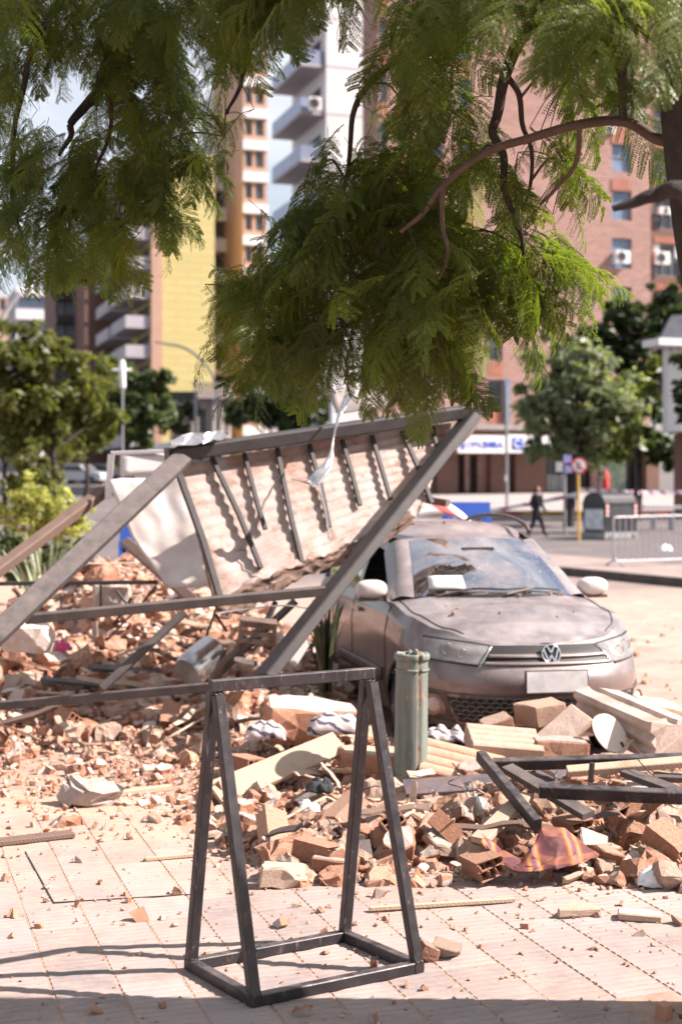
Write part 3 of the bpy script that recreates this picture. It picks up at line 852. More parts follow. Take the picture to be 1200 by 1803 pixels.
def loose():
    # long tube crossing behind the frame's top bar, and a brace
    def one(name, label, cat, a, b, w, h, mat, up=(0, 0, 1), **k):
        o = MB().beam(a, b, w, h, Vector(up)).build(name, mat, None, label, cat, **k); return o
    one('fallen_beam', 'long grey steel tube lying on the rubble left of the stand', 'beam', P(-40, 1246, 9.2), P(500, 1198, 8.85), 0.06, 0.055, M['greysteel'])
    one('fallen_brace', 'short grey brace leaning from the ground tube up to the cross rail', 'brace', P(180, 1212, 9.05), P(325, 1078, 9.25), 0.05, 0.05, M['greysteel'], (0, -1, 0.3))
    one('fallen_rafter', 'brown rafter at the far left, above the yellow shrub', 'beam', P(-60, 1046, 10.6), P(192, 858, 11.7), 0.10, 0.085, M['woodbrown'], (0, -0.5, 1))
    one('tilted_post', 'rusty brown post tilted down behind the white sheet', 'post', P(222, 955, 12.2), P(345, 1062, 11.4), 0.09, 0.08, M['woodbrown'], (0, -1, 0.4))
    one('round_pipe', 'short hollow pipe sticking out beside the car roof', 'pipe', P(700, 872, 11.2), P(788, 886, 10.9), 0.055, 0.055, M['woodbrown'])
    one('dark_strut', 'dark steel strut beneath the right canopy leg', 'strut', P(520, 1058, 10.0), P(375, 1195, 9.9), 0.06, 0.05, M['steel'])
    one('second_strut', 'thin dark strut parallel to the right canopy leg', 'strut', P(560, 1085, 9.8), P(500, 1165, 9.6), 0.045, 0.045, M['steel'])
    one('short_tube', 'short pale tube lying low in the shade of the canopy', 'tube', P(415, 1160, 9.5), P(450, 1168, 9.4), 0.03, 0.03, M['galv'])
    one('white_board', 'small white board standing behind the right canopy leg', 'board', P(510, 1168, 10.4), P(537, 1125, 10.45), 0.10, 0.03, M['white'], (0, -1, 0))
    for i, (x0, y0, x1, y1, d) in enumerate(((395, 1030, 360, 1130, 10.6), (378, 1080, 400, 1112, 10.4), (232, 1052, 200, 1100, 10.9), (178, 1030, 178, 1075, 10.6), (240, 1075, 275, 1032, 10.7), (205, 1040, 235, 1078, 10.8))):
        one('reinforcing_rod', ['thin rod hanging below the end bar of the canopy', 'bent rod crossing the hanging rod under the canopy', 'thin rod leaning left under the thin rail', 'upright rod under the thin rail', 'slanted rod right of the upright rod', 'rod crossing the pale slab behind the cross rail'][i], 'rod', P(x0, y0, d), P(x1, y1, d), 0.018, 0.018, M['steel'])
    # white panels at the left of the canopy
    w = surf('white dusty panel', (0.46, 0.38, 0.34), (0.66, 0.62, 0.60), 3, 0.6, 0.3, 8, dust=0.5, dcol=(0.44, 0.32, 0.26))
    root = empty('leaning_sheet', P(260, 1020, 11.2), 'large creased white sheet leaning at the left end of the canopy', 'panel')
    q = [P(192, 846, 11.5), P(330, 836, 11.4), P(375, 1030, 10.7), P(296, 1035, 10.8)]
    s = MB()
    def wp(a, b):
        l = q[0].lerp(P(232, 945, 11.1), min(1, b * 2)) if b < 0.5 else P(232, 945, 11.1).lerp(q[3], b * 2 - 1)
        return l.lerp(q[1].lerp(q[2], b), a) + Vector((0, -0.03 * abs(a + b - 0.9) + 0.03 * noise.noise((a * 4, b * 5, 6)), 0.012 * noise.noise((a * 3, b * 4, 0))))
    s.grid(wp, 20, 20)
    thicken(s.build('sheet', w, root), 0.012)
    g = surf('frosted grey panel', (0.48, 0.43, 0.42), (0.58, 0.54, 0.53), 3, 0.4, 0.05)
    s = MB(); s.grid(lambda a, b: P(212 + 95 * a, 800 + 38 * b - 4 * a, 11.6 - 0.1 * b), 6, 4); thicken(s.build('upper_panel', g, root), 0.02)
    MB().beam(P(196, 800, 11.62), P(190, 880, 11.6), 0.05, 0.04, (0, -1, 0)).build('edge_strip', M['white'], root)
    MB().beam(P(196, 798, 11.61), P(312, 794, 11.55), 0.03, 0.03).build('edge_strip', M['white'], root)
    # slotted brown crate
    root = empty('slotted_crate', P(455, 1130, 9.6), 'small brown slotted crate half buried under the canopy', 'crate')
    c = P(453, 1112, 9.6)
    rot = Euler((0.1, 0.12, 0.1)).to_matrix()
    mw = M['woodbrown']
    for z in (-0.055, 0.0, 0.055): MB().box(c + rot @ Vector((0, -0.08, z)), (0.24, 0.015, 0.032), rot).build('slat', mw, root)
    for x in (-0.115, 0.115): MB().box(c + rot @ Vector((x, 0.0, 0)), (0.018, 0.18, 0.145), rot).build('side', mw, root)
    MB().box(c + rot @ Vector((0, 0.0, 0.075)), (0.25, 0.18, 0.012), rot).build('lid', mw, root)
    # drum
    mb = MB(); a, b = P(330, 1185, 9.9), P(375, 1145, 10.1)
    mb.tube([a, a.lerp(b, .1), a.lerp(b, .5), b], [0.11, 0.125, 0.125, 0.12], 18)
    mb.build('metal_can', M['galv'], None, 'dented metal can lying on its side under the canopy', 'can')
    # chair frame
    root = empty('bent_chair_frame', P(420, 1180, 9.7), 'bent brown tube chair frame in the shade of the canopy', 'chair frame')
    MB().tube(catmull([P(372, 1192, 9.6), P(395, 1165, 9.6), P(425, 1135, 9.6), P(433, 1118, 9.75)], 5), 0.018, 8).build('tube', M['woodbrown'], root)
    MB().tube(catmull([P(395, 1180, 9.9), P(430, 1140, 9.9), P(470, 1090, 9.95), P(485, 1060, 10)], 5), 0.02, 8).build('tube', M['steel'], root)
    MB().tube(catmull([P(380, 1080, 9.4), P(440, 1072, 9.5), P(500, 1066, 9.5), P(545, 1072, 9.45)], 5), 0.006, 6).build('wire', M['galv'], root)
loose()

# snake-like plant between canopy leg and car, and broom-like blades at the left
def blades(name, label, base, n, h, w, spread, c1, c2, seed, lean=(0, 0)):
    r = random.Random(seed)
    root = empty(name, base, label, 'plant')
    m = surf(name + ' blades', c1, c2, 12, 0.45, 0.1)
    mb = MB()
    for i in range(n):
        az = r.uniform(0, 6.28); hh = h * r.uniform(0.6, 1.05); sp = spread * r.uniform(0.2, 1)
        b0 = base + Vector((math.cos(az), math.sin(az), 0)) * spread * 0.35 * r.random()
        side = Vector((-math.sin(az + r.uniform(-1, 1)), math.cos(az), 0))
        def fn(a, b):
            c = b0 + Vector((math.cos(az) * sp * a * a + lean[0] * a, math.sin(az) * sp * a * a + lean[1] * a, hh * a))
            ww = w * (0.55 + 0.9 * a) * (1 - a) ** 0.5 if a < 0.999 else 0.001
            return c + side * (b - 0.5) * ww + Vector((0, 0.01 * abs(b - 0.5), 0))
        mb.grid(fn, 7, 2)
    mb.build('leaves', m, root, kind='stuff')
    return root
blades('sword_plant', 'tall sword-leaved plant squeezed between canopy leg and car door', Vector((-0.12, 10.2, 0.25)), 26, 0.66, 0.05, 0.16, (0.02, 0.03, 0.012), (0.07, 0.075, 0.035), 3)
blades('reed_clump', 'pale clump of upright reeds behind the diagonal beam at far left', Vector((-3.35, 16.2, -0.1)), 60, 1.25, 0.05, 0.45, (0.16, 0.20, 0.10), (0.34, 0.36, 0.22), 8)

# ------------------------------------------------------------------ recognisable pieces in the heap
def slabpiece(name, label, cat, c, size, rot, mats, seed=1, cuts=2, rough=0.015):
    me = chunk_mesh(name, seed, (1, size[1] / size[0], size[2] / size[0]), cuts, mats, rough, 2)
    o = obj(name, me); o.location = c; o.scale = (size[0],) * 3; o.rotation_euler = rot
    return tag(o, label, cat)
BP = [M['brick'], M['plaster']]
slabpiece('plastered_block', 'big brick block with white plaster top behind the striped shirt', 'block', P(545, 1268, 8.55), (0.52, 0.36, 0.21), (0.12, 0.05, 0.15), BP, 31, 3, 0.03)
slabpiece('long_brick_block', 'long brown brick block left of the green pole', 'block', P(655, 1340, 7.9), (0.42, 0.2, 0.13), (0.1, 0.05, -0.1), [M['brick'], M['mortar']], 33, 2)
slabpiece('masonry_block', 'rough pink masonry block in front of the car grille', 'block', P(948, 1256, 8.4), (0.27, 0.2, 0.125), (0.05, -0.12, 0.25), [M['brick'], M['brick']], 35, 1, 0.02)
slabpiece('masonry_piece', 'smaller masonry piece left of the rough pink block', 'block', P(870, 1280, 8.35), (0.2, 0.16, 0.10), (0.1, -0.3, 0.2), [M['brick'], M['mortar']], 36, 2, 0.02)
slabpiece('leaning_slab', 'thin pale slab leaning against the pink blocks', 'slab', P(992, 1285, 8.15), (0.30, 0.2, 0.035), (0.5, -0.65, 0.3), [M['mortar'], M['plaster']], 37, 2)
slabpiece('low_block', 'low broken block under the leaning slab', 'block', P(985, 1318, 7.95), (0.28, 0.2, 0.10), (0.05, 0.0, 0.1), BP, 38, 2, 0.025)
slabpiece('white_rubble_lump', 'white plaster lump alone on the dusty ground left of the stand', 'lump', G(168, 1415) + Vector((0, 0, .05)), (0.34, 0.22, 0.12), (0.05, 0.15, 0.5), [M['plaster'], M['plaster']], 139, 9, 0.13)
slabpiece('pale_stone', 'oblong pale stone at the front edge of the heap inside the stand', 'stone', G(500, 1560) + Vector((0, 0, .045)), (0.21, 0.10, 0.09), (0.05, 0.08, 0.12), [M['mortar'], M['plaster']], 40, 3, 0.04)
slabpiece('plaster_brick', 'white-topped flat brick beside the stand leg', 'brick', G(590, 1545) + Vector((0, 0, .06)), (0.20, 0.11, 0.065), (0.05, 0.1, -0.15), BP, 41, 1, 0.015)
slabpiece('hexagonal_shard', 'broken hexagonal tile lying flat in front of the heap', 'shard', G(1010, 1608) + Vector((0, 0, .02)), (0.18, 0.13, 0.035), (0.0, 0.03, 0.2), [M['mortar'], M['mortar']], 44, 3, 0.02)
slabpiece('thin_shard', 'thin pale shard lying flat near the right edge', 'shard', G(1125, 1616) + Vector((0, 0, .015)), (0.17, 0.12, 0.028), (0.0, 0.02, -0.2), [M['mortar'], M['plaster']], 45, 2, 0.015)
slabpiece('tilted_stone', 'flat stone resting on a brick piece beside the stand base', 'stone', G(785, 1685) + Vector((0, 0, .03)), (0.10, 0.07, 0.04), (0.2, 0.2, -0.3), [M['mortar'], M['mortar']], 46, 2, 0.02)
slabpiece('wedge_stone', 'orange wedge stone standing beside the stand base', 'stone', G(756, 1690) + Vector((0, 0, .025)), (0.09, 0.06, 0.055), (0.1, 0.5, 0.3), [M['brick'], M['mortar']], 47, 4, 0.03)
slabpiece('round_brick_large', 'rounded orange brick leaning right of the plaid cloth', 'brick', P(1075, 1508, 6.35), (0.20, 0.12, 0.095), (0.3, 0.45, -0.3), [M['brick'], M['mortar']], 48, 6, 0.03)
slabpiece('big_orange_lump', 'big rough orange lump near the right edge of the heap', 'lump', P(1120, 1470, 6.7), (0.25, 0.17, 0.15), (0.2, 0.3, 0.2), [M['brick'], M['brick']], 49, 5, 0.05)

def ribbed(name, label, c, size, rot, ribs, mat, cat='tile'):
    """hollow clay block: a slab whose top carries rounded ribs, dark plates on one end stand for the shaded cells"""
    root = empty(name, c, label, cat)
    rm = Euler(rot).to_matrix()
    L_, W_, T_ = size
    s = MB()
    k = ribs * 8
    prof = [(-W_ / 2 + W_ * i / k, T_ / 2 + 0.012 * abs(math.sin(math.pi * i / 8)) ** 0.6) for i in range(k + 1)]
    prof += [(W_ / 2, -T_ / 2), (-W_ / 2, -T_ / 2)]
    poly = [c + rm @ Vector((-L_ / 2, y, z)) for y, z in prof]
    s.prism(poly, (0, 0, 0), rm @ Vector((L_, 0, 0)))
    s.build('body', mat, root)
    for i in range(ribs):
        y = -W_ / 2 + W_ * (i + 0.5) / ribs
        MB().box(c + rm @ Vector((L_ / 2, y, 0)), (0.004, W_ / ribs * 0.62, T_ * 0.55), rm).build('cell', surf('cell shadow clay', (0.12, 0.05, 0.03), (0.2, 0.09, 0.05), 9, 0.9, 0.3), root)  # dark plate painting the shade inside an open cell
    return root
ribbed('ribbed_block', 'ribbed hollow clay block with pale ridges in front of the bumper', P(885, 1312, 8.0), (0.40, 0.28, 0.10), (0.28, 0.10, 0.1), 4, M['mortar'])
ribbed('ribbed_tile', 'long ribbed clay tile leaning right of the green pole', P(812, 1350, 7.75), (0.44, 0.26, 0.06), (0.55, 0.22, -0.12), 4, M['brick'])

def cornice():
    c = P(1112, 1275, 8.15)
    root = empty('cornice_piece', c, 'long moulded cornice piece with pale mouldings at the right of the heap', 'cornice')
    a, b = P(1040, 1243, 8.5), P(1180, 1305, 7.8)
    d, s, u = frame_from(b - a)
    prof = [(-0.15, -0.11), (0.11, -0.11), (0.12, -0.07), (0.10, -0.05), (0.125, 0.0), (0.10, 0.03), (0.13, 0.07), (0.12, 0.10), (0.04, 0.115), (0.03, 0.085), (-0.04, 0.085), (-0.05, 0.11), (-0.15, 0.10)]
    mb = MB()
    n = 14
    vs_, fs = [], []
    k = len(prof)
    for i in range(n + 1):
        for j, (x, z) in enumerate(prof):
            q = Vector((i * .7, j * .8, 2))
            e = 0.035 if i in (0, n) else 0.004
            vs_.append(a.lerp(b, i / n) + s * x + u * z + Vector((noise.noise(q), noise.noise(q + Vector((9, 0, 0))), noise.noise(q + Vector((0, 9, 0))))) * e)
    fs = [(i * k + j, i * k + (j + 1) % k, (i + 1) * k + (j + 1) % k, (i + 1) * k + j) for i in range(n) for j in range(k)]
    mb.add(vs_, fs + [tuple(range(k))[::-1], tuple(range(n * k, n * k + k))])
    mb.build('moulding', surf('painted stone cornice', (0.36, 0.26, 0.21), (0.52, 0.43, 0.38), 6, 0.85, 0.5, 40, rnd=0), root)
    slabpiece('cornice_fragment', 'plaster cornice fragment beyond the long moulded piece', 'fragment', P(1165, 1262, 8.5), (0.34, 0.24, 0.16), (0.2, 0.2, 0.5), BP, 52, 3, 0.04)
    # white oval lid
    mb = MB()
    c0 = P(1072, 1292, 7.95)
    ax = (P(1055, 1258, 8.0) - P(1092, 1325, 7.85)).normalized()
    sd = Vector((1, 0.15, 0.35)).cross(ax).cross(ax).normalized() * -1
    sd = (Vector((1, 0.1, 0)) - ax * ax.dot(Vector((1, 0.1, 0)))).normalized()
    nn = ax.cross(sd)
    if nn.y > 0: nn = -nn
    ring = []
    for i in range(36):
        th = 2 * math.pi * i / 36
        w = 0.072 + (-0.012 * math.cos(th) if math.cos(th) < 0 else 0)
        ring.append(c0 + ax * (0.125 * math.cos(th)) + sd * (math.copysign(abs(math.sin(th)) ** 0.8, math.sin(th)) * 0.085))
    mb.prism(ring, (0, 0, 0), nn * 0.012)
    root = empty('oval_lid', c0, 'pale oval lid propped against the cornice piece', 'lid')
    mb.build('plate', surf('cream plastic lid', (0.62, 0.50, 0.43), (0.70, 0.58, 0.51), 4, 0.45, 0.05), root)
    MB().beam(c0 + ax * -0.075 + sd * 0.03 + nn * 0.016, c0 + ax * -0.105 + sd * 0.03 + nn * 0.016, 0.012, 0.008, nn).build('hinge', M['steel'], root)
cornice()

def steelpile():
    root = empty('twisted_window_frame', P(1000, 1400, 7.2), 'tangle of welded dark steel bars on the heap below the car', 'frame')
    z = [((845, 1330, 7.3), (945, 1452, 6.75), 0.045, 0.055), ((868, 1346, 7.45), (1240, 1336, 7.5), 0.05, 0.055), ((892, 1352, 7.25), (1035, 1436, 6.8), 0.075, 0.03),
         ((948, 1392, 6.95), (1240, 1405, 6.9), 0.05, 0.060), ((1100, 1360, 7.3), (1195, 1395, 6.95), 0.07, 0.03), ((1150, 1368, 7.3), (1240, 1372, 7.3), 0.05, 0.03)]
    for a, b, w, h in z:
        MB().beam(P(a[0], a[1], a[2] * 0.955), P(b[0], b[1], b[2] * 0.955), w, h, Vector((0, -0.25, 1)), bev=0.08).build('bar', M['frame'] if h > .04 else M['greysteel'], root)
    s = MB(); s.box(P(1040, 1360, 6.7), (0.012, 0.04, 0.09), Euler((0, 0.1, 0.2)).to_matrix()); s.build('bracket', M['steel'], root)
    MB().beam(P(712, 1388, 7.3), P(1010, 1368, 7.35), 0.16, 0.02, Vector((0, -0.3, 1))).build('flat_metal_sheet', surf('dark glossy sheet', (0.045, 0.045, 0.06), (0.08, 0.08, 0.10), 5, 0.3, 0.1, dust=0.3), None, 'flat dark panel lying across the heap right of the pole', 'panel')
    MB().beam(P(998, 1358, 7.0), P(1240, 1338, 7.0), 0.06, 0.035, Vector((0, -0.4, 1))).build('timber_strip', M['wood'], None, 'pale split timber strip across the dark steel bars', 'timber')
    MB().beam(P(842, 1480, 6.4), P(925, 1400, 6.75), 0.085, 0.03, Vector((-0.4, -0.6, 0.7))).build('split_board', M['wood'], None, 'pale split board leaning beside the plaid cloth', 'board')
    MB().beam(P(856, 1484, 6.62), P(925, 1418, 6.95), 0.05, 0.03, Vector((-0.4, -0.6, 0.7))).build('short_board', M['wood'], None, 'short pale board under the split board', 'board')
    MB().beam(P(640, 1480, 6.45), P(653, 1556, 6.2), 0.055, 0.012, Vector((0, -0.6, 0.8))).build('metal_lath', M['greysteel'], None, 'narrow grey slat standing between the legs of the stand', 'slat')
    MB().beam(P(378, 1398, 7.55), P(598, 1308, 8.0), 0.16, 0.032, Vector((-0.15, -0.75, 0.65))).build('wide_plank', M['wood'], None, 'wide pale plank leaning on rubble behind the stand', 'plank')
    MB().beam(P(500, 1372, 7.9), P(700, 1362, 7.95), 0.10, 0.02, Vector((0, -0.4, 1))).build('brown_board', M['woodbrown'], None, 'thin brown board lying behind the black cloth', 'board')
    MB().beam(G(650, 1606) + Vector((0, 0, .014)), G(905, 1589) + Vector((0, 0, .012)), 0.022, 0.016).build('wooden_stick', M['wood'], None, 'long thin wooden stick on the tiles before the heap', 'stick')
    MB().beam(G(256, 1517) + Vector((0, 0, .012)), G(346, 1509) + Vector((0, 0, .012)), 0.025, 0.016).build('short_stick', M['wood'], None, 'short wooden batten on the tiles left of the stand', 'stick')
    MB().beam(G(-20, 1490) + Vector((0, 0, .015)), G(128, 1473) + Vector((0, 0, .015)), 0.09, 0.022).build('grey_plank', M['woodbrown'], None, 'dusty plank lying on the tiles at the left edge', 'plank')
    MB().beam(G(205, 1404) + Vector((0, 0, .02)), G(300, 1392) + Vector((0, 0, .02)), 0.05, 0.03).build('flat_lath', M['wood'], None, 'flat lath beside the white plaster lump', 'lath')
steelpile()

def cloth(name, label, cat, fn, mat, nu=26, nv=18, t=0.003):
    s = MB(); s.grid(fn, nu, nv)
    o = thicken(s.build(name, mat, None, label, cat), t)
    return o
def m_plaid():
    m = NT('red plaid cloth')
    uv = m.sep(m.tc('Object'))
    a = m.n('TexWave', wave_type='BANDS', bands_direction='X'); a.inputs['Scale'].default_value = 1.7; m.l(m.tc('Object'), a.inputs[0])
    c = m.ramp(a.outputs['Fac'], (0.0, (0.085, 0.024, 0.028)), (0.55, (0.11, 0.028, 0.032)), (0.70, (0.17, 0.035, 0.032)), (0.82, (0.34, 0.12, 0.035)), (0.9, (0.38, 0.21, 0.06)), (1.0, (0.17, 0.05, 0.09)))
    b = m.n('TexWave', wave_type='BANDS', bands_direction='Z'); b.inputs['Scale'].default_value = 4.5; m.l(m.tc('Object'), b.inputs[0])
    c = m.mix(m.ramp(b.outputs['Fac'], (0.8, 0.0), (0.9, 0.4)), c, (0.34, 0.12, 0.05))
    c = m.mix(m.ramp(m.noise(14, 7, 0.7), (0.52, 0.0), (0.72, 0.3)), c, (0.36, 0.24, 0.18))
    return m.set(c, 0.85)
def plaid(a, b):
    # draped from the split board over the rubble
    top = [P(848, 1468, 6.3), P(876, 1496, 6.28), P(915, 1512, 6.25), P(938, 1486, 6.3), P(955, 1454, 6.4), P(1000, 1458, 6.4), P(1046, 1500, 6.3)]
    bot = [P(850, 1488, 6.2), P(872, 1518, 6.12), P(905, 1534, 6.08), P(945, 1536, 6.06), P(985, 1530, 6.06), P(1018, 1522, 6.1), P(1045, 1510, 6.18)]
    def at(l, t):
        t *= len(l) - 1; i = min(int(t), len(l) - 2); f = t - i; f = f * f * (3 - 2 * f)
        return l[i].lerp(l[i + 1], f)
    p = at(top, a).lerp(at(bot, a), b)
    return p + Vector((0.015 * math.sin(b * 8 + a * 5), -0.03 * math.sin(math.pi * b) - 0.016 * noise.noise((a * 13, b * 5, 4)) - 0.012 * noise.noise((a * 30 + b * 9, b * 6, 8)), 0.014 * noise.noise((a * 9, b * 4, 2))))
cloth('plaid_cloth', 'crumpled dark red and orange plaid cloth on the front of the heap', 'cloth', plaid, m_plaid(), 60, 20)
def m_stripe():
    m = NT('striped shirt cloth')
    a = m.n('TexWave', wave_type='BANDS', bands_direction='DIAGONAL'); a.inputs['Scale'].default_value = 5; a.inputs['Distortion'].default_value = 9; a.inputs['Detail'].default_value = 3; m.l(m.tc('Object'), a.inputs[0])
    return m.set(m.ramp(a.outputs['Fac'], (0.0, (0.06, 0.05, 0.07)), (0.16, (0.10, 0.09, 0.11)), (0.24, (0.40, 0.37, 0.40)), (0.6, (0.50, 0.46, 0.48)), (1.0, (0.42, 0.33, 0.29))), 0.85)
ms = m_stripe()
def lump(c, w, dd, hh, seed):
    def fn(a, b):
        x, y = (a - .5) * 2, (b - .5) * 2
        k = max(0, 1 - x * x) ** .5 * max(0, 1 - y * y) ** .5
        return c + Vector((x * w, y * dd, hh * k + 0.035 * noise.noise((x * 2.5, y * 2.5, seed)) * (0.4 + k)))
    return fn
cloth('striped_shirt', 'striped white and black shirt over the big plastered block', 'shirt', lump(P(590, 1288, 8.2), 0.16, 0.12, 0.10, 1), ms)
cloth('striped_rag', 'small striped rag on the rubble left of the plastered block', 'rag', lump(P(468, 1296, 8.3), 0.12, 0.1, 0.08, 5), ms)
cloth('white_shirt', 'whitish cloth bundle at the foot of the car bumper', 'cloth', lump(P(782, 1302, 8.4), 0.13, 0.11, 0.07, 9), ms)
cloth('black_rag', 'small black rag on the heap behind the stand', 'rag', lump(P(562, 1392, 7.35), 0.07, 0.06, 0.05, 2), surf('black cloth', (0.012, 0.012, 0.014), (0.03, 0.03, 0.035), 9, 0.9, 0.3))
cloth('white_paper', 'torn white paper among bricks behind the stand', 'paper', lump(P(545, 1425, 6.95), 0.05, 0.05, 0.03, 7), M['plastic_white'], 10, 8)
cloth('white_bag', 'white plastic scrap at the right edge of the heap', 'bag', lump(P(1148, 1556, 6.1), 0.07, 0.05, 0.06, 12), M['plastic_white'], 16, 12)
cloth('pale_ceramic', 'white curved ceramic shard in the heap right of the pole', 'shard', lump(P(835, 1430, 6.95), 0.05, 0.05, 0.07, 3), M['white'], 10, 8)
cloth('pink_rag', 'bright pink scrap in the rubble at the left', 'scrap', lump(P(108, 1145, 10.3), 0.07, 0.07, 0.06, 3), surf('pink cloth', (0.5, 0.05, 0.16), (0.62, 0.08, 0.22), 9, 0.8, 0.1), 10, 8)
slabpiece('white_slab', 'white slab standing in the rubble behind the cross rail', 'slab', P(185, 1055, 11.4), (0.38, 0.1, 0.26), (0.2, 0.05, 0.1), [M['plaster'], M['plaster']], 61, 7, 0.05)
slabpiece('white_slab', 'stack-like white chunk left under the diagonal beam', 'slab', P(55, 1120, 10.0), (0.36, 0.25, 0.18), (0.2, 0.1, 0.1), [M['plaster'], M['plaster']], 62, 7, 0.06)

# splintered timber, wires and short rods strewn through the heaps
def splinters():
    r = random.Random(91)
    wm = [M['wood'], M['woodbrown'], M['greysteel']]
    shp = []
    for i in range(6):
        q = MB(); n = 5
        w, t = r.uniform(0.06, 0.16), r.uniform(0.02, 0.05)
        pts = [Vector((-0.5 + k / n, 0.02 * r.gauss(0, 1), 0.01 * r.gauss(0, 1))) for k in range(n + 1)]
        vs_ = []
        for k, p in enumerate(pts):
            f = r.uniform(0.15, 0.6) if k in (0, n) else r.uniform(0.85, 1.0)
            vs_ += [p + Vector((0, -w / 2 * f, -t / 2)), p + Vector((0, w / 2, -t / 2)), p + Vector((0.02 * r.random(), w / 2 * f, t / 2)), p + Vector((0, -w / 2, t / 2))]
        fs = [(4 * k + a, 4 * k + (a + 1) % 4, 4 * k + 4 + (a + 1) % 4, 4 * k + 4 + a) for k in range(n) for a in range(4)] + [(3, 2, 1, 0), (4 * n, 4 * n + 1, 4 * n + 2, 4 * n + 3)]
        q.add(vs_, fs)
        shp.append(q.mesh('splinter', wm[i % 3] if i < 5 else M['wood']))
    n = 0
    while n < 85:
        if n < 38: x, y = r.uniform(-0.4, 2.0), r.uniform(6.3, 8.4)
        else: x, y = r.uniform(-3.2, 0.1), r.uniform(8.8, 13.5)
        if abs(x / y) > 0.24 or heap(x, y) < 0.02: continue
        k = r.randrange(6)
        s = r.uniform(0.14, 0.42) if y < 8.6 else r.uniform(0.25, 0.9)
        o = obj('timber_splinter', shp[k]); o.location = (x, y, heap(x, y) + 0.07 + 0.06 * r.random()); o.scale = (s, min(s, 0.45), min(s, 0.5)); o.rotation_euler = (r.gauss(0, .5), r.gauss(0, .35), r.uniform(0, 6.28))
        lab = where('near' if y < 8.6 else 'left', 'brick', (x, y, heap(x, y)), 0.2).replace('big broken brick', 'splintered strip')
        tag(o, ('long ' if s > 0.3 else 'short ') + lab, 'splinter', 'splinters strewn in the rubble')
        n += 1
splinters()

def hollow_bricks():
    """broken hollow clay bricks: walls round six square cells, one end snapped"""
    r = random.Random(17)
    def make(seed):
        rr = random.Random(seed)
        q = MB(); L_, Wd, Ht, t = 1.0, 0.62, 0.42, 0.045
        def wall(y0, y1, z0, z1):
            e = [L_ / 2 * rr.uniform(0.35, 1.0) for _ in range(4)]
            vs_ = [(-L_ / 2, y0, z0), (-L_ / 2, y1, z0), (-L_ / 2, y1, z1), (-L_ / 2, y0, z1), (e[0], y0, z0), (e[1], y1, z0), (e[2], y1, z1), (e[3], y0, z1)]
            q.add(vs_, [(0, 1, 2, 3), (7, 6, 5, 4), (0, 4, 5, 1), (1, 5, 6, 2), (2, 6, 7, 3), (3, 7, 4, 0)])
        for i in range(3): z = -Ht / 2 + (Ht - t) * i / 2; wall(-Wd / 2, Wd / 2, z, z + t)
        for i in range(4):
            y = -Wd / 2 + (Wd - t) * i / 3
            for k in range(2): wall(y, y + t, -Ht / 2 + t + (Ht - t) * k / 2 + 0.001, -Ht / 2 + (Ht - t) * (k + 1) / 2 - 0.001)
        return q.mesh('hollow_brick', M['brick'])
    ms_ = [make(i) for i in range(4)]
    spots = [(480, 1470, 6.6), (610, 1420, 6.9), (690, 1470, 6.6), (790, 1480, 6.55), (1010, 1470, 6.6), (1120, 1440, 6.75), (1180, 1500, 6.35), (560, 1515, 6.3), (850, 1545, 6.15), (430, 1330, 8.1), (640, 1290, 8.4), (300, 1180, 9.6), (120, 1190, 9.6)]
    for i, (px, py, d) in enumerate(spots):
        p = P(px, py, d); p.z = heap(p.x, p.y) + 0.09
        o = obj('hollow_brick', ms_[i % 4]); o.location = p; s_ = r.uniform(0.17, 0.22); o.scale = (s_,) * 3; o.rotation_euler = (r.gauss(0, .5), r.gauss(0, .4), r.uniform(0, 6.28))
        tag(o, where('near' if d < 8.6 else 'left', 'brick', tuple(p), 0.2).replace('big broken brick', 'broken hollow brick with square cells'), 'brick', 'hollow bricks in the rubble')
    for i in range(12):
        px, py, d = r.uniform(380, 1180), r.uniform(1380, 1500), r.uniform(6.5, 7.3)
        p = P(px, py, d); p.z = heap(p.x, p.y) + 0.06
        pts = [p]
        for k in range(4): pts.append(pts[-1] + Vector((r.gauss(0.02, 0.06), r.gauss(0, 0.05), r.gauss(0.02, 0.03))))
        MB().tube(catmull(pts, 5), 0.003, 5).build('bent_wire', M['steel'], None, where('near', 'brick', tuple(p), 0.2).replace('big broken brick', 'thin bent wire'), 'wire', 'wires in the rubble')
hollow_bricks()
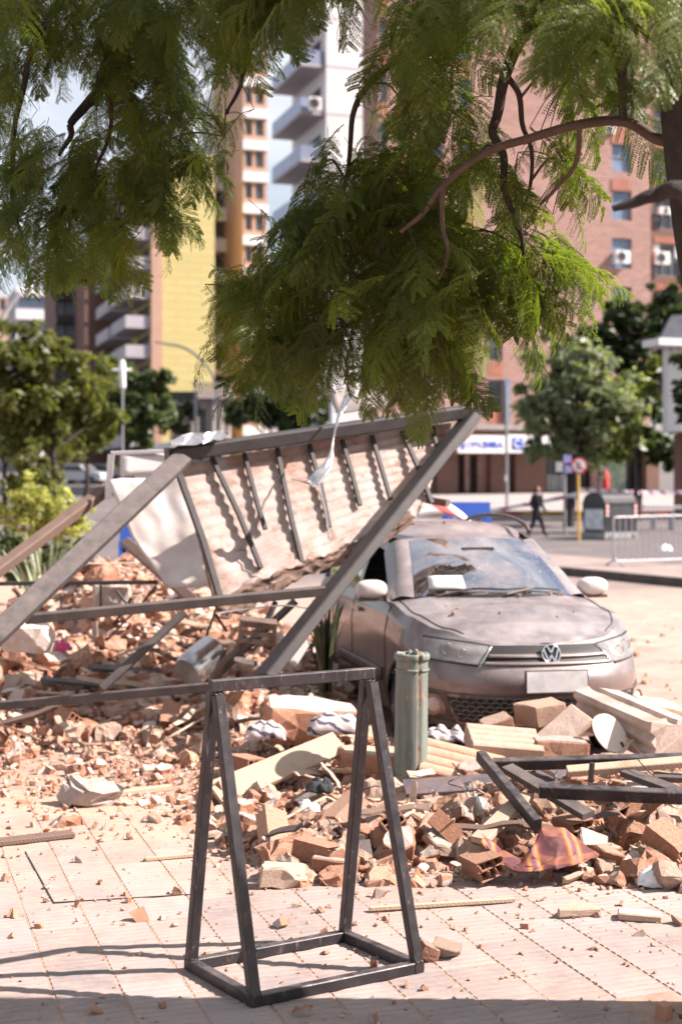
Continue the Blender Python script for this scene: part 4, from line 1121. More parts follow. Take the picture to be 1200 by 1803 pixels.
# ------------------------------------------------------------------ parked car
def car():
    TH = RAD(12)
    O = Vector((1.35, 9.0, ROAD))
    ct, st = math.cos(TH), math.sin(TH)
    def W(p):
        x, y, z = p
        return Vector((O.x + x * ct - y * st, O.y + x * st + y * ct, O.z + z))
    root = empty('parked_car', O, 'dusty taupe hatchback parked nose-on, half buried in fallen masonry', 'car', rz=TH)
    class CB(MB):
        def add(self, verts, faces, mi=0, sm=False):
            return MB.add(self, [W(v) for v in verts], faces, mi, sm)
    # paint under dust
    m = NT('taupe car paint under brick dust')
    base = m.ramp(m.noise(2, 3), (0.3, (0.105, 0.084, 0.090)), (0.7, (0.13, 0.106, 0.112)))
    up = m.sep(m.normal())[2]
    k = m.math('MULTIPLY', m.ramp(m.noise(4, 8, 0.72), (0.3, 0.15), (0.68, 1.0)), m.ramp(up, (0.1, 0.45), (0.8, 1.0)))  # brick dust, made stronger on upward faces for the hood's lit tone
    c = m.mix(k, base, (0.31, 0.272, 0.268))
    spots = m.ramp(m.noise(38, 4, 0.7), (0.66, 0.0), (0.7, 0.8))
    c = m.mix(m.math('MULTIPLY', spots, m.ramp(up, (0.2, 0.15), (0.7, 1.0))), c, (0.44, 0.34, 0.29))
    z = m.sep(m.tc('Object'))[2]
    low = m.math('MULTIPLY', m.ramp(m.sep(m.pos())[2], (0.0, 1.0), (0.62, 0.0)), m.ramp(m.noise(3, 6), (0.35, 0.2), (0.7, 1)))
    c = m.mix(low, c, (0.30, 0.165, 0.105))
    m.l(m.ramp(k, (0.0, 0.28), (1.0, 0.7)), m.b.inputs['Roughness'])
    m.bump(m.noise(140, 4, 0.7), 0.08, 0.002)
    paint = m.set(c, None, 0.25, Coat_Weight=0.6, Coat_Roughness=0.12)
    blk = surf('dusty black trim', (0.035, 0.03, 0.028), (0.07, 0.058, 0.052), 8, 0.55, 0.1, dust=0.4)
    dark = surf('cabin dark', (0.008, 0.008, 0.009), (0.015, 0.015, 0.016), 5, 0.8, 0.0)
    chrome = surf('chrome', (0.70, 0.68, 0.67), (0.78, 0.77, 0.76), 6, 0.16, 0.0, metal=0.95)
    g = NT('dusty glass')
    tr = g.n('BsdfTransparent'); tr.inputs[0].default_value = (0.55, 0.60, 0.62, 1)
    gl = g.n('BsdfGlossy'); gl.inputs['Roughness'].default_value = 0.03; gl.inputs[0].default_value = (0.9, 0.93, 1.0, 1)
    fr = g.n('Fresnel'); fr.inputs[0].default_value = 1.55
    mx = g.n('MixShader'); g.l(g.math('ADD', g.math('MULTIPLY', fr.outputs[0], 1.6), 0.38, True), mx.inputs[0]); g.l(tr.outputs[0], mx.inputs[1]); g.l(gl.outputs[0], mx.inputs[2])
    df = g.n('BsdfDiffuse'); df.inputs[0].default_value = (0.46, 0.36, 0.32, 1)
    mx2 = g.n('MixShader')
    dk = g.math('MULTIPLY', g.ramp(g.noise(2.5, 8, 0.72), (0.45, 0.02), (0.78, 0.5)), 1.0)
    dk = g.math('ADD', dk, g.ramp(g.noise(55, 3, 0.6), (0.65, 0.0), (0.68, 0.85)), True)
    g.l(dk, mx2.inputs[0]); g.l(mx.outputs[0], mx2.inputs[1]); g.l(df.outputs[0], mx2.inputs[2]); g.l(mx2.outputs[0], g.out.inputs[0])
    glass = g.mat

    HWD, NF, FB = 0.805, 2.35, 0.86
    def ztop(y):
        pts = [(0, 0.805), (0.12, 0.825), (0.4, 0.88), (0.8, 0.945), (1.25, 1.0), (2.0, 1.02), (4.2, 1.05)]
        for (a, za), (b, zb) in zip(pts, pts[1:]):
            if y <= b: return za + (zb - za) * smooth(0, 1, (y - a) / (b - a)) if y > a else za
        return pts[-1][1]
    half = []      # (x, y, nx, ny)
    for i in range(37):
        a = math.pi / 2 * i / 36
        half.append((HWD * math.sin(a) ** (2 / NF), FB * (1 - math.cos(a) ** (2 / NF))))
    for i in range(1, 95): half.append((HWD, FB + (3.45 - FB) * i / 95))
    for i in range(25):
        a = math.pi / 2 * (1 - i / 24)
        half.append(((HWD - 0.01) * math.sin(a) ** (2 / 4.0), 4.10 - 0.65 * (1 - math.cos(a) ** (2 / 4.0))))
    ring = half + [(-x, y) for x, y in half[-2:0:-1]]
    n = len(ring)
    def nrm(i):
        x0, y0 = ring[(i - 1) % n]; x1, y1 = ring[(i + 1) % n]
        d = Vector((x1 - x0, y1 - y0)); d.normalize()
        return Vector((d.y, -d.x))
    NR = [nrm(i) for i in range(n)]
    def prof(z, y, ny):
        v = (z - 0.2) / (ztop(y) - 0.2)
        t = [(0, .075), (.1, .03), (.3, .0), (.55, .004), (.72, .0), (.88, .02), (1.0, .06)]
        ins = .06
        for (a, ia), (b, ib) in zip(t, t[1:]):
            if v <= b: ins = ia + (ib - ia) * smooth(0, 1, (v - a) / (b - a)); break
        front = max(0, -ny)
        ins += front * (0.115 * max(0, (z - 0.60) / 0.22) ** 1.3 - 0.02 * math.exp(-((z - 0.56) / 0.07) ** 2) + 0.05 * max(0, 0.42 - z) / 0.2)
        return ins
    def SP(i, z, out=0.0):
        i0 = int(math.floor(i)) % n; i1 = (i0 + 1) % n; f = i - math.floor(i)
        x = ring[i0][0] * (1 - f) + ring[i1][0] * f; y = ring[i0][1] * (1 - f) + ring[i1][1] * f
        nv = (NR[i0] * (1 - f) + NR[i1] * f).normalized()
        k = prof(z, y, nv.y) - out
        return Vector((x - nv.x * k, y - nv.y * k, z))
    def idx(x):
        """ring position of lateral x on the nose"""
        a = math.asin(min(1, (abs(x) / HWD) ** (NF / 2)))
        i = a / (math.pi / 2) * 36
        return i if x >= 0 else n - i
    def sidx(y): return 36 + (y - FB) / (3.45 - FB) * 95    # ring position along the +x flank
    # --- shell
    NZ = 30
    wheels = [(0.80, 0.315), (3.26, 0.315)]
    s = CB()
    vs_ = [SP(i, 0.2 + (ztop(ring[i][1]) - 0.2) * j / NZ) for i in range(n) for j in range(NZ + 1)]
    fs = []
    for i in range(n):
        for j in range(NZ):
            q = (i * (NZ + 1) + j, ((i + 1) % n) * (NZ + 1) + j, ((i + 1) % n) * (NZ + 1) + j + 1, i * (NZ + 1) + j + 1)
            c = sum((vs_[k] for k in q), Vector()) / 4
            if abs(c.x) > 0.55 and any((c.y - wy) ** 2 + (c.z - wz) ** 2 < 0.345 ** 2 for wy, wz in wheels): continue
            fs.append(q)
    s.add(vs_, fs, 0, True)
    s.build('body', paint, root)
    # --- hood
    top = [SP(i, ztop(ring[i][1])) for i in range(0, 37 + 17)]
    s = CB()
    vs_, fs = [], []
    NX = 28
    for k, p in enumerate(top[1:]):
        for j in range(NX + 1):
            u = -1 + 2 * j / NX
            cr = 0.062 * smooth(0.05, 0.75, p.y) * (1 - abs(u) ** 2.3) + 0.010 * smooth(0.80, 0.66, abs(u)) * smooth(0.1, 0.3, p.y)
            vs_.append((p.x * u, p.y + 0.0, p.z + cr))
    for k in range(len(top) - 2):
        for j in range(NX):
            fs.append((k * (NX + 1) + j, k * (NX + 1) + j + 1, (k + 1) * (NX + 1) + j + 1, (k + 1) * (NX + 1) + j))
    s.add(vs_, fs, 0, True)
    hood = s.build('hood', paint, root)
    # --- patches on the nose
    def patch(name, c, mat, out=0.006, nu=16, nv=8, parent=root, thick=0.0, fn=None):
        """c: corners (x, z) inner-bottom, outer-bottom, outer-top, inner-top"""
        s = CB()
        def f(a, b):
            x = (c[0][0] * (1 - a) + c[1][0] * a) * (1 - b) + (c[3][0] * (1 - a) + c[2][0] * a) * b
            z = (c[0][1] * (1 - a) + c[1][1] * a) * (1 - b) + (c[3][1] * (1 - a) + c[2][1] * a) * b
            o = out
            if fn: o += fn(a, b)
            return SP(idx(x), z, o)
        s.grid(f, nu, nv)
        o = s.build(name, mat, parent)
        if thick: thicken(o, thick, -1)
        return o
    dkm = surf('grille void', (0.006, 0.006, 0.006), (0.012, 0.011, 0.011), 5, 0.6, 0)
    gr = patch('grille', [(-0.45, 0.690), (0.45, 0.690), (0.40, 0.800), (-0.40, 0.800)], dkm, 0.005, 40, 4)
    for z0, z1, wd in ((0.733, 0.752, 0.425), (0.690, 0.706, 0.445)):
        patch('grille_bar', [(-wd, z0), (wd, z0), (wd - 0.008, z1), (-wd + 0.008, z1)], surf('dusty grille bar', (0.20, 0.16, 0.15), (0.34, 0.28, 0.26), 6, 0.4, 0.0, metal=0.4), 0.020, 40, 2, gr, 0.012)
    for sx in (-1, 1):
        patch('grille_edge', [(sx * 0.452, 0.688), (sx * 0.462, 0.688), (sx * 0.412, 0.802), (sx * 0.400, 0.802)], chrome, 0.016, 3, 6, gr, 0.01)
    # badge: ring with two stacked letter strokes
    bz = 0.752
    c0 = SP(idx(0), bz, 0.032)
    tilt = Euler((RAD(-14), 0, 0)).to_matrix()
    def bp(x, z, o=0): return c0 + tilt @ Vector((x, -o, z))
    badge = CB()
    circ = [bp(0.063 * math.cos(t), 0.063 * math.sin(t), 0) for t in [2 * math.pi * i / 32 for i in range(32)]]
    badge.prism(circ, (0, 0, 0), (0, 0.02, 0))
    bd = badge.build('badge', dkm, root)
    r_ = CB(); r_.tube([bp(0.060 * math.cos(2 * math.pi * i / 36), 0.060 * math.sin(2 * math.pi * i / 36), 0.004) for i in range(37)], 0.0058, 8); r_.build('ring', chrome, bd)
    def stroke(pts, nm):
        q = CB()
        for a, b in zip(pts, pts[1:]): q.beam(bp(*a, 0.005), bp(*b, 0.005), 0.011, 0.006, Vector((0, -1, 0.2)))
        q.build(nm, chrome, bd)
    stroke([(-0.026, 0.053), (0.0, 0.008), (0.026, 0.053)], 'upper_stroke')
    stroke([(-0.048, 0.032), (-0.021, -0.052), (0.0, -0.008), (0.021, -0.052), (0.048, 0.032)], 'lower_stroke')
    # headlights
    refl = surf('headlight reflector', (0.16, 0.15, 0.148), (0.42, 0.40, 0.39), 14, 0.25, 0.0, metal=0.5)
    lens = NT('dusty headlight lens')
    t2 = lens.n('BsdfTransparent'); t2.inputs[0].default_value = (0.92, 0.92, 0.92, 1)
    p2 = lens.n('MixShader'); p2.inputs[0].default_value = 0.25
    lens.set(lens.ramp(lens.noise(9, 5), (0.3, (0.45, 0.41, 0.39)), (0.7, (0.62, 0.58, 0.56))), 0.12)
    lens.l(t2.outputs[0], p2.inputs[1]); lens.l(lens.b.outputs[0], p2.inputs[2]); lens.l(p2.outputs[0], lens.out.inputs[0])
    for sx in (-1, 1):
        cc = [(sx * 0.475, 0.682), (sx * 0.735, 0.705), (sx * 0.765, 0.835), (sx * 0.420, 0.797)]
        hl = patch('headlight', cc, refl, -0.035 + 0.045, 24, 12, root, 0, lambda a, b: -0.02 * math.sin(math.pi * a) * math.sin(math.pi * b))
        patch('lens', cc, lens.mat, 0.016, 24, 12, hl, 0, lambda a, b: 0.006 * math.sin(math.pi * a) * math.sin(math.pi * b))
        for cx_, cz_, rr in ((0.66, 0.772, 0.034), (0.58, 0.750, 0.028)):
            c_ = SP(idx(sx * cx_), cz_, 0.008)
            q = CB(); q.tube([c_ + Vector((rr * math.cos(2 * math.pi * i / 24), -0.006, rr * math.sin(2 * math.pi * i / 24))) for i in range(25)], 0.0035, 6); q.build('lamp_ring', refl, hl)
        for a_, b_ in (((cc[0]), (cc[1])), ((cc[3]), (cc[2]))):
            q = CB(); q.tube([SP(idx(a_[0] + (b_[0] - a_[0]) * t / 12), a_[1] + (b_[1] - a_[1]) * t / 12, 0.008) for t in range(13)], 0.008, 6); q.build('seal', dkm, hl)
    # bumper: lower dark intake with honeycomb, fog lamps, lip
    it = patch('lower_intake', [(-0.58, 0.315), (0.58, 0.315), (0.63, 0.475), (-0.63, 0.475)], dkm, 0.004, 40, 6)
    hc = CB()
    rows, cols = 6, 22
    for r in range(rows):
        z0 = 0.320 + r * 0.027
        for c in range(cols):
            x = -0.585 + (c + (0.5 if r % 2 else 0)) * 0.0535
            w = 0.0235
            if abs(x) > 0.59: continue
            a, b, cc_, d_ = (x - w, z0 + .0135), (x - w * .5, z0 + .026), (x + w * .5, z0 + .026), (x + w, z0 + .0135)
            for p, q in ((a, b), (b, cc_), (cc_, d_)):
                hc.beam(SP(idx(p[0]), p[1], 0.012), SP(idx(q[0]), q[1], 0.012), 0.004, 0.012, Vector((0, -1, 0)))
    hc.build('honeycomb', surf('grey honeycomb plastic', (0.13, 0.11, 0.105), (0.22, 0.19, 0.18), 6, 0.5, 0), it)
    for sx in (-1, 1):
        fg = patch('fog_surround', [(sx * 0.60, 0.30), (sx * 0.765, 0.32), (sx * 0.765, 0.525), (sx * 0.635, 0.505)], blk, 0.006, 14, 10, root, 0, lambda a, b: -0.02 * math.sin(math.pi * a) ** 2 * math.sin(math.pi * b) ** 2)
        c_ = SP(idx(sx * 0.692), 0.415, 0.004); nv = NR[int(idx(sx * 0.692)) % n]
        ax = Vector((nv.x * 0.45, nv.y, 0)).normalized(); sd = Vector((-ax.y, ax.x, 0))
        q = CB(); q.tube([c_ + (sd * math.cos(2 * math.pi * i / 24) + Vector((0, 0, 1)) * math.sin(2 * math.pi * i / 24)) * 0.060 + ax * 0.008 for i in range(25)], 0.012, 8); q.build('bezel', surf('brown bezel', (0.20, 0.12, 0.085), (0.28, 0.17, 0.12), 6, 0.6, 0), fg)
        q = CB(); q.grid(lambda a, b: c_ + (sd * math.cos(2 * math.pi * a) + Vector((0, 0, 1)) * math.sin(2 * math.pi * a)) * 0.054 * b + ax * (0.006 + 0.018 * (1 - b * b)), 24, 5); q.build('lamp', surf('dusty fog lamp', (0.42, 0.33, 0.28), (0.55, 0.46, 0.42), 8, 0.15, 0), fg)
    # bumper crease and lower lip
    q = CB(); q.tube([SP(idx(-0.80 + 1.6 * t / 50), 0.498, 0.004) for t in range(51)], 0.006, 6); q.build('bumper_crease', blk, root)
    patch('chin_lip', [(-0.78, 0.235), (0.78, 0.235), (0.76, 0.29), (-0.76, 0.29)], blk, 0.012, 40, 4, root, 0.02)
    # plate without characters, in its holder
    pl = CB(); pz = 0.59
    c_ = SP(idx(0), pz, 0.022)
    pl.box(c_, (0.42, 0.014, 0.145), Euler((RAD(-3), 0, 0)).to_matrix())
    po = pl.build('plate_holder', blk, root)
    q = CB(); q.box(c_ + Vector((0, -0.010, 0)), (0.40, 0.006, 0.130), Euler((RAD(-3), 0, 0)).to_matrix()); q.build('plate', surf('pale number plate', (0.42, 0.40, 0.40), (0.62, 0.60, 0.60), 9, 0.5, 0), po)
    # --- windscreen and pillars
    def ws(a, b, k=0.0):
        """a in -1..1 across at the glass edge, b up"""
        base = Vector((0.585 * a, 1.03 + 0.20 * a * a, 1.062 - 0.028 * a * a))
        tp = Vector((0.45 * a, 1.80 + 0.10 * a * a, 1.435 - 0.022 * a * a))
        return base.lerp(tp, b) + Vector((0, -0.5, 0.85)) * (0.022 * math.sin(math.pi * b) + k)
    s = CB(); s.grid(lambda a, b: ws(2 * a - 1, b, 0.004), 24, 14)
    wsc = s.build('windscreen', glass, root)
    for (a0, a1, b0, b1) in ((-1, 1, -0.03, 0.035), (-1, 1, 0.955, 1.0), (-1.0, -0.955, 0, 1), (0.955, 1.0, 0, 1)):
        s = CB(); s.grid(lambda a, b: ws(a0 + (a1 - a0) * a, b0 + (b1 - b0) * b, 0.001), 16, 6); s.build('black_border', dkm, wsc)
    def apil(sx, a, b):   # pillar from glass edge (a=0) out to the door line (a=1)
        g0 = ws(sx, b)
        o0 = Vector((sx * (0.735 - 0.145 * b), 1.33 + 0.66 * b, 1.005 + 0.375 * b))
        return g0.lerp(o0, a) + Vector((sx * 0.35, -0.35, 0.5)) * 0.045 * math.sin(math.pi * a)
    for sx in (-1, 1):
        s = CB(); s.grid(lambda a, b: apil(sx, a, b), 8, 14); s.build('front_pillar', paint, root)
    # cowl, wipers
    s = CB(); s.grid(lambda a, b: ws((2 * a - 1) * 1.08, -0.12 + 0.13 * b, -0.005), 24, 4); s.build('cowl', blk, root)
    for x0, x1 in ((-0.50, 0.02), (0.02, 0.52)):
        wp = CB(); wp.tube([ws(x0 / 0.645 + (x1 - x0) / 0.645 * t / 8, 0.035 + 0.02 * math.sin(t / 8 * math.pi), 0.022) for t in range(9)], 0.008, 6)
        w_ = wp.build('wiper', dkm, root)
        q = CB(); q.tube([ws(x0 / 0.645, -0.03, 0.02), ws((x0 + (x1 - x0) * 0.5) / 0.645, 0.04, 0.032)], 0.010, 6); q.build('wiper_arm', blk, w_)
    # paper behind the glass corner, smashed rear-view area
    q = CB(); q.grid(lambda a, b: ws(-0.84 + 0.42 * a, 0.10 + 0.20 * b - 0.02 * a, 0.010), 4, 3); thicken(q.build('paper_notice', M['white'], wsc), 0.001)
    # --- roof and sides
    def redge(y):
        z = 1.412 + 0.085 * smooth(1.85, 2.6, y) - 0.07 * smooth(3.0, 3.95, y)
        return 0.545 + 0.02 * smooth(1.85, 2.6, y) - 0.03 * smooth(3.2, 3.95, y), z
    def roof(a, b):
        y = 1.80 + 2.02 * b; u = 2 * a - 1
        yy = y + 0.10 * u * u * (1 - b) - 0.06 * u * u * b
        x, z = redge(yy)
        hw, hz = (0.45, 1.413) if b == 0 else (x, z)
        k = smooth(0, 0.25, b)
        w_ = 0.45 + (x - 0.45) * k
        return Vector((w_ * u, yy, (1.413 + (z - 1.413) * k) + (0.022 + 0.035 * k) * (1 - abs(u) ** 2.4)))
    s = CB(); s.grid(roof, 24, 24); s.build('roof', paint, root)
    def side(sx, a, b):
        y = 1.28 + (3.92 - 1.28) * a
        i = sidx(min(y, 3.44)) if y <= 3.44 else 131 + (y - 3.45) / 0.6 * 17
        lo = SP(min(i, 150), ztop(y)); lo = Vector((lo.x, y, lo.z - 0.005))
        t = min(1, (y - 1.33) / 0.66)
        if t < 1:
            hi = apil(1, 1, max(0, t)); hi = Vector((hi.x, y, hi.z))
            if t < 0: hi = lo + Vector((-0.03, 0, 0.01))
        else:
            x, z = redge(y); hi = Vector((x + 0.03, y, z - 0.025))
        p = lo.lerp(hi, b) + Vector((0.02 * math.sin(math.pi * b), 0, 0))
        return Vector((sx * p.x, p.y, p.z))
    wins = [(1.50, 2.26), (2.36, 3.04), (3.12, 3.62)]
    for sx in (-1, 1):
        s, gl_, fr_ = CB(), CB(), CB()
        NA, NB = 132, 20
        vs_ = [side(sx, i / NA, j / NB) for i in range(NA + 1) for j in range(NB + 1)]
        f0, f1 = [], []
        for i in range(NA):
            for j in range(NB):
                q = (i * (NB + 1) + j, (i + 1) * (NB + 1) + j, (i + 1) * (NB + 1) + j + 1, i * (NB + 1) + j + 1)
                if sx < 0: q = q[::-1]
                y = 1.28 + 2.64 * (i + .5) / NA; b = (j + .5) / NB
                hit = -1
                for wi, (y0, y1) in enumerate(wins):
                    rr = 0.10
                    bb0, bb1 = 0.09, 0.90
                    if wi == 0: bb1 = 0.86
                    if y0 < y < y1 and bb0 < b < bb1:
                        dx = max(0, rr - min(y - y0, y1 - y)); db = max(0, 0.2 - (bb1 - b)) * 0.45
                        if math.hypot(dx, db) < rr: hit = wi
                if hit < 0: f0.append(q)
                elif not (hit == 0 and sx < 0): f1.append(q)
        s.add(vs_, f0, 0, True); s.build('side_frame', paint, root)
        gl_.add(vs_, f1, 0, True); gl_.build('side_glass', glass, root)
        # dark seal round the front window
        q = CB()
        pts = []
        for y0, y1 in wins[:1]:
            a0, a1 = (y0 - 1.28) / 2.64, (y1 - 1.28) / 2.64
            pts = [side(sx, a0 + (a1 - a0) * t / 14, 0.085) for t in range(15)]
        q.tube([p + Vector((sx * 0.006, 0, 0)) for p in pts], 0.008, 6); q.build('window_seal', dkm, root)
        # roof rail on two feet
        q = CB()
        q.tube(catmull([(sx * 0.535, 1.98, 1.47), (sx * 0.535, 2.12, 1.535), (sx * 0.54, 2.6, 1.585), (sx * 0.54, 3.2, 1.58), (sx * 0.53, 3.6, 1.535), (sx * 0.525, 3.75, 1.46)], 8), 0.017, 8)
        q.build('roof_rail', blk, root)
        # mirror
        q = CB()
        mc = Vector((sx * 0.845, 1.47, 1.075))
        q.grid(lambda a, b: mc + Vector((sx * 0.115 * math.copysign(abs(math.cos(2 * math.pi * a)) ** 0.8, math.cos(2 * math.pi * a)) * math.sin(math.pi * b) ** 0.6, -0.085 * math.cos(math.pi * b) , 0.068 * math.copysign(abs(math.sin(2 * math.pi * a)) ** 0.75, math.sin(2 * math.pi * a)) * math.sin(math.pi * b) ** 0.6 + 0.006)), 28, 14)
        mm = q.build('mirror', surf('pale mirror cap under dust', (0.52, 0.46, 0.44), (0.68, 0.62, 0.60), 4, 0.4, 0.05), root)
        q = CB(); q.box(mc + Vector((0, 0, -0.066)), (0.20, 0.10, 0.022)); q.box(mc + Vector((-sx * 0.10, 0.03, -0.05)), (0.10, 0.05, 0.035)); q.build('mirror_foot', blk, mm)
        # wheel arch flare, tyre, rim, moulding, door lines, handle
        for wy, wz in wheels:
            q = CB()
            N_ = 30
            def fl(a, b):
                th = RAD(-12) + RAD(204) * a
                r = 0.318 + 0.065 * b
                y = wy + r * math.cos(th); z = max(0.20, wz + r * math.sin(th))
                i = sidx(y) if y > FB else idx_y(y)
                p = SP(i, min(z, ztop(y) - 0.02), 0.012 - 0.012 * b)
                return Vector((sx * p.x, p.y, p.z))
            def idx_y(y):
                c = max(0, 1 - y / FB) ** (NF / 2)
                return math.acos(min(1, c)) / (math.pi / 2) * 36
            q.grid(fl, N_, 3); thicken(q.build('wheel_arch', blk, root), 0.012)
            q = CB()
            q.tube([(sx * (0.60 + 0.0), wy, wz - 0.02), (sx * 0.61, wy, wz - 0.02), (sx * 0.78, wy, wz - 0.02), (sx * 0.80, wy, wz - 0.02)], [0.27, 0.295, 0.295, 0.275], 36)
            wh = q.build('wheel', surf('tyre rubber', (0.03, 0.026, 0.024), (0.07, 0.055, 0.048), 8, 0.85, 0.2), root)
            q = CB(); q.tube([(sx * 0.79, wy, wz - 0.02), (sx * 0.808, wy, wz - 0.02)], [0.19, 0.18], 30)
            for k in range(5):
                th = 2 * math.pi * k / 5
                q.beam((sx * 0.812, wy, wz - 0.02), (sx * 0.812, wy + 0.18 * math.cos(th), wz - 0.02 + 0.18 * math.sin(th)), 0.05, 0.012, Vector((sx, 0, 0)))
            q.build('rim', surf('dusty alloy', (0.25, 0.2, 0.18), (0.36, 0.3, 0.28), 5, 0.5, 0, metal=0.5), wh)
        q = CB()
        q.grid(lambda a, b: (lambda p: Vector((sx * p.x, p.y, p.z)))(SP(sidx(1.28 + 1.45 * a), 0.45 + 0.085 * b, 0.012)), 20, 3)
        thicken(q.build('side_moulding', blk, root), 0.012)
        for yy in (1.22, 2.30, 3.02):
            q = CB(); q.tube([(lambda p: Vector((sx * p.x, p.y, p.z)))(SP(sidx(yy + 0.05 * (z_ - 0.6)), z_, 0.001)) for z_ in [0.27 + 0.72 * t / 16 for t in range(17)]], 0.004, 5); q.build('door_gap', dkm, root)
        q = CB(); hp = SP(sidx(2.12), 0.90, 0.02); q.beam((sx * hp.x, 2.02, 0.89), (sx * hp.x, 2.20, 0.895), 0.022, 0.028); q.build('door_handle', paint, root)
    # hood shut lines
    for sx in (-1, 1):
        q = CB()
        q.tube([(sx * top[k].x * 0.93, top[k].y, top[k].z + 0.062 * smooth(0.05, 0.75, top[k].y) * (1 - 0.93 ** 2.3) + 0.002) for k in range(20, len(top))], 0.004, 5)
        q.build('shut_line', dkm, hood)
    # tailgate, floor, seats, dash
    s = CB()
    def tail(a, b):
        u = 2 * a - 1
        r_ = roof(a, 1.0)
        lo = Vector((0.74 * u, 4.07 - 0.10 * abs(u) ** 3, 1.045))
        return r_.lerp(lo, b) + Vector((0, 0.05 * math.sin(math.pi * b), 0))
    s.grid(tail, 20, 10); s.build('tailgate', paint, root)
    s = CB(); s.box((0, 2.1, 0.24), (1.5, 3.5, 0.06)); s.build('floor_pan', dark, root)
    s = CB(); s.box((0, 1.42, 0.90), (1.36, 0.42, 0.22)); s.box((0, 1.25, 0.6), (1.3, 0.05, 0.7)); s.build('dashboard', dark, root)
    seat = surf('dark seat cloth', (0.02, 0.02, 0.022), (0.04, 0.04, 0.042), 9, 0.9, 0.2)
    for x in (-0.36, 0.36):
        for y in (2.3, 3.15):
            q = CB(); q.box((x, y - 0.22, 0.55), (0.5, 0.5, 0.16)); q.box((x, y + 0.02, 0.85), (0.48, 0.13, 0.55), Euler((RAD(-14), 0, 0)).to_matrix()); q.box((x, y + 0.10, 1.22), (0.26, 0.09, 0.17))
            q.build('seat', seat, root)
    q = CB(); q.tube([(0.36 + 0.18 * math.cos(2 * math.pi * i / 24), 1.72 + 0.06 * math.sin(2 * math.pi * i / 24), 0.98 + 0.17 * math.sin(2 * math.pi * i / 24)) for i in range(25)], 0.014, 6); q.build('steering_wheel', dark, root)
    q = CB(); q.box((0, 1.62, 1.335), (0.24, 0.05, 0.07)); q.build('rear_view_mirror', dark, root)
    # small debris lying on roof, hood and wiper well
    r = random.Random(3)
    for i in range(26):
        k, me = kinds_[r.randrange(16)]
        sz = r.uniform(0.012, 0.035)
        if i < 10: p = ws(r.uniform(-0.9, 0.95), r.uniform(-0.08, 0.02), 0.02)
        elif i < 18: p = Vector((r.uniform(-0.5, 0.5), r.uniform(0.4, 0.95), 0)); p.z = ztop(p.y) + 0.055
        else: p = Vector((r.uniform(-0.45, 0.45), r.uniform(2.1, 3.2), 1.545))
        o = obj('brick_crumb', me); o.location = W(p); o.scale = (sz,) * 3; o.rotation_euler = (r.random() * 3, r.random() * 3, r.random() * 3)
        tag(o, ['brick crumb caught along the foot of the windscreen', 'brick crumb lying on the hood of the car', 'brick crumb lying on the roof of the car'][0 if i < 10 else 1 if i < 18 else 2], 'crumb', 'brick crumbs on the car')
car()

# red and white tape sagging behind the car roof
def tape():
    m = NT('red and white warning tape')
    w = m.n('TexWave', wave_type='BANDS', bands_direction='DIAGONAL'); w.inputs['Scale'].default_value = 1.6; m.l(m.tc('Object'), w.inputs[0])
    m.set(m.ramp(w.outputs['Fac'], (0.74, (0.78, 0.72, 0.72)), (0.8, (0.60, 0.14, 0.13))), 0.4)
    pts = catmull([P(670, 925, 13.4), P(700, 908, 13.4), P(740, 897, 13.4), P(775, 893, 13.4), P(805, 903, 13.4), P(832, 920, 13.4)], 6)
    s = MB(); k = len(pts) - 1
    s.grid(lambda a, b: pts[round(a * k)] + Vector((0, 0.05 * b, 0.14 * (b - 0.5) * math.sin(math.pi * min(1, a * 0.9 + 0.08)))), k, 3)
    thicken(s.build('warning_tape', m.mat, None, 'slack red and white tape looped behind the car roof', 'tape'), 0.001)
    return m.mat
M['tape'] = tape()
# ------------------------------------------------------------------ near feathery-leaved tree
def leafmat(name, a, b, c, tr=0.5, spec=0.28):
    m = NT(name)
    col = m.ramp(m.noise(3.5, 3, 0.5, 'World'), (0.3, a), (0.55, b), (0.75, c))
    if name.startswith('feath'):
        rn = m.rand()
        col = m.mix(1.0, col, m.ramp(rn, (0.0, (0.62, 0.70, 0.7)), (0.5, (1.0, 1.0, 1.0)), (0.9, (1.1, 1.06, 0.9)), (1.0, (1.25, 1.0, 0.7))), 'MULTIPLY')
    m.set(col, 0.42); m.b.inputs['Specular IOR Level'].default_value = spec
    t = m.n('BsdfTranslucent'); m.l(m.mix(1.0, col, (1.6, 1.7, 0.5), 'MULTIPLY'), t.inputs[0])
    x = m.n('MixShader'); x.inputs[0].default_value = tr
    m.l(m.b.outputs[0], x.inputs[1]); m.l(t.outputs[0], x.inputs[2]); m.l(x.outputs[0], m.out.inputs[0])
    return m.mat
M['frond'] = leafmat('feathery leaflets', (0.066, 0.098, 0.020), (0.115, 0.156, 0.032), (0.185, 0.218, 0.055))
M['bark'] = surf('dark bark', (0.016, 0.011, 0.010), (0.040, 0.028, 0.025), 14, 0.85, 0.7, 50, bdist=0.02)
M['twig'] = surf('reddish twig bark', (0.050, 0.027, 0.021), (0.095, 0.058, 0.046), 14, 0.75, 0.3, 60)

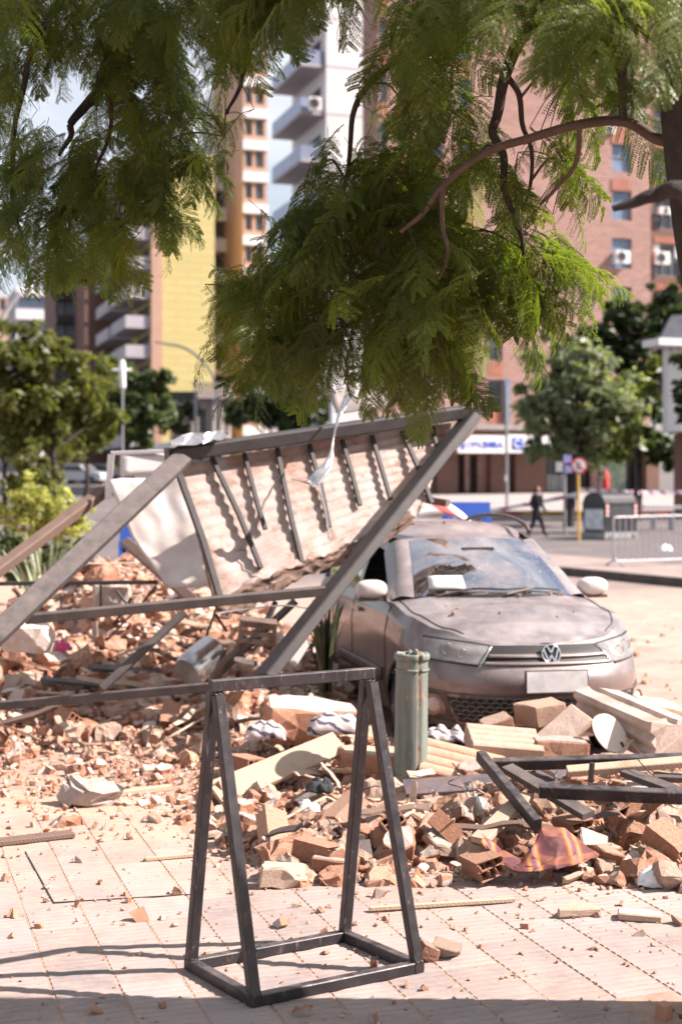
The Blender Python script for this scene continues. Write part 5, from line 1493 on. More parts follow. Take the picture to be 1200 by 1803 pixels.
def frond_mesh(seed, L=0.40, pairs=14, leaflets=17):
    r = random.Random(seed)
    mb = MB()
    droop = r.uniform(0.35, 0.75); curl = r.uniform(-0.25, 0.25)
    def rach(t): return Vector((curl * L * t * t * 0.5, L * t * (1 - 0.12 * droop * t), -droop * L * 0.5 * t * t))
    pts = [rach(i / 10) for i in range(11)]
    mb.tube(pts, [0.0016 * (1 - 0.7 * i / 10) for i in range(11)], 4, mi=1, caps=False)
    for k in range(pairs):
        t = 0.16 + 0.82 * k / (pairs - 1)
        o = rach(t); d = (rach(min(1, t + 0.03)) - rach(t - 0.03)).normalized()
        side = d.cross(Vector((0, 0, 1))).normalized(); upv = side.cross(d)
        pl = L * 0.27 * (math.sin(math.pi * (0.18 + 0.75 * (k + 0.5) / pairs)) ** 0.7) * r.uniform(0.85, 1.1)
        for sgn in (-1, 1):
            ang = RAD(58 - 26 * t) + r.gauss(0, 0.09)
            dd = (d * math.cos(ang) + side * sgn * math.sin(ang)).normalized()
            lift = r.gauss(0.05, 0.20)
            def pp(s): return o + dd * pl * s + upv * (lift * pl * s - 0.42 * pl * s * s)
            # pinna stalk
            q = upv.cross(dd).normalized()
            w = 0.0007
            mb.add([pp(0) - q * w, pp(0) + q * w, pp(0.5) + q * w, pp(0.5) - q * w, pp(1) + q * w * .5, pp(1) - q * w * .5], [(0, 1, 2, 3), (3, 2, 4, 5)], 1)
            n = leaflets
            ll = 0.0115 * (0.8 + 0.4 * pl / (L * 0.27)); lw = 0.0026
            for i in range(n):
                s_ = 0.05 + 0.95 * i / (n - 1)
                c = pp(s_)
                tg = (pp(min(1, s_ + .02)) - pp(s_ - .02)).normalized()
                qq = upv.cross(tg).normalized()
                fold = r.gauss(0.25, 0.22)
                for sg in (-1, 1):
                    a2 = RAD(62) + r.gauss(0, 0.12)
                    ld = (tg * math.cos(a2) + qq * sg * math.sin(a2) + upv * fold * 0.6).normalized()
                    lo = ld.cross(upv).normalized() * lw
                    lx = ll * (1 - 0.45 * s_ ** 3)
                    mb.add([c, c + ld * lx * 0.5 + lo, c + ld * lx, c + ld * lx * 0.5 - lo], [(0, 1, 2, 3)], 0)
    return mb.mesh('frond', [M['frond'], M['twig']])

def near_tree():
    r = random.Random(77)
    base = Vector((1.62, 4.50, -0.02))
    root = empty('feathery_tree', base, 'overhanging tree with feathery fern-like leaves framing the top of the view', 'tree')
    TK = [base, Vector((1.57, 4.5, 0.5)), Vector((1.46, 4.47, 1.4)), Vector((1.24, 4.42, 2.3)), Vector((1.135, 4.35, 2.8)), Vector((1.08, 4.3, 3.3)), Vector((1.0, 4.4, 4.0)), Vector((0.9, 4.6, 4.8))]
    pts = catmull(TK, 6)
    mb = MB(); mb.tube(pts, [0.21 - 0.10 * min(1, i / (len(pts) - 1)) + 0.06 * max(0, 1 - i / 4) for i in range(len(pts))], 20)
    mb.build('trunk', M['bark'], root)
    skel = []
    def branch(pl, r0, r1, mat='bark', n=6):
        p = catmull(pl, n)
        k = len(p)
        p = [q + Vector((noise.noise(q * 5), noise.noise(q * 5 + Vector((7, 0, 0))), noise.noise(q * 5 + Vector((0, 7, 0))))) * 0.012 if 0 < i < k - 1 else q for i, q in enumerate(p)]
        m_ = MB(); m_.tube(p, [r0 + (r1 - r0) * i / (k - 1) for i in range(k)], 9)
        m_.build('branch', M[mat], root)
        skel.extend(p)
    T = lambda z: min(pts, key=lambda q: abs(q.z - z))
    # arch across the middle
    branch([T(2.45), P(1200, 272, 4.45), P(1150, 240, 4.5), P(1098, 214, 4.55), P(1000, 224, 4.6), P(900, 250, 4.7), P(830, 285, 4.8), P(778, 328, 4.85), P(745, 372, 4.9), P(705, 408, 4.95)], 0.022, 0.008, 'twig')
    branch([P(778, 328, 4.85), P(775, 400, 4.9), P(785, 445, 4.9), P(770, 490, 4.95), P(745, 520, 5.0)], 0.010, 0.004, 'twig')
    branch([P(1098, 214, 4.55), P(1097, 120, 4.4), P(1090, 40, 4.3), P(1085, -60, 4.3)], 0.014, 0.018)
    branch([P(1020, 222, 4.6), P(1010, 290, 4.7), P(965, 345, 4.8), P(950, 360, 4.85)], 0.010, 0.005, 'twig')
    # hanging limbs
    branch([T(3.9), P(1080, -80, 4.6), P(1000, 0, 4.8), P(955, 30, 4.85), P(910, 75, 4.9), P(885, 140, 4.95), P(876, 200, 5.0), P(868, 235, 5.0), P(885, 275, 5.05), P(888, 330, 5.05), P(908, 390, 5.1), P(922, 440, 5.15), P(930, 500, 5.2)], 0.030, 0.006, 'bark', 5)
    branch([P(888, 130, 4.95), P(912, 165, 4.95), P(918, 220, 5.0), P(934, 270, 5.0), P(933, 330, 5.05), P(922, 372, 5.1)], 0.012, 0.005)
    branch([P(955, 30, 4.85), P(860, 20, 5.0), P(770, 55, 5.1), P(700, 100, 5.15), P(650, 148, 5.2), P(624, 195, 5.2), P(618, 250, 5.2), P(606, 320, 5.25), P(590, 380, 5.3)], 0.018, 0.006)
    # thick out-of-focus stub at the right
    branch([T(2.35), P(1215, 352, 3.6), P(1150, 345, 3.55), P(1110, 358, 3.55), P(1078, 368, 3.55)], 0.030, 0.008)
    # limb to the left mass
    branch([T(4.6), P(900, -330, 5.6), P(600, -330, 6.1), P(350, -200, 6.3), P(215, -60, 6.4), P(214, 40, 6.4), P(205, 100, 6.4), P(190, 146, 6.4), P(150, 190, 6.35), P(126, 215, 6.3), P(126, 238, 6.3), P(104, 275, 6.3)], 0.06, 0.008, 'bark', 5)
    branch([P(190, 146, 6.4), P(197, 190, 6.4), P(190, 240, 6.4), P(172, 290, 6.4), P(166, 340, 6.4), P(140, 370, 6.4)], 0.012, 0.005, 'twig')
    branch([P(194, 146, 6.4), P(240, 185, 6.45), P(250, 235, 6.5), P(262, 275, 6.5), P(285, 300, 6.5)], 0.012, 0.005, 'twig')
    branch([P(350, -200, 6.3), P(420, -40, 6.0), P(440, 60, 5.9), P(425, 150, 5.9), P(400, 200, 5.9)], 0.02, 0.006)
    branch([P(215, -60, 6.4), P(80, 40, 6.2), P(40, 160, 6.2), P(20, 320, 6.2), P(40, 420, 6.2)], 0.02, 0.006)
    branch([P(600, -330, 6.1), P(560, -60, 5.4), P(530, 40, 5.2)], 0.02, 0.006)
    # foliage: clumps (pixel centre, radius, depth range, fronds, pull direction)
    CL = [
     # central in-focus mass
     (520, 420, 55, 4.9, 5.5, 16), (600, 385, 60, 4.9, 5.6, 20), (690, 400, 70, 4.9, 5.7, 24), (780, 430, 70, 4.9, 5.8, 22), (860, 470, 60, 5.0, 5.8, 18), (930, 510, 48, 5.0, 5.8, 16), (1000, 470, 32, 5.1, 5.8, 11),
     (425, 540, 32, 4.9, 5.4, 14), (510, 520, 55, 4.9, 5.6, 20), (610, 500, 65, 4.9, 5.6, 22), (710, 520, 70, 4.9, 5.7, 24), (810, 550, 50, 5.0, 5.8, 16),
     (470, 615, 36, 5.0, 5.5, 14), (565, 620, 45, 5.0, 5.6, 18), (660, 630, 48, 5.0, 5.6, 18), (745, 625, 48, 5.0, 5.6, 15), (805, 640, 28, 5.0, 5.6, 8), (950, 560, 18, 5.1, 5.6, 4), (640, 310, 35, 5.0, 5.6, 9), (720, 320, 45, 5.0, 5.6, 11),
     # upper right: dark, partly nearer
     (720, 50, 50, 4.6, 5.6, 14), (770, 20, 60, 4.4, 5.4, 15), (850, -10, 45, 4.3, 5.3, 12), (740, 150, 55, 4.7, 5.6, 6), (800, 200, 45, 5.0, 5.7, 5), (725, 215, 35, 5.0, 5.6, 8), (830, 295, 38, 5.0, 5.8, 8), (905, 330, 28, 5.0, 5.6, 6),
     (1000, 15, 45, 4.0, 5.2, 15), (1090, 20, 50, 3.9, 5.0, 20), (1050, 105, 40, 4.3, 5.2, 8), (1105, 160, 32, 4.4, 5.2, 7), (1000, 140, 28, 4.7, 5.4, 5), (1000, 300, 25, 4.9, 5.5, 6), (1180, 5, 40, 3.7, 4.6, 10), (940, 0, 40, 4.2, 5.2, 10),
     # top middle
     (430, -30, 55, 5.0, 6.0, 33), (535, -60, 50, 4.8, 5.8, 30), (420, 40, 35, 5.2, 6.0, 18), (500, -10, 40, 5.2, 5.9, 18), (390, 110, 24, 5.6, 6.1, 5), (600, -70, 45, 4.7, 5.6, 18),
     # left mass
     (30, 10, 50, 5.6, 6.8, 27), (140, -10, 50, 5.8, 6.8, 24), (250, -10, 50, 5.8, 6.8, 24), (340, 20, 45, 5.8, 6.6, 24), (90, 90, 40, 6.0, 6.9, 14), (290, 100, 50, 6.0, 6.9, 26), (15, 150, 35, 5.8, 6.8, 14), (210, 70, 40, 6.0, 6.9, 14),
     (330, 190, 42, 6.0, 6.9, 22), (240, 240, 45, 6.0, 6.9, 22), (45, 290, 48, 5.8, 6.8, 24), (140, 320, 50, 6.0, 6.9, 27), (255, 325, 42, 6.0, 6.9, 22), (25, 390, 42, 5.8, 6.6, 20), (120, 420, 45, 6.0, 6.8, 24), (205, 420, 32, 6.0, 6.8, 15), (345, 290, 24, 6.0, 6.6, 12), (190, 150, 40, 6.2, 6.9, 10), (290, 380, 22, 6.0, 6.6, 7),
     # thin sprays in the gap
     (395, 240, 18, 5.8, 6.2, 2), (560, 300, 22, 5.2, 5.6, 3),
    ]
    FR = []
    cl_c = []
    for (cx, cy, rad, d0, d1, nf) in CL:
        for _ in range(nf):
            a = r.uniform(0, 6.28); q = rad * math.sqrt(r.random())
            x, y = cx + q * math.cos(a), cy + q * math.sin(a)
            FR.append((P(x, y, r.uniform(d0, d1)), x, y))
        cl_c.append(P(cx, cy, (d0 + d1) / 2))
    # canopy above the picture that keeps the upper leaves in shade
    for _ in range(1000):
        p = Vector((r.uniform(-3.2, 2.6), r.uniform(2.6, 8.0), r.uniform(3.75, 5.4)))
        if p.z < H + 0.36 * p.y + 0.15: p.z += 1.0
        if p.x > 0.6 + 0.5 * r.random() and p.z < 4.2: continue
        FR.append((p, -1, -1))
    for _ in range(680):                                 # unseen fronds added on the sun side to shade the left and upper leaves
        x = r.uniform(1.5, 3.6)
        FR.append((Vector((x, r.uniform(3.9, 7.4), 0.93 * x + r.uniform(3.05, 5.6))), -1, -1))
    meshes = [frond_mesh(i, L, pr_) for i, (L, pr_) in enumerate(((0.40, 14), (0.34, 12), (0.47, 16), (0.28, 10), (0.38, 15), (0.43, 13), (0.31, 13), (0.36, 11)))]
    score = []
    for i, (p, x, y) in enumerate(FR):
        # heading: outwards from the nearest clump anchor, sagging
        if x > 0 and x < 420: anc = P(215, 60, 6.4)
        elif x >= 420: anc = P(740, 250, 5.1) if y > 200 else P(800, -60, 4.9)
        else: anc = Vector((0.8, 4.9, 4.6))
        out = p - anc; out.z = 0
        out = out.normalized() * 0.8 + Vector((r.gauss(0, 0.6), r.gauss(0, 0.5), 0))
        az = math.atan2(-out.x, out.y)
        tilt = -RAD(r.uniform(5, 62)) if x >= 0 else -RAD(r.uniform(-10, 35))
        rot = Euler((tilt, r.gauss(0, 0.35), az), 'XYZ')
        s = r.uniform(0.8, 1.12)
        mid = rot.to_matrix() @ Vector((0, 0.19 * s, -0.03))
        score.append((-1 / p.y if x >= 0 else 1, i, p - mid, rot, s, r.randrange(8)))
    score.sort(key=lambda q: q[0])
    vis = [q for q in score if q[0] < 0]
    r.shuffle(vis)
    vis.sort(key=lambda q: 0 if FR[q[1]][2] > 300 and FR[q[1]][1] > 400 else 1)
    single = vis[:290]
    sid = {q[1] for q in single}
    protos = [None] * 8
    for _, i, p, rot, s, k in single:
        o = obj('frond', meshes[k]); o.parent = root; o.matrix_parent_inverse = Matrix.Translation(-root.location)
        o.location, o.rotation_euler, o.scale = p, rot, (s, s, s)
        protos[k] = protos[k] or o
    rest = [q for q in score if q[1] not in sid]
    # the remaining fronds: points carrying their turn and size, instanced inside the crown
    for k in range(8):
        rk = [q for q in rest if q[5] == k]
        me = bpy.data.meshes.new('crown'); me.from_pydata([tuple(q[2]) for q in rk], [], [])
        ar = me.attributes.new('turn', 'FLOAT_VECTOR', 'POINT'); ar.data.foreach_set('vector', [c for q in rk for c in q[3]])
        as_ = me.attributes.new('size', 'FLOAT', 'POINT'); as_.data.foreach_set('value', [q[4] for q in rk])
        o = tag(obj('crown', me, root), kind='stuff')
        ng = bpy.data.node_groups.new('fronds', 'GeometryNodeTree')
        ng.interface.new_socket('Geometry', in_out='INPUT', socket_type='NodeSocketGeometry'); ng.interface.new_socket('Geometry', in_out='OUTPUT', socket_type='NodeSocketGeometry')
        gi, go = ng.nodes.new('NodeGroupInput'), ng.nodes.new('NodeGroupOutput')
        ip = ng.nodes.new('GeometryNodeInstanceOnPoints'); oi = ng.nodes.new('GeometryNodeObjectInfo'); oi.inputs['Object'].default_value = protos[k]
        at = ng.nodes.new('GeometryNodeInputNamedAttribute'); at.data_type = 'FLOAT_VECTOR'; at.inputs[0].default_value = 'turn'
        a2 = ng.nodes.new('GeometryNodeInputNamedAttribute'); a2.data_type = 'FLOAT'; a2.inputs[0].default_value = 'size'
        er = ng.nodes.new('FunctionNodeEulerToRotation')
        ng.links.new(gi.outputs[0], ip.inputs['Points']); ng.links.new(oi.outputs['Geometry'], ip.inputs['Instance'])
        ng.links.new(at.outputs[0], er.inputs[0]); ng.links.new(er.outputs[0], ip.inputs['Rotation']); ng.links.new(a2.outputs[0], ip.inputs['Scale'])
        ng.links.new(ip.outputs[0], go.inputs[0])
        o.modifiers.new('fronds', 'NODES').node_group = ng
    # twigs from the limbs to every clump and on to its fronds
    tw = MB()
    starts = [q[2] for q in vis]
    for c in cl_c:
        a = min(skel, key=lambda q: (q - c).length)
        mid = a.lerp(c, 0.5) + Vector((0, 0, 0.06))
        tw.tube(catmull([a, mid, c], 4), [0.006 - 0.0004 * i for i in range(9)], 5, caps=False)
        for p in sorted(starts, key=lambda q: (q - c).length)[:9]:
            if (p - c).length < 0.5:
                tw.tube(catmull([c, c.lerp(p, 0.5) + Vector((0, 0, 0.03)), p], 3), [0.0035, 0.003, 0.003, 0.0026, 0.0022, 0.002, 0.0018], 4, caps=False)
    tw.build('twigs', M['twig'], root, kind='stuff')
    print('fronds', len(FR), len(single))
near_tree()
# ------------------------------------------------------------------ buildings
class Plane:
    """upright wall plane through O along T; n points to the street"""
    def __init__(s, O, T):
        s.O, s.T = Vector((O[0], O[1], 0)), Vector((T[0], T[1], 0)).normalized()
        s.n = Vector((s.T.y, -s.T.x, 0))
    def t(s, px):
        k = (px - CX) / F
        return (k * s.O.y - s.O.x) / (s.T.x - k * s.T.y)
    def z(s, px, py): return H - (py - HY) / F * (s.O.y + s.t(px) * s.T.y)
    def p(s, t, z, out=0.0): return s.O + s.T * t + s.n * out + Vector((0, 0, z))
    def back(s, d): return Plane(s.O - s.n * d, s.T)

def wall_mesh(pl, t0, t1, z0, z1, ops, depth, reveal=0.25):
    mb = MB()
    ts = sorted({t0, t1, *[o[0] for o in ops], *[o[1] for o in ops]}); zs = sorted({z0, z1, *[o[2] for o in ops], *[o[3] for o in ops]})
    ts = [t for t in ts if t0 <= t <= t1]; zs = [z for z in zs if z0 <= z <= z1]
    for a, b in zip(ts, ts[1:]):
        for c, d in zip(zs, zs[1:]):
            m_, k = (a + b) / 2, (c + d) / 2
            if any(o[0] < m_ < o[1] and o[2] < k < o[3] for o in ops): continue
            mb.add([pl.p(a, c), pl.p(b, c), pl.p(b, d), pl.p(a, d)], [(0, 1, 2, 3)])
    for a, b, c, d in ops:
        f = [pl.p(a, c), pl.p(b, c), pl.p(b, d), pl.p(a, d)]; g = [q - pl.n * reveal for q in f]
        mb.add(f + g, [(0, 1, 5, 4), (1, 2, 6, 5), (2, 3, 7, 6), (3, 0, 4, 7)])
    o = [pl.p(t0, z0), pl.p(t1, z0), pl.p(t1, z1), pl.p(t0, z1)]; q = [v - pl.n * depth for v in o]
    mb.add(o + q, [(1, 5, 6, 2), (4, 0, 3, 7), (3, 2, 6, 7), (5, 4, 7, 6)])
    return mb

M['pane'] = surf('dark window glass', (0.03, 0.035, 0.045), (0.08, 0.09, 0.11), 0.6, 0.12, 0)
M['paneblue'] = surf('sky-lit window glass', (0.10, 0.15, 0.24), (0.20, 0.26, 0.36), 0.8, 0.15, 0)  # reflected sky painted in as a blue base colour
M['winframe'] = surf('grey window frame', (0.20, 0.20, 0.21), (0.28, 0.28, 0.29), 3, 0.5, 0)
M['orange'] = surf('terracotta panel', (0.27, 0.095, 0.06), (0.34, 0.13, 0.085), 1.5, 0.7, 0.1)
def brickwall(name, c1, c2, mor, scale=1.0):
    m = NT(name)
    geo = m.pos(); se = m.sep(geo)
    cb = m.n('CombineXYZ'); m.l(m.math('ADD', se[0], m.math('MULTIPLY', se[1], 0.33)), cb.inputs[0]); m.l(se[2], cb.inputs[1])
    b = m.n('TexBrick'); m.l(cb.outputs[0], b.inputs[0])
    b.inputs['Color1'].default_value = (*c1, 1); b.inputs['Color2'].default_value = (*c2, 1); b.inputs['Mortar'].default_value = (*mor, 1)
    b.inputs['Scale'].default_value = scale; b.inputs['Brick Width'].default_value = 0.42; b.inputs['Row Height'].default_value = 0.125; b.inputs['Mortar Size'].default_value = 0.018
    c = m.mix(m.ramp(m.noise(0.4, 4, 0.6, 'World'), (0.35, 0.0), (0.7, 0.35)), b.outputs[0], c2)
    m.bump(b.outputs['Fac'], -0.4, 0.03)
    return m.set(c, 0.85)
M['bw'] = brickwall('pink brickwork', (0.20, 0.095, 0.072), (0.33, 0.175, 0.14), (0.42, 0.31, 0.28), 0.75)
M['bwshade'] = brickwall('shade-darkened brickwork', (0.13, 0.058, 0.044), (0.175, 0.08, 0.06), (0.17, 0.115, 0.095))  # brickwork darkened in colour for the shade on pillars and recess

def window(bld, pl, op, pane='pane', nv=1, nh=1, reveal=0.22, shutter=None):
    a, b, c, d = op
    mb = MB(); w = 0.06
    def bar(t0, z0, t1, z1, ww=w): mb.beam(pl.p(t0, z0, -reveal + .03), pl.p(t1, z1, -reveal + .03), ww, 0.05, pl.n)
    bar(a, c + w / 2, b, c + w / 2); bar(a, d - w / 2, b, d - w / 2); bar(a + w / 2, c + w, a + w / 2, d - w); bar(b - w / 2, c + w, b - w / 2, d - w)
    for i in range(1, nv): bar(a + (b - a) * i / nv, c + w, a + (b - a) * i / nv, d - w)
    for i in range(1, nh): bar(a + w, c + (d - c) * i / nh, b - w, c + (d - c) * i / nh)
    f = mb.build('window', M['winframe'], bld)
    mb = MB(); mb.add([pl.p(a, c, -reveal - .005), pl.p(b, c, -reveal - .005), pl.p(b, d, -reveal - .005), pl.p(a, d, -reveal - .005)], [(0, 1, 2, 3)])
    mb.build('pane', M[pane], f)
    if shutter:
        z = d - (d - c) * shutter
        mb = MB(); mb.add([pl.p(a + w, z, -reveal + .06), pl.p(b - w, z, -reveal + .06), pl.p(b - w, d - w, -reveal + .06), pl.p(a + w, d - w, -reveal + .06)], [(0, 1, 2, 3)])
        mb.build('roller_blind', M['orange'], f)
    return f

def aircon(pl, px0, px1, py0, py1, label):
    t0, t1 = pl.t(px0), pl.t(px1); z0, z1 = pl.z(px0, py1), pl.z(px0, py0)
    root = empty('air_conditioner', pl.p((t0 + t1) / 2, z0, 0.2), label, 'air conditioner', 'air conditioners on the brick tower')
    c = pl.p((t0 + t1) / 2, (z0 + z1) / 2, 0.25)
    rot = Matrix.Rotation(math.atan2(pl.T.y, pl.T.x), 3, 'Z')
    MB().box(c, (t1 - t0, 0.34, z1 - z0), rot).build('casing', M['white'], root)
    fc = c + pl.n * 0.175 - pl.T * (t1 - t0) * 0.12
    r = (z1 - z0) * 0.38
    MB().tube([fc + (pl.T * math.cos(2 * math.pi * i / 20) + Vector((0, 0, 1)) * math.sin(2 * math.pi * i / 20)) * r for i in range(21)], 0.03, 6).build('fan_ring', M['winframe'], root)
    MB().tube([fc - pl.n * 0.01, fc + pl.n * 0.012], r * 0.92, 18).build('fan_grille', M['black'], root)
    MB().box(c - Vector((0, 0, (z1 - z0) / 2 + 0.03)) - pl.n * 0.1, (0.05, 0.4, 0.05), rot).build('bracket', M['winframe'], root)

def brick_tower():
    pl = Plane(P(664, HY, 82)[:2], V[:2])
    g = tz(84)
    t0, t1 = 0.0, pl.t(1144)
    ztop_ = 48.0
    root = empty('brick_tower', pl.p((t0 + t1) / 2, g), 'tall pink brick apartment tower with terracotta panels behind the tree', 'building')
    wins, ops = [], []
    storey = 2.95
    # strips: (px0, px1)
    zb = pl.z(1078, 557)      # sill of a known window
    def band(px0, px1, lo, hi, panels, off=0.0, **kw):
        a, b = pl.t(px0), pl.t(px1)
        k = -3
        while True:
            z = zb + off + k * storey
            k += 1
            if z > ztop_ - 2: break
            if z < lo or z > hi: continue
            op = (a, b, z, z + 1.85); ops.append(op); wins.append((op, kw, panels))
    band(1076, 1111, 9, 48, False, nv=1, nh=2, pane='paneblue')
    band(668, 682, 9, 48, True, pane='paneblue', nh=2); band(700, 722, 9, 48, True, pane='pane', nh=2)
    band(752, 780, 9, 48, True, pane='paneblue', nh=2); band(806, 830, 9, 48, True, pane='paneblue', nh=2)
    band(858, 884, 6, 10.4, True, pane='pane', nh=2)
    gz = lambda px, py: pl.z(px, py)
    for (x0, x1, y0) in ((801, 818, 800), (826, 841, 800), (879, 898, 800), (956, 1000, 792), (1012, 1040, 792), (1052, 1075, 792), (1085, 1120, 792), (700, 750, 790), (668, 690, 790)):
        ops.append((pl.t(x0), pl.t(x1), g + 0.05, gz(x0, y0)))
        wins.append(((pl.t(x0), pl.t(x1), g + 0.05, gz(x0, y0)), dict(pane='pane', nv=2, reveal=0.9), None))
    for y in (215, 245):
        pass
    wall_mesh(pl, t0, t1, g - 0.3, ztop_, ops, 2.6, 0.3).build('wall', M['bw'], root)
    wall_mesh(pl.back(2.61), 6.0, t1, g, ztop_ - 0.5, [], 7, 0.2).build('rear_wing', M['bwshade'], root)
    for op, kw, panels in wins:
        kw = dict(kw); sh = None
        f = window(root, pl, op, **kw)
        if panels is True or (panels is False):
            a, b, c, d = op
            mb = MB(); mb.box(pl.p((a + b) / 2, c - 0.45, -0.06), (b - a, 0.16, 0.84), Matrix.Rotation(ANG, 3, 'Z')); 
            if panels: mb.build('terracotta_panel', M['orange'], root)
    # recessed bay at the right
    pr = pl.back(1.3)
    a, b = pr.t(1143), pr.t(1290)
    ops2, w2 = [], []
    k = -3
    while zb + k * storey < ztop_ - 3:
        z = zb + k * storey - 0.1; k += 1
        if z < 8: continue
        op = (pr.t(1150), pr.t(1200), z, z + 2.0); ops2.append(op); w2.append(op)
        op = (pr.t(1215), pr.t(1260), z, z + 2.0); ops2.append(op); w2.append(op)
    wall_mesh(pr, a, b, 6.5, ztop_, ops2, 6.5, 0.25).build('recessed_wall', M['bwshade'], root)
    for op in w2:
        window(root, pr, op, 'pane', 3, 2)
        MB().box(pr.p((op[0] + op[1]) / 2, op[3] + 0.26, -0.03), (op[1] - op[0], 0.12, 0.42), Matrix.Rotation(ANG, 3, 'Z')).build('terracotta_panel', M['orange'], root)
    # curtains in one window
    for x0, x1 in ((1150, 1162), (1188, 1199)):
        z0, z1 = pr.z(1150, 452), pr.z(1150, 414)
        s = MB(); s.grid(lambda u, v: pr.p(pr.t(x0) + (pr.t(x1) - pr.t(x0)) * u, z0 + (z1 - z0) * v, -0.12 + 0.03 * math.sin(u * 18)), 20, 2); s.build('curtain', M['white'], root)
    # strip of glass and panels on the upper right column, small vents
    for (y0, y1, kind) in ((226, 254, 'orange'), (316, 336, 'orange')):
        c = pl.p(pl.t(1091), (pl.z(1091, y0) + pl.z(1091, y1)) / 2, 0.02)
        MB().box(c, (pl.t(1107) - pl.t(1075), 0.06, pl.z(1091, y0) - pl.z(1091, y1)), Matrix.Rotation(ANG, 3, 'Z')).build('terracotta_panel', M['orange'], root)
    for y in (218, 235):
        MB().box(pl.p(pl.t(1005), pl.z(1005, y), 0.01), (0.3, 0.06, 0.32), Matrix.Rotation(ANG, 3, 'Z')).build('vent', M['black'], root)
    # ground floor: pillars standing forward of the recessed shop fronts
    for x0, x1 in ((762, 798), (856, 880), (899, 952), (1128, 1150)):
        tt0, tt1 = pl.t(x0), pl.t(x1)
        MB().box(pl.p((tt0 + tt1) / 2, (g + gz(x0, 800)) / 2, 0.28), (tt1 - tt0, 0.7, gz(x0, 800) - g), Matrix.Rotation(ANG, 3, 'Z')).build('pillar', M['bwshade'], root)
    # projecting slab over the shops, extended outward to shade the ground floor
    MB().box(pl.p((t0 + t1) / 2, gz(900, 765) + 0.32, 1.1), (t1 - t0, 2.5, 0.3), Matrix.Rotation(ANG, 3, 'Z')).build('canopy_slab', M['kerb'], root)
    aircon(pl, 1078, 1103, 442, 464, 'white air conditioner under a window of the pink brick wall')
    aircon(pr, 1148, 1172, 444, 466, 'white air conditioner beside the curtained window at the right edge')
    aircon(pr, 1155, 1182, 366, 378, 'white air conditioner just above the curtained window')
    aircon(pl, 1060, 1076, 222, 236, 'white air conditioner beside the small vents high on the brick wall')
    aircon(pl, 684, 698, 205, 222, 'small air conditioner on the left edge of the brick tower')
    # shop signs
    blue = surf('blue sign print', (0.03, 0.07, 0.42), (0.04, 0.09, 0.48), 3, 0.5, 0)
    rot = Matrix.Rotation(ANG, 3, 'Z')
    def board(x0, x1, y0, y1, label):
        ps_ = pl.back(-2.55)
        a, b = ps_.t(x0), ps_.t(x1); z0, z1 = ps_.z(x0, y1), ps_.z(x0, y0)
        rt = empty('shop_sign', pl.p((a + b) / 2, z0, 2.4), label, 'sign')
        MB().box(pl.p((a + b) / 2, (z0 + z1) / 2, 2.46), (b - a, 0.18, z1 - z0), rot).build('board', M['white'], rt)
        return rt, a, b, z0, z1
    def text(rt, s, t, z, size, bold=0.0, shear=0.0):
        cu = bpy.data.curves.new('lettering', 'FONT'); cu.body = s; cu.size = size; cu.offset = bold; cu.extrude = 0.01; cu.align_x = 'LEFT'; cu.shear = shear
        tmp = bpy.data.objects.new('lettering_curve', cu); COL.objects.link(tmp)
        bpy.context.view_layer.update()
        me = bpy.data.meshes.new_from_object(tmp.evaluated_get(bpy.context.evaluated_depsgraph_get()))
        me.materials.clear(); me.materials.append(blue); bpy.data.objects.remove(tmp)
        o = bpy.data.objects.new('lettering', me); COL.objects.link(o); o.parent = rt
        m = Matrix.Identity(4)
        for i, v in enumerate((pl.T, Vector((0, 0, 1)), pl.n)):
            for j in range(3): m[j][i] = v[j]
        m.translation = pl.p(t, z, 2.565)
        o.matrix_parent_inverse = Matrix.Translation(-rt.location); o.matrix_basis = m
    rt, a, b, z0, z1 = board(806, 889, 766, 797, 'white shop sign with blue lettering over the left doorway')
    MB().box(pl.p(a + 0.28, (z0 + z1) / 2, 2.565), (0.22, 0.02, 0.62), rot).build('emblem', blue, rt)
    text(rt, 'OPICUS', a + 0.50, z0 + 0.30, 0.50); text(rt, 'PARA', a + 1.55, z0 + 0.30, 0.50, 0.018)
    rt, a, b, z0, z1 = board(894, 985, 765, 797, 'white shop sign with a blue square emblem, partly behind the tree')
    MB().box(pl.p(a + 0.58, (z0 + z1) / 2, 2.565), (0.68, 0.02, 0.68), rot).build('emblem', blue, rt)
    q = MB(); cc = pl.p(a + 0.58, (z0 + z1) / 2, 2.585)
    q.tube([cc + (pl.T * math.cos(RAD(50 + 260 * i / 16)) + Vector((0, 0, 1)) * math.sin(RAD(50 + 260 * i / 16))) * 0.21 for i in range(17)], 0.045, 6); q.build('emblem_letter', M['white'], rt)
    # blue door strip and radiators
    MB().box(pl.p(pl.t(890), gz(890, 710), 0.1), (0.35, 0.2, 2.8), rot).build('blue_pilaster', M['paneblue'], root)
    for i in range(9):
        t = pl.t(954 + 5 * i)
        MB().box(pl.p(t, g + 0.65, 0.0), (0.05, 0.06, 1.2), rot).build('railing_bar', M['white'], root)
    # table-like bench slab
    return pl
BT = brick_tower()

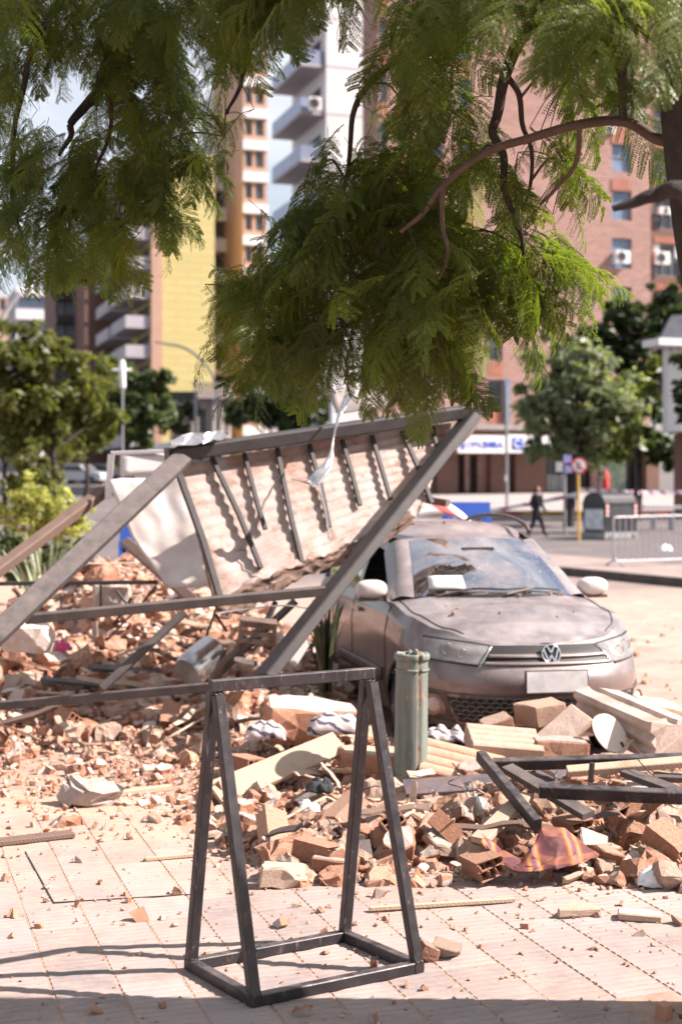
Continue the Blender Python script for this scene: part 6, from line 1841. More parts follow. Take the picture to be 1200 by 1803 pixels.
def slab_tower(name, label, px0, px1, d, ytop, ybase, mat, sidemat, nside, floors_px, balc, wid=7.0, sidelen=22.0, parapet=None, bal_len=5.0, grooves=False):
    """a tower whose left flank (towards the avenue) carries stacked balconies"""
    pl = Plane(P(px0, HY, d)[:2], V[:2])
    t0, t1 = 0.0, pl.t(px1)
    g = tz(d) - 0.5
    zt = pl.z(px0, ytop)
    root = empty(name, pl.p((t0 + t1) / 2, g), label, 'building')
    wall_mesh(pl, t0, t1, g, zt, [], sidelen, 0.2).build('wall', mat, root)
    ps = Plane((pl.O - pl.n * 0.0)[:2], (-pl.n)[:2])     # flank, runs away along U, outward = -V
    ps.n = -V
    h = floors_px / F * d
    z = g + 3.2
    rot = Matrix.Rotation(ANG, 3, 'Z')
    while z < zt - 1.5:
        a, b = 0.6, sidelen - 0.5
        if balc > 0:
            for s0 in [0.15 + i * (bal_len + 1.6) for i in range(nside)]:
                c = pl.O - V * (balc / 2 + 0.005) + U * (s0 + bal_len / 2) + Vector((0, 0, z))
                o = MB(); o.box(c, (balc, bal_len, 0.22), rot); bo = o.build('balcony', sidemat, root)
                MB().box(c + Vector((0, 0, 0.62)) - V * (balc / 2 - 0.06), (0.08, bal_len, 1.0), rot).build('parapet', parapet or sidemat, bo)
                MB().box(c + Vector((0, 0, 0.62)) - U * (bal_len / 2 - 0.06), (balc - 0.2, 0.08, 1.0), rot).build('parapet', parapet or sidemat, bo)
                MB().box(pl.O - V * 0.012 + U * (s0 + bal_len / 2) + Vector((0, 0, z + 1.3)), (0.03, bal_len * 0.7, 2.1), rot).build('window', M['pane'], root)
        z += h
    if grooves:
        z = g + 3.2
        while z < zt:
            MB().box(pl.p((t0 + t1) / 2, z, 0.004), (t1 - t0, 0.03, 0.05), rot).build('joint', M['winframe'], root); z += h
    return root, pl, h, g, zt

M['bwhite'] = surf('white render', (0.66, 0.64, 0.65), (0.72, 0.70, 0.71), 0.4, 0.8, 0.03)
M['bgrey'] = surf('grey-lilac render', (0.36, 0.33, 0.37), (0.44, 0.41, 0.44), 0.3, 0.8, 0.03)
M['yellow'] = brickwall('yellow painted block', (0.50, 0.42, 0.17), (0.54, 0.455, 0.20), (0.47, 0.39, 0.165), 0.16)
M['salmon'] = surf('salmon render', (0.42, 0.25, 0.185), (0.48, 0.30, 0.225), 0.5, 0.8, 0.05)
M['brown'] = surf('brown render', (0.14, 0.07, 0.055), (0.19, 0.10, 0.08), 0.4, 0.8, 0.05)
M['glasspar'] = surf('bluish glass parapet', (0.24, 0.28, 0.40), (0.34, 0.38, 0.50), 0.7, 0.15, 0)
M['lilac'] = surf('pale lilac render', (0.46, 0.42, 0.47), (0.54, 0.50, 0.55), 0.3, 0.8, 0.03)

rt, pl, h, g, zt = slab_tower('white_tower', 'white tower with glass-fronted balconies between brick tower and gap', 574, 640, 105, -140, 0, M['bwhite'], M['bgrey'], 1, 84, 1.9, bal_len=8.0, sidelen=9, parapet=M['glasspar'], grooves=True)
aircon(Plane((pl.O - V * 1.6)[:2], V[:2]), 542, 564, 172, 195, 'air conditioner on a balcony of the white tower')
# salmon building with white floor bands behind the white tower
def banded(name, label, px0, px1, d, ytop, fl, wallm, bandm, ops_px, pane='pane', band_h=0.5, depth=14, proud=0.25, group=None, par=None):
    pl = Plane(P(px0, HY, d)[:2], V[:2]); t0, t1 = 0.0, pl.t(px1); g = tz(d) - 0.5; zt = pl.z(px0, ytop)
    root = empty(name, pl.p((t0 + t1) / 2, g), label, 'building', group)
    h = fl / F * d
    ops = []
    z = g + 1.2
    while z < zt - h * 0.6:
        for a, b in ops_px: ops.append((pl.t(a), pl.t(b), z + 0.35 * h, z + 0.86 * h))
        z += h
    wall_mesh(pl, t0, t1, g, zt, ops, depth, 0.3).build('wall', wallm, root)
    for op in ops: window(root, pl, op, pane, 2, 1)
    rot = Matrix.Rotation(ANG, 3, 'Z')
    z = g + 1.2
    while z < zt and band_h:
        MB().box(pl.p((t0 + t1) / 2, z + 0.12, proud / 2), (t1 - t0 + 0.1, proud, band_h), rot).build('floor_band', bandm, root)
        if par: MB().box(pl.p((t0 + t1) / 2, z + 0.12 + band_h / 2 + 0.28, proud - 0.04), (t1 - t0, 0.05, 0.55), rot).build('railing', par, root)
        z += h
    return root, pl
banded('salmon_block', 'salmon block with white floor bands left of the white tower', 428, 470, 150, 60, 56, M['salmon'], M['bwhite'], [(432, 444), (450, 464)], band_h=1.0)
banded('pink_block', 'slim pinkish block right of the yellow wall', 400, 430, 170, 130, 50, M['lilac'], M['salmon'], [(404, 412), (417, 426)], band_h=0.5)
banded('grey_balcony_block', 'narrow grey block with balcony bands beside the yellow wall', 374, 402, 158, 270, 54, M['bgrey'], M['lilac'], [(378, 398)], band_h=1.4, proud=1.4)
# yellow blind wall with salmon edge, grey balconies on its flank
rt, pl, h, g, zt = slab_tower('yellow_tower', 'tower with blind yellow wall, salmon edge and grey flank balconies', 268, 378, 140, 265, 0, M['yellow'], M['bgrey'], 2, 52, 2.6, bal_len=9, sidelen=24)
rotg = Matrix.Rotation(ANG, 3, 'Z')
MB().box(pl.p(pl.t(276), (g + zt) / 2, 0.06), (pl.t(285) - pl.t(266), 0.12, zt - g), rotg).build('salmon_edge', M['salmon'], rt)
wall_mesh(Plane((pl.O - V * 0.2 + U * 22)[:2], (-V)[:2]), 0, 3.0, g, zt, [], 1, 0.2).build('flank_end', M['brown'], rt)
banded('brown_block', 'dark brown block behind the yellow tower flank', 150, 212, 190, 440, 40, M['brown'], M['brown'], [(156, 166), (182, 196)], band_h=0.3)
banded('orange_block', 'brown block with orange and dark balconies at the left', 98, 152, 200, 465, 40, M['brown'], M['black'], [(100, 112), (116, 130), (134, 150)], pane='paneblue', band_h=0.9, proud=1.2)
for i in range(9):
    pass
banded('striped_block', 'block with broad white and grey stripes at far left', 28, 100, 230, 505, 41, M['bgrey'], M['bwhite'], [(34, 94)], pane='paneblue', band_h=1.6, proud=1.0)
banded('pale_orange_block', 'low pale orange block at the far left edge', -60, 30, 260, 520, 40, M['salmon'], M['salmon'], [(0, 10)], band_h=0.2)
banded('far_block', 'dark low block closing the avenue behind the trees', 200, 345, 260, 700, 30, M['brown'], M['bgrey'], [(210, 240), (255, 285), (300, 330)], band_h=0.5)
banded('corner_block', 'shaded grey block behind the dark street tree', 405, 640, 165, 640, 45, M['bgrey'], M['bgrey'], [(420, 450), (470, 500), (520, 550), (570, 600)], band_h=0.6)

def old_house():
    pl = Plane(P(338, HY, 128)[:2], V[:2]); t1 = pl.t(405); g = tz(128) - 0.3; zt = pl.z(338, 690)
    root = empty('old_stone_house', pl.p(t1 / 2, g), 'old grey stone house with columns and balustrade below the yellow wall', 'building')
    m = surf('old grey stone', (0.24, 0.20, 0.19), (0.36, 0.31, 0.29), 0.8, 0.9, 0.3)
    ops = [(0.5, 1.3, g + 4.2, g + 6.4), (1.9, 2.7, g + 4.2, g + 6.4), (0.5, 1.3, g + 0.3, g + 2.8), (1.9, 2.7, g + 0.3, g + 2.8)]
    ops = [(a * t1 / 3.4, b * t1 / 3.4, c, d) for a, b, c, d in ops]
    wall_mesh(pl, 0, t1, g, zt, ops, 9, 0.3).build('wall', m, root)
    for op in ops: window(root, pl, op, 'pane', 2, 2)
    for t in (0.3, 1.05 * t1 / 2, t1 * 0.72, t1 - 0.25):
        MB().tube([pl.p(t, g + 3.4, 0.4), pl.p(t, g + 3.7, 0.4), pl.p(t, zt - 0.9, 0.4), pl.p(t, zt - 0.6, 0.4)], [0.3, 0.22, 0.19, 0.3], 12).build('column', m, root)
    MB().box(pl.p(t1 / 2, zt - 0.35, 0.4), (t1 + 0.6, 0.9, 0.5), rotg).build('cornice', m, root)
    MB().box(pl.p(t1 / 2, g + 3.2, 0.4), (t1 + 0.4, 0.9, 0.4), rotg).build('balcony_slab', m, root)
    for i in range(12): MB().tube([pl.p(t1 * (i + .5) / 12, zt - 0.1, 0.5), pl.p(t1 * (i + .5) / 12, zt + 0.3, 0.5), pl.p(t1 * (i + .5) / 12, zt + 0.7, 0.5)], [0.08, 0.13, 0.07], 8).build('baluster', m, root)
    MB().box(pl.p(t1 / 2, zt + 0.78, 0.5), (t1 + 0.4, 0.35, 0.16), rotg).build('rail', m, root)
old_house()

def corner_house():
    pl = Plane(P(1148, HY, 58)[:2], (1, -0.1)); g = tz(60); t0, t1 = pl.t(1174), pl.t(1300)
    root = empty('white_corner_house', pl.p((t0 + t1) / 2, g), 'white house with dark mansard roof at the right edge', 'building')
    zb, zc = pl.z(1174, 760), pl.z(1174, 612)
    wall_mesh(pl, t0, t1, zb, zc, [], 1.6, 0.2).build('wall', M['bwhite'], root)
    wall_mesh(pl.back(1.2), t0 + 0.6, t1, g - 0.3, zb, [(t0 + 1.0, t0 + 2.6, g, zb - 0.4)], 1.5, 0.2).build('shop_wall', M['brown'], root)
    window(root, pl.back(1.2), (t0 + 1.0, t0 + 2.6, g, zb - 0.4), 'pane', 2, 1)
    MB().box(pl.p((t0 + t1) / 2 - 0.3, zc + 0.12, 0.0), (t1 - t0 + 1.3, 1.3, 0.28), rotg).build('cornice', M['bwhite'], root)
    for i in range(9): MB().box(pl.p(t0 - 0.55 + i * 0.32, zc - 0.1, 0.5), (0.13, 0.2, 0.16), rotg).build('dentil', M['bgrey'], root)
    zr = pl.z(1174, 552)
    mb = MB()
    lo = [pl.p(t0 - 0.35, zc + 0.26, 0.1), pl.p(t1, zc + 0.26, 0.1), pl.p(t1, zc + 0.26, -2.2), pl.p(t0 - 0.35, zc + 0.26, -2.2)]
    hi = [pl.p(t0 + 0.25, zr, -0.6), pl.p(t1 - 0.4, zr, -0.6), pl.p(t1 - 0.4, zr, -1.9), pl.p(t0 + 0.25, zr, -1.9)]
    mb.add(lo + hi, [(0, 1, 5, 4), (1, 2, 6, 5), (2, 3, 7, 6), (3, 0, 4, 7), (4, 5, 6, 7)])
    mb.build('mansard_roof', surf('dark slate', (0.05, 0.05, 0.065), (0.09, 0.09, 0.11), 2, 0.6, 0.2), root)
corner_house()

# ------------------------------------------------------------------ trees and shrubs of the street
def street_tree(name, label, blobs, trunk, leaf, n, cols, seed, lean=0.0, trunk_r=0.14, group=None, cat='tree', tr=0.5):
    """blobs: (px, py, radius px, depth); trunk: (px, depth) foot"""
    r = random.Random(seed)
    d = trunk[1]
    foot = Vector(((trunk[0] - CX) / F * d, d, tz(d)))
    root = empty(name, foot, label, cat, group)
    B = [(P(x, y, dd), q / F * dd) for x, y, q, dd in blobs]
    top = sum((b[0] for b in B), Vector()) / len(B)
    mb = MB()
    fork = foot.lerp(Vector((foot.x * 0.6 + top.x * 0.4, foot.y, top.z)), 0.62)
    mb.tube(catmull([foot, foot.lerp(fork, 0.5) + Vector((0.08, 0, 0)), fork], 5), [trunk_r * (1.15 - 0.5 * i / 10) for i in range(11)], 10)
    for c, q in B:
        mb.tube(catmull([fork, fork.lerp(c, 0.5) + Vector((0, 0, 0.12 * q)), c], 4), [trunk_r * 0.5 * (1 - 0.8 * i / 8) for i in range(9)], 6, caps=False)
    mb.build('trunk', M['bark'], root)
    # leaf faces gathered in sub-clumps with gaps between
    vol = [q ** 2 for _, q in B]; tv = sum(vol)
    vs_, fs = [], []
    for (c, q), w in zip(B, vol):
        nn = int(n * w / tv)
        subs = []
        for _ in range(max(10, int(30 * (q / max(x[1] for x in B)) ** 2) + 8)):
            u = Vector((r.gauss(0, 1), r.gauss(0, 1), r.gauss(0, 0.8))).normalized() * q * r.uniform(0.3, 1.18)
            subs.append((c + u, q * r.uniform(0.10, 0.30), u.normalized()))
        for _ in range(nn):
            sc_, sq, su = subs[r.randrange(len(subs))]
            o = Vector((r.gauss(0, 1), r.gauss(0, 1), r.gauss(0, 0.75)))
            p = sc_ + o * sq * 0.62
            nm = (o.normalized() * 0.7 + Vector((r.gauss(0, .5), r.gauss(0, .5), 0.7 + r.gauss(0, .4)))).normalized()
            a = nm.cross(Vector((r.gauss(0, 1), r.gauss(0, 1), r.gauss(0, 1)))).normalized(); b = nm.cross(a)
            l_ = leaf * r.uniform(0.6, 1.3)
            k = len(vs_)
            vs_ += [p - a * l_, p + b * l_ * 0.42, p + a * l_, p - b * l_ * 0.42]; fs.append((k, k + 1, k + 2, k + 3))
    m2 = MB(); m2.add(vs_, fs)
    m2.build('crown', leafmat(name + ' leaves', *cols, tr=tr, spec=0.4), root, kind='stuff')
    return root
OL = ((0.08, 0.09, 0.028), (0.12, 0.13, 0.04), (0.175, 0.175, 0.06))
DK = ((0.020, 0.032, 0.016), (0.035, 0.052, 0.024), (0.06, 0.08, 0.035))
SV = ((0.13, 0.155, 0.105), (0.22, 0.25, 0.175), (0.33, 0.355, 0.27))
YG = ((0.27, 0.28, 0.10), (0.36, 0.365, 0.14), (0.46, 0.45, 0.21))
street_tree('olive_tree', 'big olive-green street tree at the left edge', [(20, 640, 60, 40), (70, 690, 80, 40), (20, 720, 70, 40), (130, 720, 70, 41), (110, 640, 50, 40), (-30, 680, 70, 40), (60, 610, 40, 40), (160, 670, 40, 41), (40, 780, 45, 40), (100, 770, 50, 40), (175, 740, 45, 41)], (100, 40), 0.14, 15000, OL, 1, trunk_r=0.16)
street_tree('slim_street_tree', 'lighter street tree right of the big olive tree', [(215, 670, 38, 60), (250, 720, 48, 60), (200, 730, 40, 60), (270, 680, 30, 60), (240, 760, 35, 60), (285, 720, 30, 60)], (215, 60), 0.20, 8000, ((0.05, 0.075, 0.03), (0.08, 0.11, 0.045), (0.12, 0.15, 0.06)), 2)
street_tree('dark_street_tree', 'dark dense tree right of the old stone house', [(450, 710, 45, 70), (510, 705, 50, 70), (550, 730, 35, 70), (420, 730, 25, 70), (490, 740, 40, 70)], (490, 70), 0.22, 6000, DK, 3)
street_tree('silver_tree', 'silvery green tree in front of the brick tower', [(1000, 690, 78, 54), (1060, 690, 70, 54), (965, 728, 50, 54), (1040, 740, 68, 54), (990, 640, 52, 54), (948, 785, 32, 54), (1085, 740, 46, 54), (1000, 790, 36, 54)], (1000, 54), 0.19, 16000, SV, 4, trunk_r=0.2)
street_tree('tall_dark_tree', 'taller dark tree behind the silvery one', [(1060, 600, 50, 62), (1120, 620, 55, 62), (1140, 560, 45, 62), (1110, 700, 60, 62), (1150, 660, 50, 62), (1040, 620, 40, 62), (1160, 780, 40, 62), (1180, 530, 40, 62), (1090, 560, 40, 62), (1100, 770, 45, 62)], (1120, 62), 0.20, 16000, ((0.03, 0.048, 0.02), (0.05, 0.075, 0.033), (0.09, 0.12, 0.055)), 5, trunk_r=0.2)
street_tree('sapling', 'thin sapling with reddish forked stem behind the waste container', [(1090, 800, 26, 50), (1140, 690, 22, 50), (1105, 760, 22, 50), (1150, 640, 15, 50)], (1113, 50), 0.14, 1100, ((0.07, 0.09, 0.02), (0.11, 0.13, 0.03), (0.15, 0.17, 0.04)), 6, trunk_r=0.10)
street_tree('edge_tree', 'small tree overhanging the white house at the right edge', [(1205, 690, 28, 50), (1215, 640, 30, 50), (1225, 720, 30, 50)], (1235, 50), 0.16, 1600, DK, 7, trunk_r=0.12)
street_tree('yellow_shrub', 'yellow-green rounded shrub at the left behind the fallen rafter', [(45, 880, 38, 21), (95, 895, 40, 21), (120, 930, 35, 21), (60, 920, 40, 21), (20, 910, 30, 21), (140, 900, 22, 21)], (80, 21), 0.045, 7000, YG, 8, trunk_r=0.04, cat='shrub')
street_tree('green_shrub', 'darker upright shrub behind the yellow-green one', [(55, 815, 30, 28), (70, 850, 35, 28), (40, 850, 30, 28)], (60, 28), 0.07, 3000, OL, 9, trunk_r=0.05, cat='shrub')
street_tree('low_shrub', 'low dark shrub under the yellow-green one by the rubble', [(40, 1000, 30, 19), (100, 985, 32, 19), (150, 975, 25, 19), (15, 960, 28, 19)], (80, 19), 0.05, 3500, ((0.05, 0.07, 0.03), (0.09, 0.11, 0.05), (0.16, 0.17, 0.09)), 10, trunk_r=0.04, cat='shrub')
for i, (x, y, q, d) in enumerate(((300, 745, 26, 95), (330, 720, 18, 110), (150, 760, 35, 75), (5, 770, 40, 60))):
    street_tree('distant_tree', ['distant small tree left of the white bus', 'faint distant tree under the gantry sign', 'distant tree between the two left street trees', 'distant tree low at the left edge'][i], [(x, y, q, d), (x + q * .6, y + q * .4, q * .7, d)], (x, d), 0.22, 1500, ((0.05, 0.06, 0.03), (0.08, 0.09, 0.045), (0.11, 0.12, 0.06)), 20 + i, group='distant trees along the avenue')

# ------------------------------------------------------------------ street furniture
def lamp(name, label, pts, r=0.07, head=None):
    root = empty(name, pts[0], label, 'lamp post', 'lamp posts along the avenue')
    MB().tube(catmull(pts, 6), r, 8).build('post', M['galvlamp'], root)
    if head:
        d = (pts[-1] - pts[-2]).normalized()
        MB().beam(pts[-1] - d * 0.1, pts[-1] + d * 0.7, 0.28, 0.12).build('lamp_head', M['galvlamp'], root)
M['galvlamp'] = surf('pale galvanised post', (0.40, 0.40, 0.42), (0.52, 0.52, 0.54), 2, 0.5, 0)
def foot(px, d): return Vector(((px - CX) / F * d, d, tz(d) - 0.02))
lamp('curved_lamp_post', 'curved lamp post arching over the yellow wall', [foot(381, 110), P(381, 760, 110), P(379, 680, 110), P(360, 640, 110), P(325, 613, 110), P(288, 605, 110)], 0.10, True)
lamp('curved_lamp_post', 'curved lamp post bending over the slim street tree', [foot(262, 75), P(262, 780, 75), P(258, 720, 75), P(245, 685, 75), P(228, 668, 75)], 0.10, True)
lamp('curved_lamp_post', 'slanting lamp post at the far left before the striped block', [foot(-30, 50), P(-25, 720, 50), P(0, 575, 50), P(35, 515, 50)], 0.09)
def camera_mast():
    root = empty('camera_mast', foot(216, 45), 'white mast with side arm and camera housing above the left trees', 'mast')
    MB().tube([foot(216, 45), P(216, 640, 45)], 0.035, 10).build('mast', M['winframe'], root)
    MB().tube([P(168, 652, 45), P(232, 651, 45)], 0.045, 8).build('arm', M['white'], root)
    MB().tube([P(216, 684, 44.8), P(216, 680, 44.8), P(215, 642, 44.8), P(215, 634, 44.8)], [0.08, 0.11, 0.11, 0.07], 12).build('housing', M['white'], root)
camera_mast()
def gantry():
    root = empty('sign_gantry', foot(345, 90), 'dark overhead gantry sign across the avenue', 'gantry')
    MB().tube([foot(345, 90), P(345, 690, 90)], 0.12, 10).build('post', M['winframe'], root)
    MB().box(P(312, 697, 90), (2.6, 0.15, 0.55)).build('sign_panel', M['black'], root)
    MB().tube([P(345, 697, 90.1), P(275, 697, 90.1)], 0.06, 8).build('arm', M['winframe'], root)
gantry()
def signal():
    root = empty('traffic_signal', foot(584, 62), 'traffic signal with green light behind the canopy', 'traffic signal')
    MB().tube([foot(584, 62), P(584, 640, 62)], 0.12, 10).build('post', M['galvlamp'], root)
    MB().tube([P(584, 655, 62), P(525, 662, 61.5)], 0.05, 8).build('arm', M['galvlamp'], root)
    hd = MB().box(P(525, 676, 61.5), (0.36, 0.3, 1.05)).build('signal_head', M['black'], root)
    em = NT('green signal light'); em.b.inputs['Emission Color'].default_value = (0.05, 1.0, 0.55, 1); em.b.inputs['Emission Strength'].default_value = 1.4; em.set((0.02, 0.4, 0.2), 0.4)
    offm = surf('unlit signal lens', (0.05, 0.02, 0.02), (0.07, 0.03, 0.02), 3, 0.3, 0)
    for py, mt in ((664, offm), (676, offm), (687, em.mat)):
        c = P(525, py, 61.5)
        MB().tube([c + Vector((0, -0.152, 0)), c + Vector((0, -0.18, 0))], 0.09, 14).build('signal_lens', mt, hd)
signal()
def street_signs():
    # no-stopping disc on a yellow pole
    d = 46.0
    f_ = Vector(((1018 - CX) / F * d, d, tz(d)))
    root = empty('round_traffic_sign', f_, 'round red-rimmed prohibition sign on a yellow pole beside the waste container', 'sign')
    yel = surf('yellow pole paint', (0.55, 0.30, 0.06), (0.62, 0.36, 0.08), 3, 0.6, 0)
    red = surf('red sign paint', (0.50, 0.035, 0.05), (0.56, 0.05, 0.06), 3, 0.5, 0)
    MB().tube([f_, P(1017, 818, d)], 0.045, 10).build('post', yel, root)
    c = P(1018, 820, d) + Vector((0, -0.07, 0))
    def disc(r, y, mat, nm, par):
        return MB().tube([c + Vector((0, y + 0.01, 0)), c + Vector((0, y, 0))], r, 28).build(nm, mat, par)
    pn = disc(0.27, 0.0, red, 'disc', root); disc(0.205, -0.008, M['white'], 'white_field', pn)
    e = MB()
    for z in (-0.10, 0.0, 0.10): e.box(c + Vector((0.0, -0.014, z)), (0.13, 0.006, 0.035))
    e.box(c + Vector((-0.06, -0.0145, 0)), (0.035, 0.006, 0.235)); e.build('letter', M['black'], pn)
    MB().box(c + Vector((0, -0.022, 0)), (0.045, 0.006, 0.44), Euler((0, RAD(-45), 0)).to_matrix()).build('slash', red, pn)
    # street name plates
    d = 49.0
    f_ = Vector(((994 - CX) / F * d, d, tz(d)))
    root = empty('street_name_post', f_, 'grey post with bluish street name plates left of the round sign', 'sign')
    MB().tube([f_, P(993, 800, d)], 0.05, 10).build('post', M['winframe'], root)
    bl = surf('blue-grey name plate', (0.14, 0.13, 0.30), (0.20, 0.19, 0.38), 3, 0.5, 0)
    MB().box(P(998, 808, d - .1), (0.30, 0.03, 0.26), Euler((0, 0, 0.3)).to_matrix()).build('name_plate', bl, root)
    MB().box(P(1000, 826, d - .1), (0.26, 0.03, 0.24), Euler((0, 0, 0.3)).to_matrix()).build('name_plate', bl, root)
    MB().box(P(983, 822, d - .1), (0.22, 0.03, 0.34), Euler((0, 0, -0.5)).to_matrix()).build('white_plate', M['white'], root)
    MB().box(P(1012, 873, d - .1), (0.16, 0.12, 0.22)).build('control_box', bl, root)
    # lamp post in front of the shop signs
    d = 66.0
    f_ = Vector(((892 - CX) / F * d, d, tz(d)))
    root = empty('slender_post', f_, 'slender dark post in front of the shop signs', 'post')
    MB().tube([f_, P(890, 680, d)], 0.07, 10).build('post', M['winframe'], root)
    MB().box(P(891, 842, d - .1), (0.16, 0.05, 0.3)).build('notice', M['white'], root)
    # billboard with bottle and tree
    d = 60.0
    root = empty('advert_panel', Vector(((1078 - CX) / F * d, d, tz(d))), 'upright advertising panel in red and green behind the container', 'sign')
    MB().box(P(1078, 835, d), (1.05, 0.12, 1.9)).build('panel', M['white'], root)
    gm = surf('green and grey print', (0.06, 0.20, 0.08), (0.42, 0.40, 0.36), 3, 0.5, 0)
    MB().box(P(1082, 838, d - .07), (0.86, 0.02, 1.65)).build('print', gm, root)
    q = MB(); q.tube([P(1065, 862, d - .1), P(1065, 838, d - .1), P(1065, 832, d - .1), P(1065, 826, d - .1)], [0.15, 0.16, 0.10, 0.05], 12); q.build('red_print', red, root)
street_signs()

def container():
    d = 47.0
    x0, x1 = (1020 - CX) / F * d, (1128 - CX) / F * d
    g = tz(d)
    root = empty('waste_container', Vector(((x0 + x1) / 2, d, g)), 'dark rounded street waste container with pale poster on its end', 'container')
    m = surf('dark grey container plastic', (0.020, 0.020, 0.024), (0.04, 0.04, 0.045), 3, 0.45, 0.05)
    ang = RAD(36)
    rot = Matrix.Rotation(ang, 3, 'Z')
    c = Vector(((x0 + x1) / 2 + 0.02, d + 0.3, g))
    L_, Wd, Hh = 1.50, 1.05, 1.58
    # body: rounded-top profile across the width, run along the length
    prof = [(-Wd / 2 + 0.10, 0.22), (-Wd / 2, 0.75), (-Wd / 2 + 0.02, 1.15)]
    for i in range(9):
        th = math.pi - math.pi * i / 8
        prof.append((math.cos(th) * (Wd / 2 - 0.04), 1.22 + math.sin(th) * 0.34))
    prof += [(Wd / 2 - 0.02, 1.15), (Wd / 2, 0.75), (Wd / 2 - 0.10, 0.22)]
    # length along the local x axis; end with the poster faces the camera's left
    mb = MB(); mb.prism([c + rot @ Vector((-L_ / 2, y, z)) for y, z in prof], (0, 0, 0), rot @ Vector((L_, 0, 0)))
    mb.build('body', m, root)
    mb = MB(); mb.box(c + rot @ Vector((0, 0, 0.13)), (L_ + 0.06, Wd + 0.04, 0.20), rot); mb.build('base', M['winframe'], root)
    mb = MB(); mb.box(c + rot @ Vector((0, 0, 1.19)), (L_ + 0.05, Wd + 0.03, 0.05), rot); mb.build('lid_rim', m, root)
    pm = surf('pale blue poster', (0.30, 0.42, 0.56), (0.70, 0.68, 0.62), 5, 0.6, 0)
    mb = MB(); mb.box(c + rot @ Vector((-L_ / 2 - 0.008, -0.02, 0.66)), (0.012, Wd * 0.80, 0.66), rot); mb.build('poster', pm, root)
    wm = NT('red and white reflector'); w = wm.n('TexWave', wave_type='BANDS', bands_direction='Z'); w.inputs['Scale'].default_value = 2.2; wm.l(wm.tc('Object'), w.inputs[0])
    wm.set(wm.ramp(w.outputs['Fac'], (0.48, (0.7, 0.65, 0.65)), (0.52, (0.5, 0.06, 0.06))), 0.4)
    for lx in (-L_ / 2 + 0.08, L_ / 2 - 0.08):
        mb = MB(); mb.box(c + rot @ Vector((lx, -Wd / 2 - 0.012, 0.98)), (0.10, 0.02, 0.42), rot); mb.build('reflector', wm.mat, root)
    for sx in (-1, 1):
        mb = MB(); mb.tube([c + rot @ Vector((sx * 0.55, -Wd / 2 + 0.05, 0.08)), c + rot @ Vector((sx * 0.55, -Wd / 2 - 0.02, 0.08))], 0.08, 14); mb.build('wheel', M['black'], root)
container()

def barrier():
    d0, d1 = 30.2, 31.4
    a = P(1080, 0, d0); b = P(1290, 0, d1)
    zb, z0, z1 = None, 0, 0
    def pt(px, py):
        t = (px - 1080) / 210; dd = d0 + (d1 - d0) * t
        return P(px, py, dd)
    root = empty('crowd_barrier', pt(1080, 1000), 'grey steel crowd barrier with upright bars at the right', 'barrier')
    m = surf('galvanised barrier tube', (0.30, 0.29, 0.31), (0.40, 0.39, 0.41), 3, 0.4, 0, metal=0.3)
    MB().tube(catmull([pt(1079, 985), pt(1079, 930), pt(1079, 915), pt(1084, 911), pt(1120, 910), pt(1290, 905)], 4), 0.022, 8).build('outer_tube', m, root)
    MB().tube([pt(1079, 988), pt(1290, 982)], 0.02, 8).build('bottom_tube', m, root)
    for i in range(19):
        px = 1090 + 10.6 * i
        MB().tube([pt(px, 911 - i * 0.25), pt(px, 987 - i * 0.25)], 0.011, 6).build('bar', m, root)
    f = pt(1082, 985)
    for s in (-1, 1):
        q = Vector((f.x + s * 0.12, f.y - 0.35 * s, tz(f.y) + 0.17))
        MB().tube([f + Vector((0, 0, 0.12)), f, q], 0.02, 8).build('foot', m, root)
barrier()

def blue_barriers():
    bl = surf('blue barrier plastic', (0.035, 0.13, 0.62), (0.05, 0.17, 0.70), 3, 0.45, 0)
    def one(px0, px1, py0, py1, d, label):
        a, b = (px0 - CX) / F * d, (px1 - CX) / F * d
        z0, z1 = tz(d), H - (py0 - HY) / F * d
        root = empty('plastic_barrier', Vector(((a + b) / 2, d, z0)), label, 'barrier', 'blue plastic barriers')
        w = b - a
        MB().box(Vector(((a + b) / 2, d, z1 - 0.11)), (w, 0.09, 0.22)).build('top_rail', bl, root)
        MB().box(Vector(((a + b) / 2, d, z0 + 0.14)), (w, 0.09, 0.24)).build('bottom_rail', bl, root)
        n = max(4, int(w / 0.11))
        for i in range(n + 1):
            big = i in (0, n) or i == n // 2
            MB().box(Vector((a + w * i / n + (0.03 if i == 0 else -0.03 if i == n else 0), d, (z0 + z1) / 2 + 0.02)), (0.10 if big else 0.035, 0.07, z1 - z0 - 0.47)).build('upright', bl, root)
    one(780, 862, 884, 960, 22.0, 'blue plastic barrier behind the car roof')
    one(615, 652, 905, 960, 19.0, 'blue plastic barrier glimpsed under the canopy leg')
    one(212, 238, 926, 960, 20.0, 'blue plastic barrier behind the white sheet at the left')
blue_barriers()

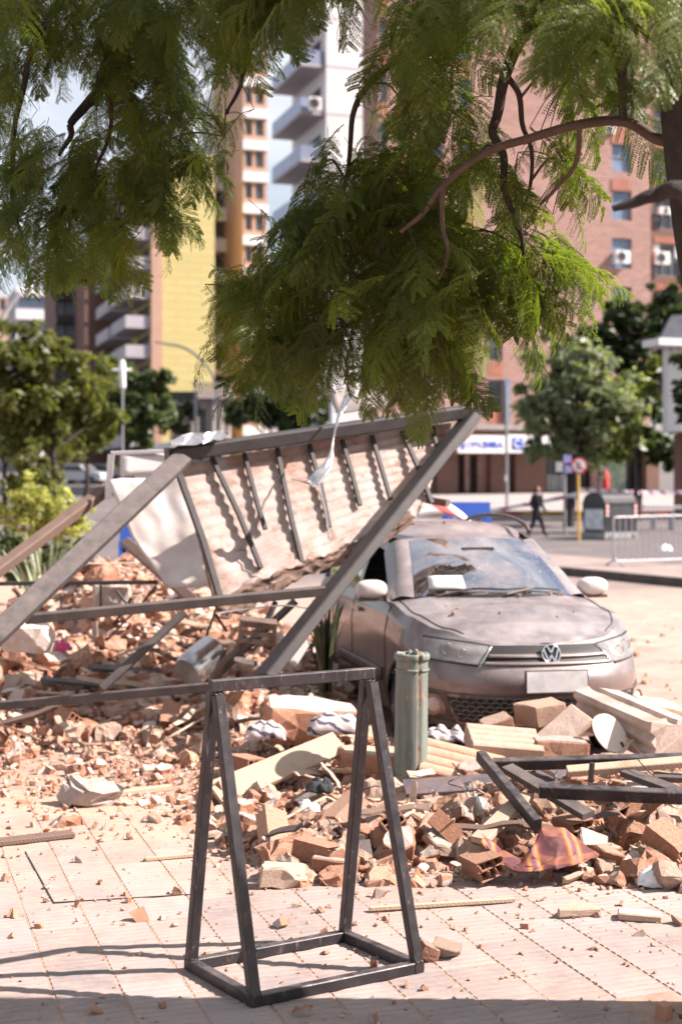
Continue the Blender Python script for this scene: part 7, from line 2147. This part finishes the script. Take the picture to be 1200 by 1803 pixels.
def tapes():
    def rib(label, pts, w=0.14):
        pp = catmull(pts, 8); k = len(pp) - 1
        s = MB(); s.grid(lambda a, b: pp[round(a * k)] + Vector((0, 0.01 * b, w * (b - 0.5))), k, 2)
        s.build('cordon_tape', M['tape2'], None, label, 'tape', 'cordon tapes')
    m = NT('pale police tape'); w = m.n('TexWave', wave_type='BANDS', bands_direction='DIAGONAL'); w.inputs['Scale'].default_value = 1.2; m.l(m.tc('Object'), w.inputs[0])
    m.set(m.ramp(w.outputs['Fac'], (0.6, (0.62, 0.60, 0.63)), (0.7, (0.30, 0.12, 0.20))), 0.5); M['tape2'] = m.mat
    rib('cordon tape strung from the street sign past the walking person', [P(1015, 870, 48.5), P(980, 878, 49), P(940, 886, 49.5), P(890, 895, 50), P(780, 915, 51)])
    rib('cordon tape stretched behind the waste container to the right', [P(1015, 862, 50), P(1090, 866, 50.5), P(1160, 867, 51), P(1260, 866, 51)])
tapes()

def bench():
    d = 52.0
    g = tz(d)
    root = empty('concrete_bench', Vector(((1165 - CX) / F * d, d, g)), 'pale concrete bench slab right of the waste container', 'bench')
    z = H - (893 - HY) / F * d
    MB().box(Vector(((1165 - CX) / F * d, d, z)), (1.35, 0.5, 0.12)).build('seat', M['bwhite'], root)
    for px in (1148, 1182): MB().box(Vector(((px - CX) / F * d, d, (z + g) / 2 - 0.06)), (0.16, 0.4, z - g - 0.12)).build('leg', M['bgrey'], root)
    # white bag on the road
    s = MB(); s.grid(lump(Vector(((1170 - CX) / F * 41, 41, tz(41) + 0.0)), 0.19, 0.15, 0.16, 4), 12, 10)
    s.build('white_sack', M['plastic_white'], None, 'white plastic sack lying beyond the crowd barrier', 'sack')
bench()

# ------------------------------------------------------------------ vehicles far away
def far_car(label, px, d, col, rz):
    c = foot(px, d)
    root = empty('distant_car', c, label, 'car', 'cars far down the avenue', rz)
    rot = Matrix.Rotation(rz, 3, 'Z')
    def Wp(x, y, z): return c + rot @ Vector((x, y, z))
    paint = surf('far car paint', col, col, 3, 0.3, 0)
    pr = [(-2.05, 0.3), (-2.1, 0.6), (-1.95, 0.85), (-0.95, 0.95), (-0.35, 1.42), (1.2, 1.45), (1.85, 1.0), (2.1, 0.9), (2.1, 0.35)]
    mb = MB(); mb.prism([Wp(-0.83, y, z) for y, z in pr], (0, 0, 0), rot @ Vector((1.66, 0, 0))); mb.build('body', paint, root)
    for sx in (-1, 1):
        mb = MB(); mb.prism([Wp(sx * 0.835, y, z) for y, z in ((-0.75, 0.98), (-0.28, 1.36), (1.1, 1.38), (1.6, 1.0))], (0, 0, 0), rot @ Vector((sx * 0.01, 0, 0))); mb.build('side_window', M['pane'], root)
        for y in (-1.3, 1.3):
            mb = MB(); mb.tube([Wp(sx * 0.7, y, 0.31), Wp(sx * 0.85, y, 0.31)], 0.31, 16); mb.build('wheel', M['black'], root)
        mb = MB(); mb.box(Wp(sx * 0.6, -2.06, 0.68), (0.32, 0.08, 0.16), rot); mb.build('headlight', M['white'], root)
    mb = MB(); mb.add([Wp(-0.72, -0.97, 0.975), Wp(0.72, -0.97, 0.975), Wp(0.62, -0.42, 1.40), Wp(-0.62, -0.42, 1.40)], [(0, 1, 2, 3)]); mb.build('windscreen', M['pane'], root)
far_car('pale distant car parked beyond the left trees', 143, 105, (0.45, 0.45, 0.48), RAD(70))
far_car('second distant car, right of the pale one beyond the left trees', 185, 108, (0.32, 0.31, 0.34), RAD(75))
far_car('distant dark blue car below the gantry sign', 372, 118, (0.06, 0.09, 0.2), RAD(18))
def bus():
    d = 112.0
    c = foot(312, d)
    root = empty('white_bus', c, 'white bus far down the avenue', 'bus')
    rot = Matrix.Rotation(ANG, 3, 'Z')
    MB().box(c + Vector((0, 0, 1.65)), (2.5, 9.0, 2.7), rot).build('body', M['bwhite'], root)
    MB().box(c + Vector((0, 0, 2.1)) - U * 4.51, (2.2, 0.06, 1.1), rot).build('windscreen', M['pane'], root)
    for s in (-1, 1):
        MB().box(c + V * s * 1.26 + Vector((0, 0, 2.1)), (0.04, 7.5, 0.9), rot).build('side_windows', M['pane'], root)
        for y in (-3, 3): MB().tube([c + V * s * 1.0 + U * y + Vector((0, 0, 0.45)), c + V * s * 1.28 + U * y + Vector((0, 0, 0.45))], 0.45, 16).build('wheel', M['black'], root)
        MB().box(c + V * s * 0.95 - U * 4.52 + Vector((0, 0, 0.9)), (0.3, 0.06, 0.2), rot).build('headlight', M['white'], root)
bus()

# ------------------------------------------------------------------ walking person
def person():
    d = 48.0
    c = Vector(((943 - CX) / F * d, d, tz(d)))
    hs = 1.70
    me = bpy.data.meshes.new('person')
    # joints: x across the picture, y depth, z up; walking to the right
    J = {'pelvis': (0, 0, .92, .15), 'waist': (0, 0, 1.08, .15), 'chest': (0.02, 0, 1.28, .175), 'neck': (0.03, 0, 1.45, .065), 'head0': (0.05, -.02, 1.54, .085), 'head1': (0.06, -.02, 1.62, .10), 'head2': (0.05, -.01, 1.70, .075),
         'shl': (-.10, -.14, 1.39, .085), 'ell': (-.20, -.17, 1.13, .062), 'wrl': (-.10, -.24, .93, .046), 'hal': (-.06, -.26, .86, .04),
         'shr': (.14, .13, 1.39, .085), 'elr': (.20, .16, 1.12, .062), 'wrr': (.28, .05, .95, .046), 'har': (.31, .02, .88, .04),
         'hil': (-.02, -.09, .86, .115), 'knl': (-.10, -.09, .49, .078), 'anl': (-.30, -.09, .11, .05), 'tol': (-.20, -.10, .04, .045),
         'hir': (.02, .09, .86, .115), 'knr': (.20, .08, .50, .078), 'anr': (.30, .07, .09, .05), 'tor': (.43, .06, .06, .045)}
    E = [('pelvis', 'waist'), ('waist', 'chest'), ('chest', 'neck'), ('neck', 'head0'), ('head0', 'head1'), ('head1', 'head2'), ('chest', 'shl'), ('shl', 'ell'), ('ell', 'wrl'), ('wrl', 'hal'), ('chest', 'shr'), ('shr', 'elr'), ('elr', 'wrr'), ('wrr', 'har'),
         ('pelvis', 'hil'), ('hil', 'knl'), ('knl', 'anl'), ('anl', 'tol'), ('pelvis', 'hir'), ('hir', 'knr'), ('knr', 'anr'), ('anr', 'tor')]
    ks = list(J)
    me.from_pydata([c + Vector(J[k][:3]) for k in ks], [(ks.index(a), ks.index(b)) for a, b in E], [])
    o = obj('person', me)
    sk = o.modifiers.new('skin', 'SKIN')
    for i, k in enumerate(ks):
        me.skin_vertices[0].data[i].radius = (J[k][3],) * 2
    me.skin_vertices[0].data[0].use_root = True
    o.modifiers.new('sub', 'SUBSURF').levels = 2
    o.modifiers['sub'].render_levels = 2
    m = NT('dark clothes and skin')
    z = m.math('SUBTRACT', m.sep(m.pos())[2], c.z)
    m.set(m.ramp(m.math('DIVIDE', z, 1.8), (0.0, (0.13, 0.07, 0.045)), (0.055, (0.02, 0.02, 0.025)), (0.46, (0.022, 0.022, 0.026)), (0.50, (0.012, 0.012, 0.014)), (0.80, (0.012, 0.012, 0.014)), (0.812, (0.38, 0.21, 0.15))), 0.95, None, Specular_IOR_Level=0.1)
    for n_ in m.t.nodes:
        if n_.type == 'VALTORGB': n_.color_ramp.interpolation = 'CONSTANT'
    me.materials.append(m.mat)
    tag(o, 'person in dark jacket and trousers walking to the right across the street', 'person')
    hair = surf('dark brown hair', (0.02, 0.013, 0.01), (0.035, 0.022, 0.017), 9, 0.6, 0)
    s = MB(); hc = c + Vector((0.03, 0.01, 1.63))
    s.grid(lambda a, b: hc + Vector((math.cos(2 * math.pi * a) * 0.115 * math.sin(math.pi * b * .8) + (-0.03 if b > .6 else 0), math.sin(2 * math.pi * a) * 0.12 * math.sin(math.pi * b * .8) + 0.01, 0.125 * math.cos(math.pi * b) - (0.08 if b > .85 else 0))) if not (math.cos(2 * math.pi * a) > 0.25 and b > 0.42) else hc + Vector((0.07, math.sin(2 * math.pi * a) * 0.09, 0.06)), 24, 12)
    s.build('hair', hair, o)
    s = MB(); s.tube([c + Vector((0.03 + 0.085 * math.cos(t), 0.085 * math.sin(t), 1.455 - 0.02 * math.cos(t))) for t in [2 * math.pi * i / 16 for i in range(17)]], 0.045, 8)
    s.build('scarf', surf('grey scarf', (0.22, 0.20, 0.21), (0.32, 0.30, 0.31), 9, 0.9, 0.2), o)
person()
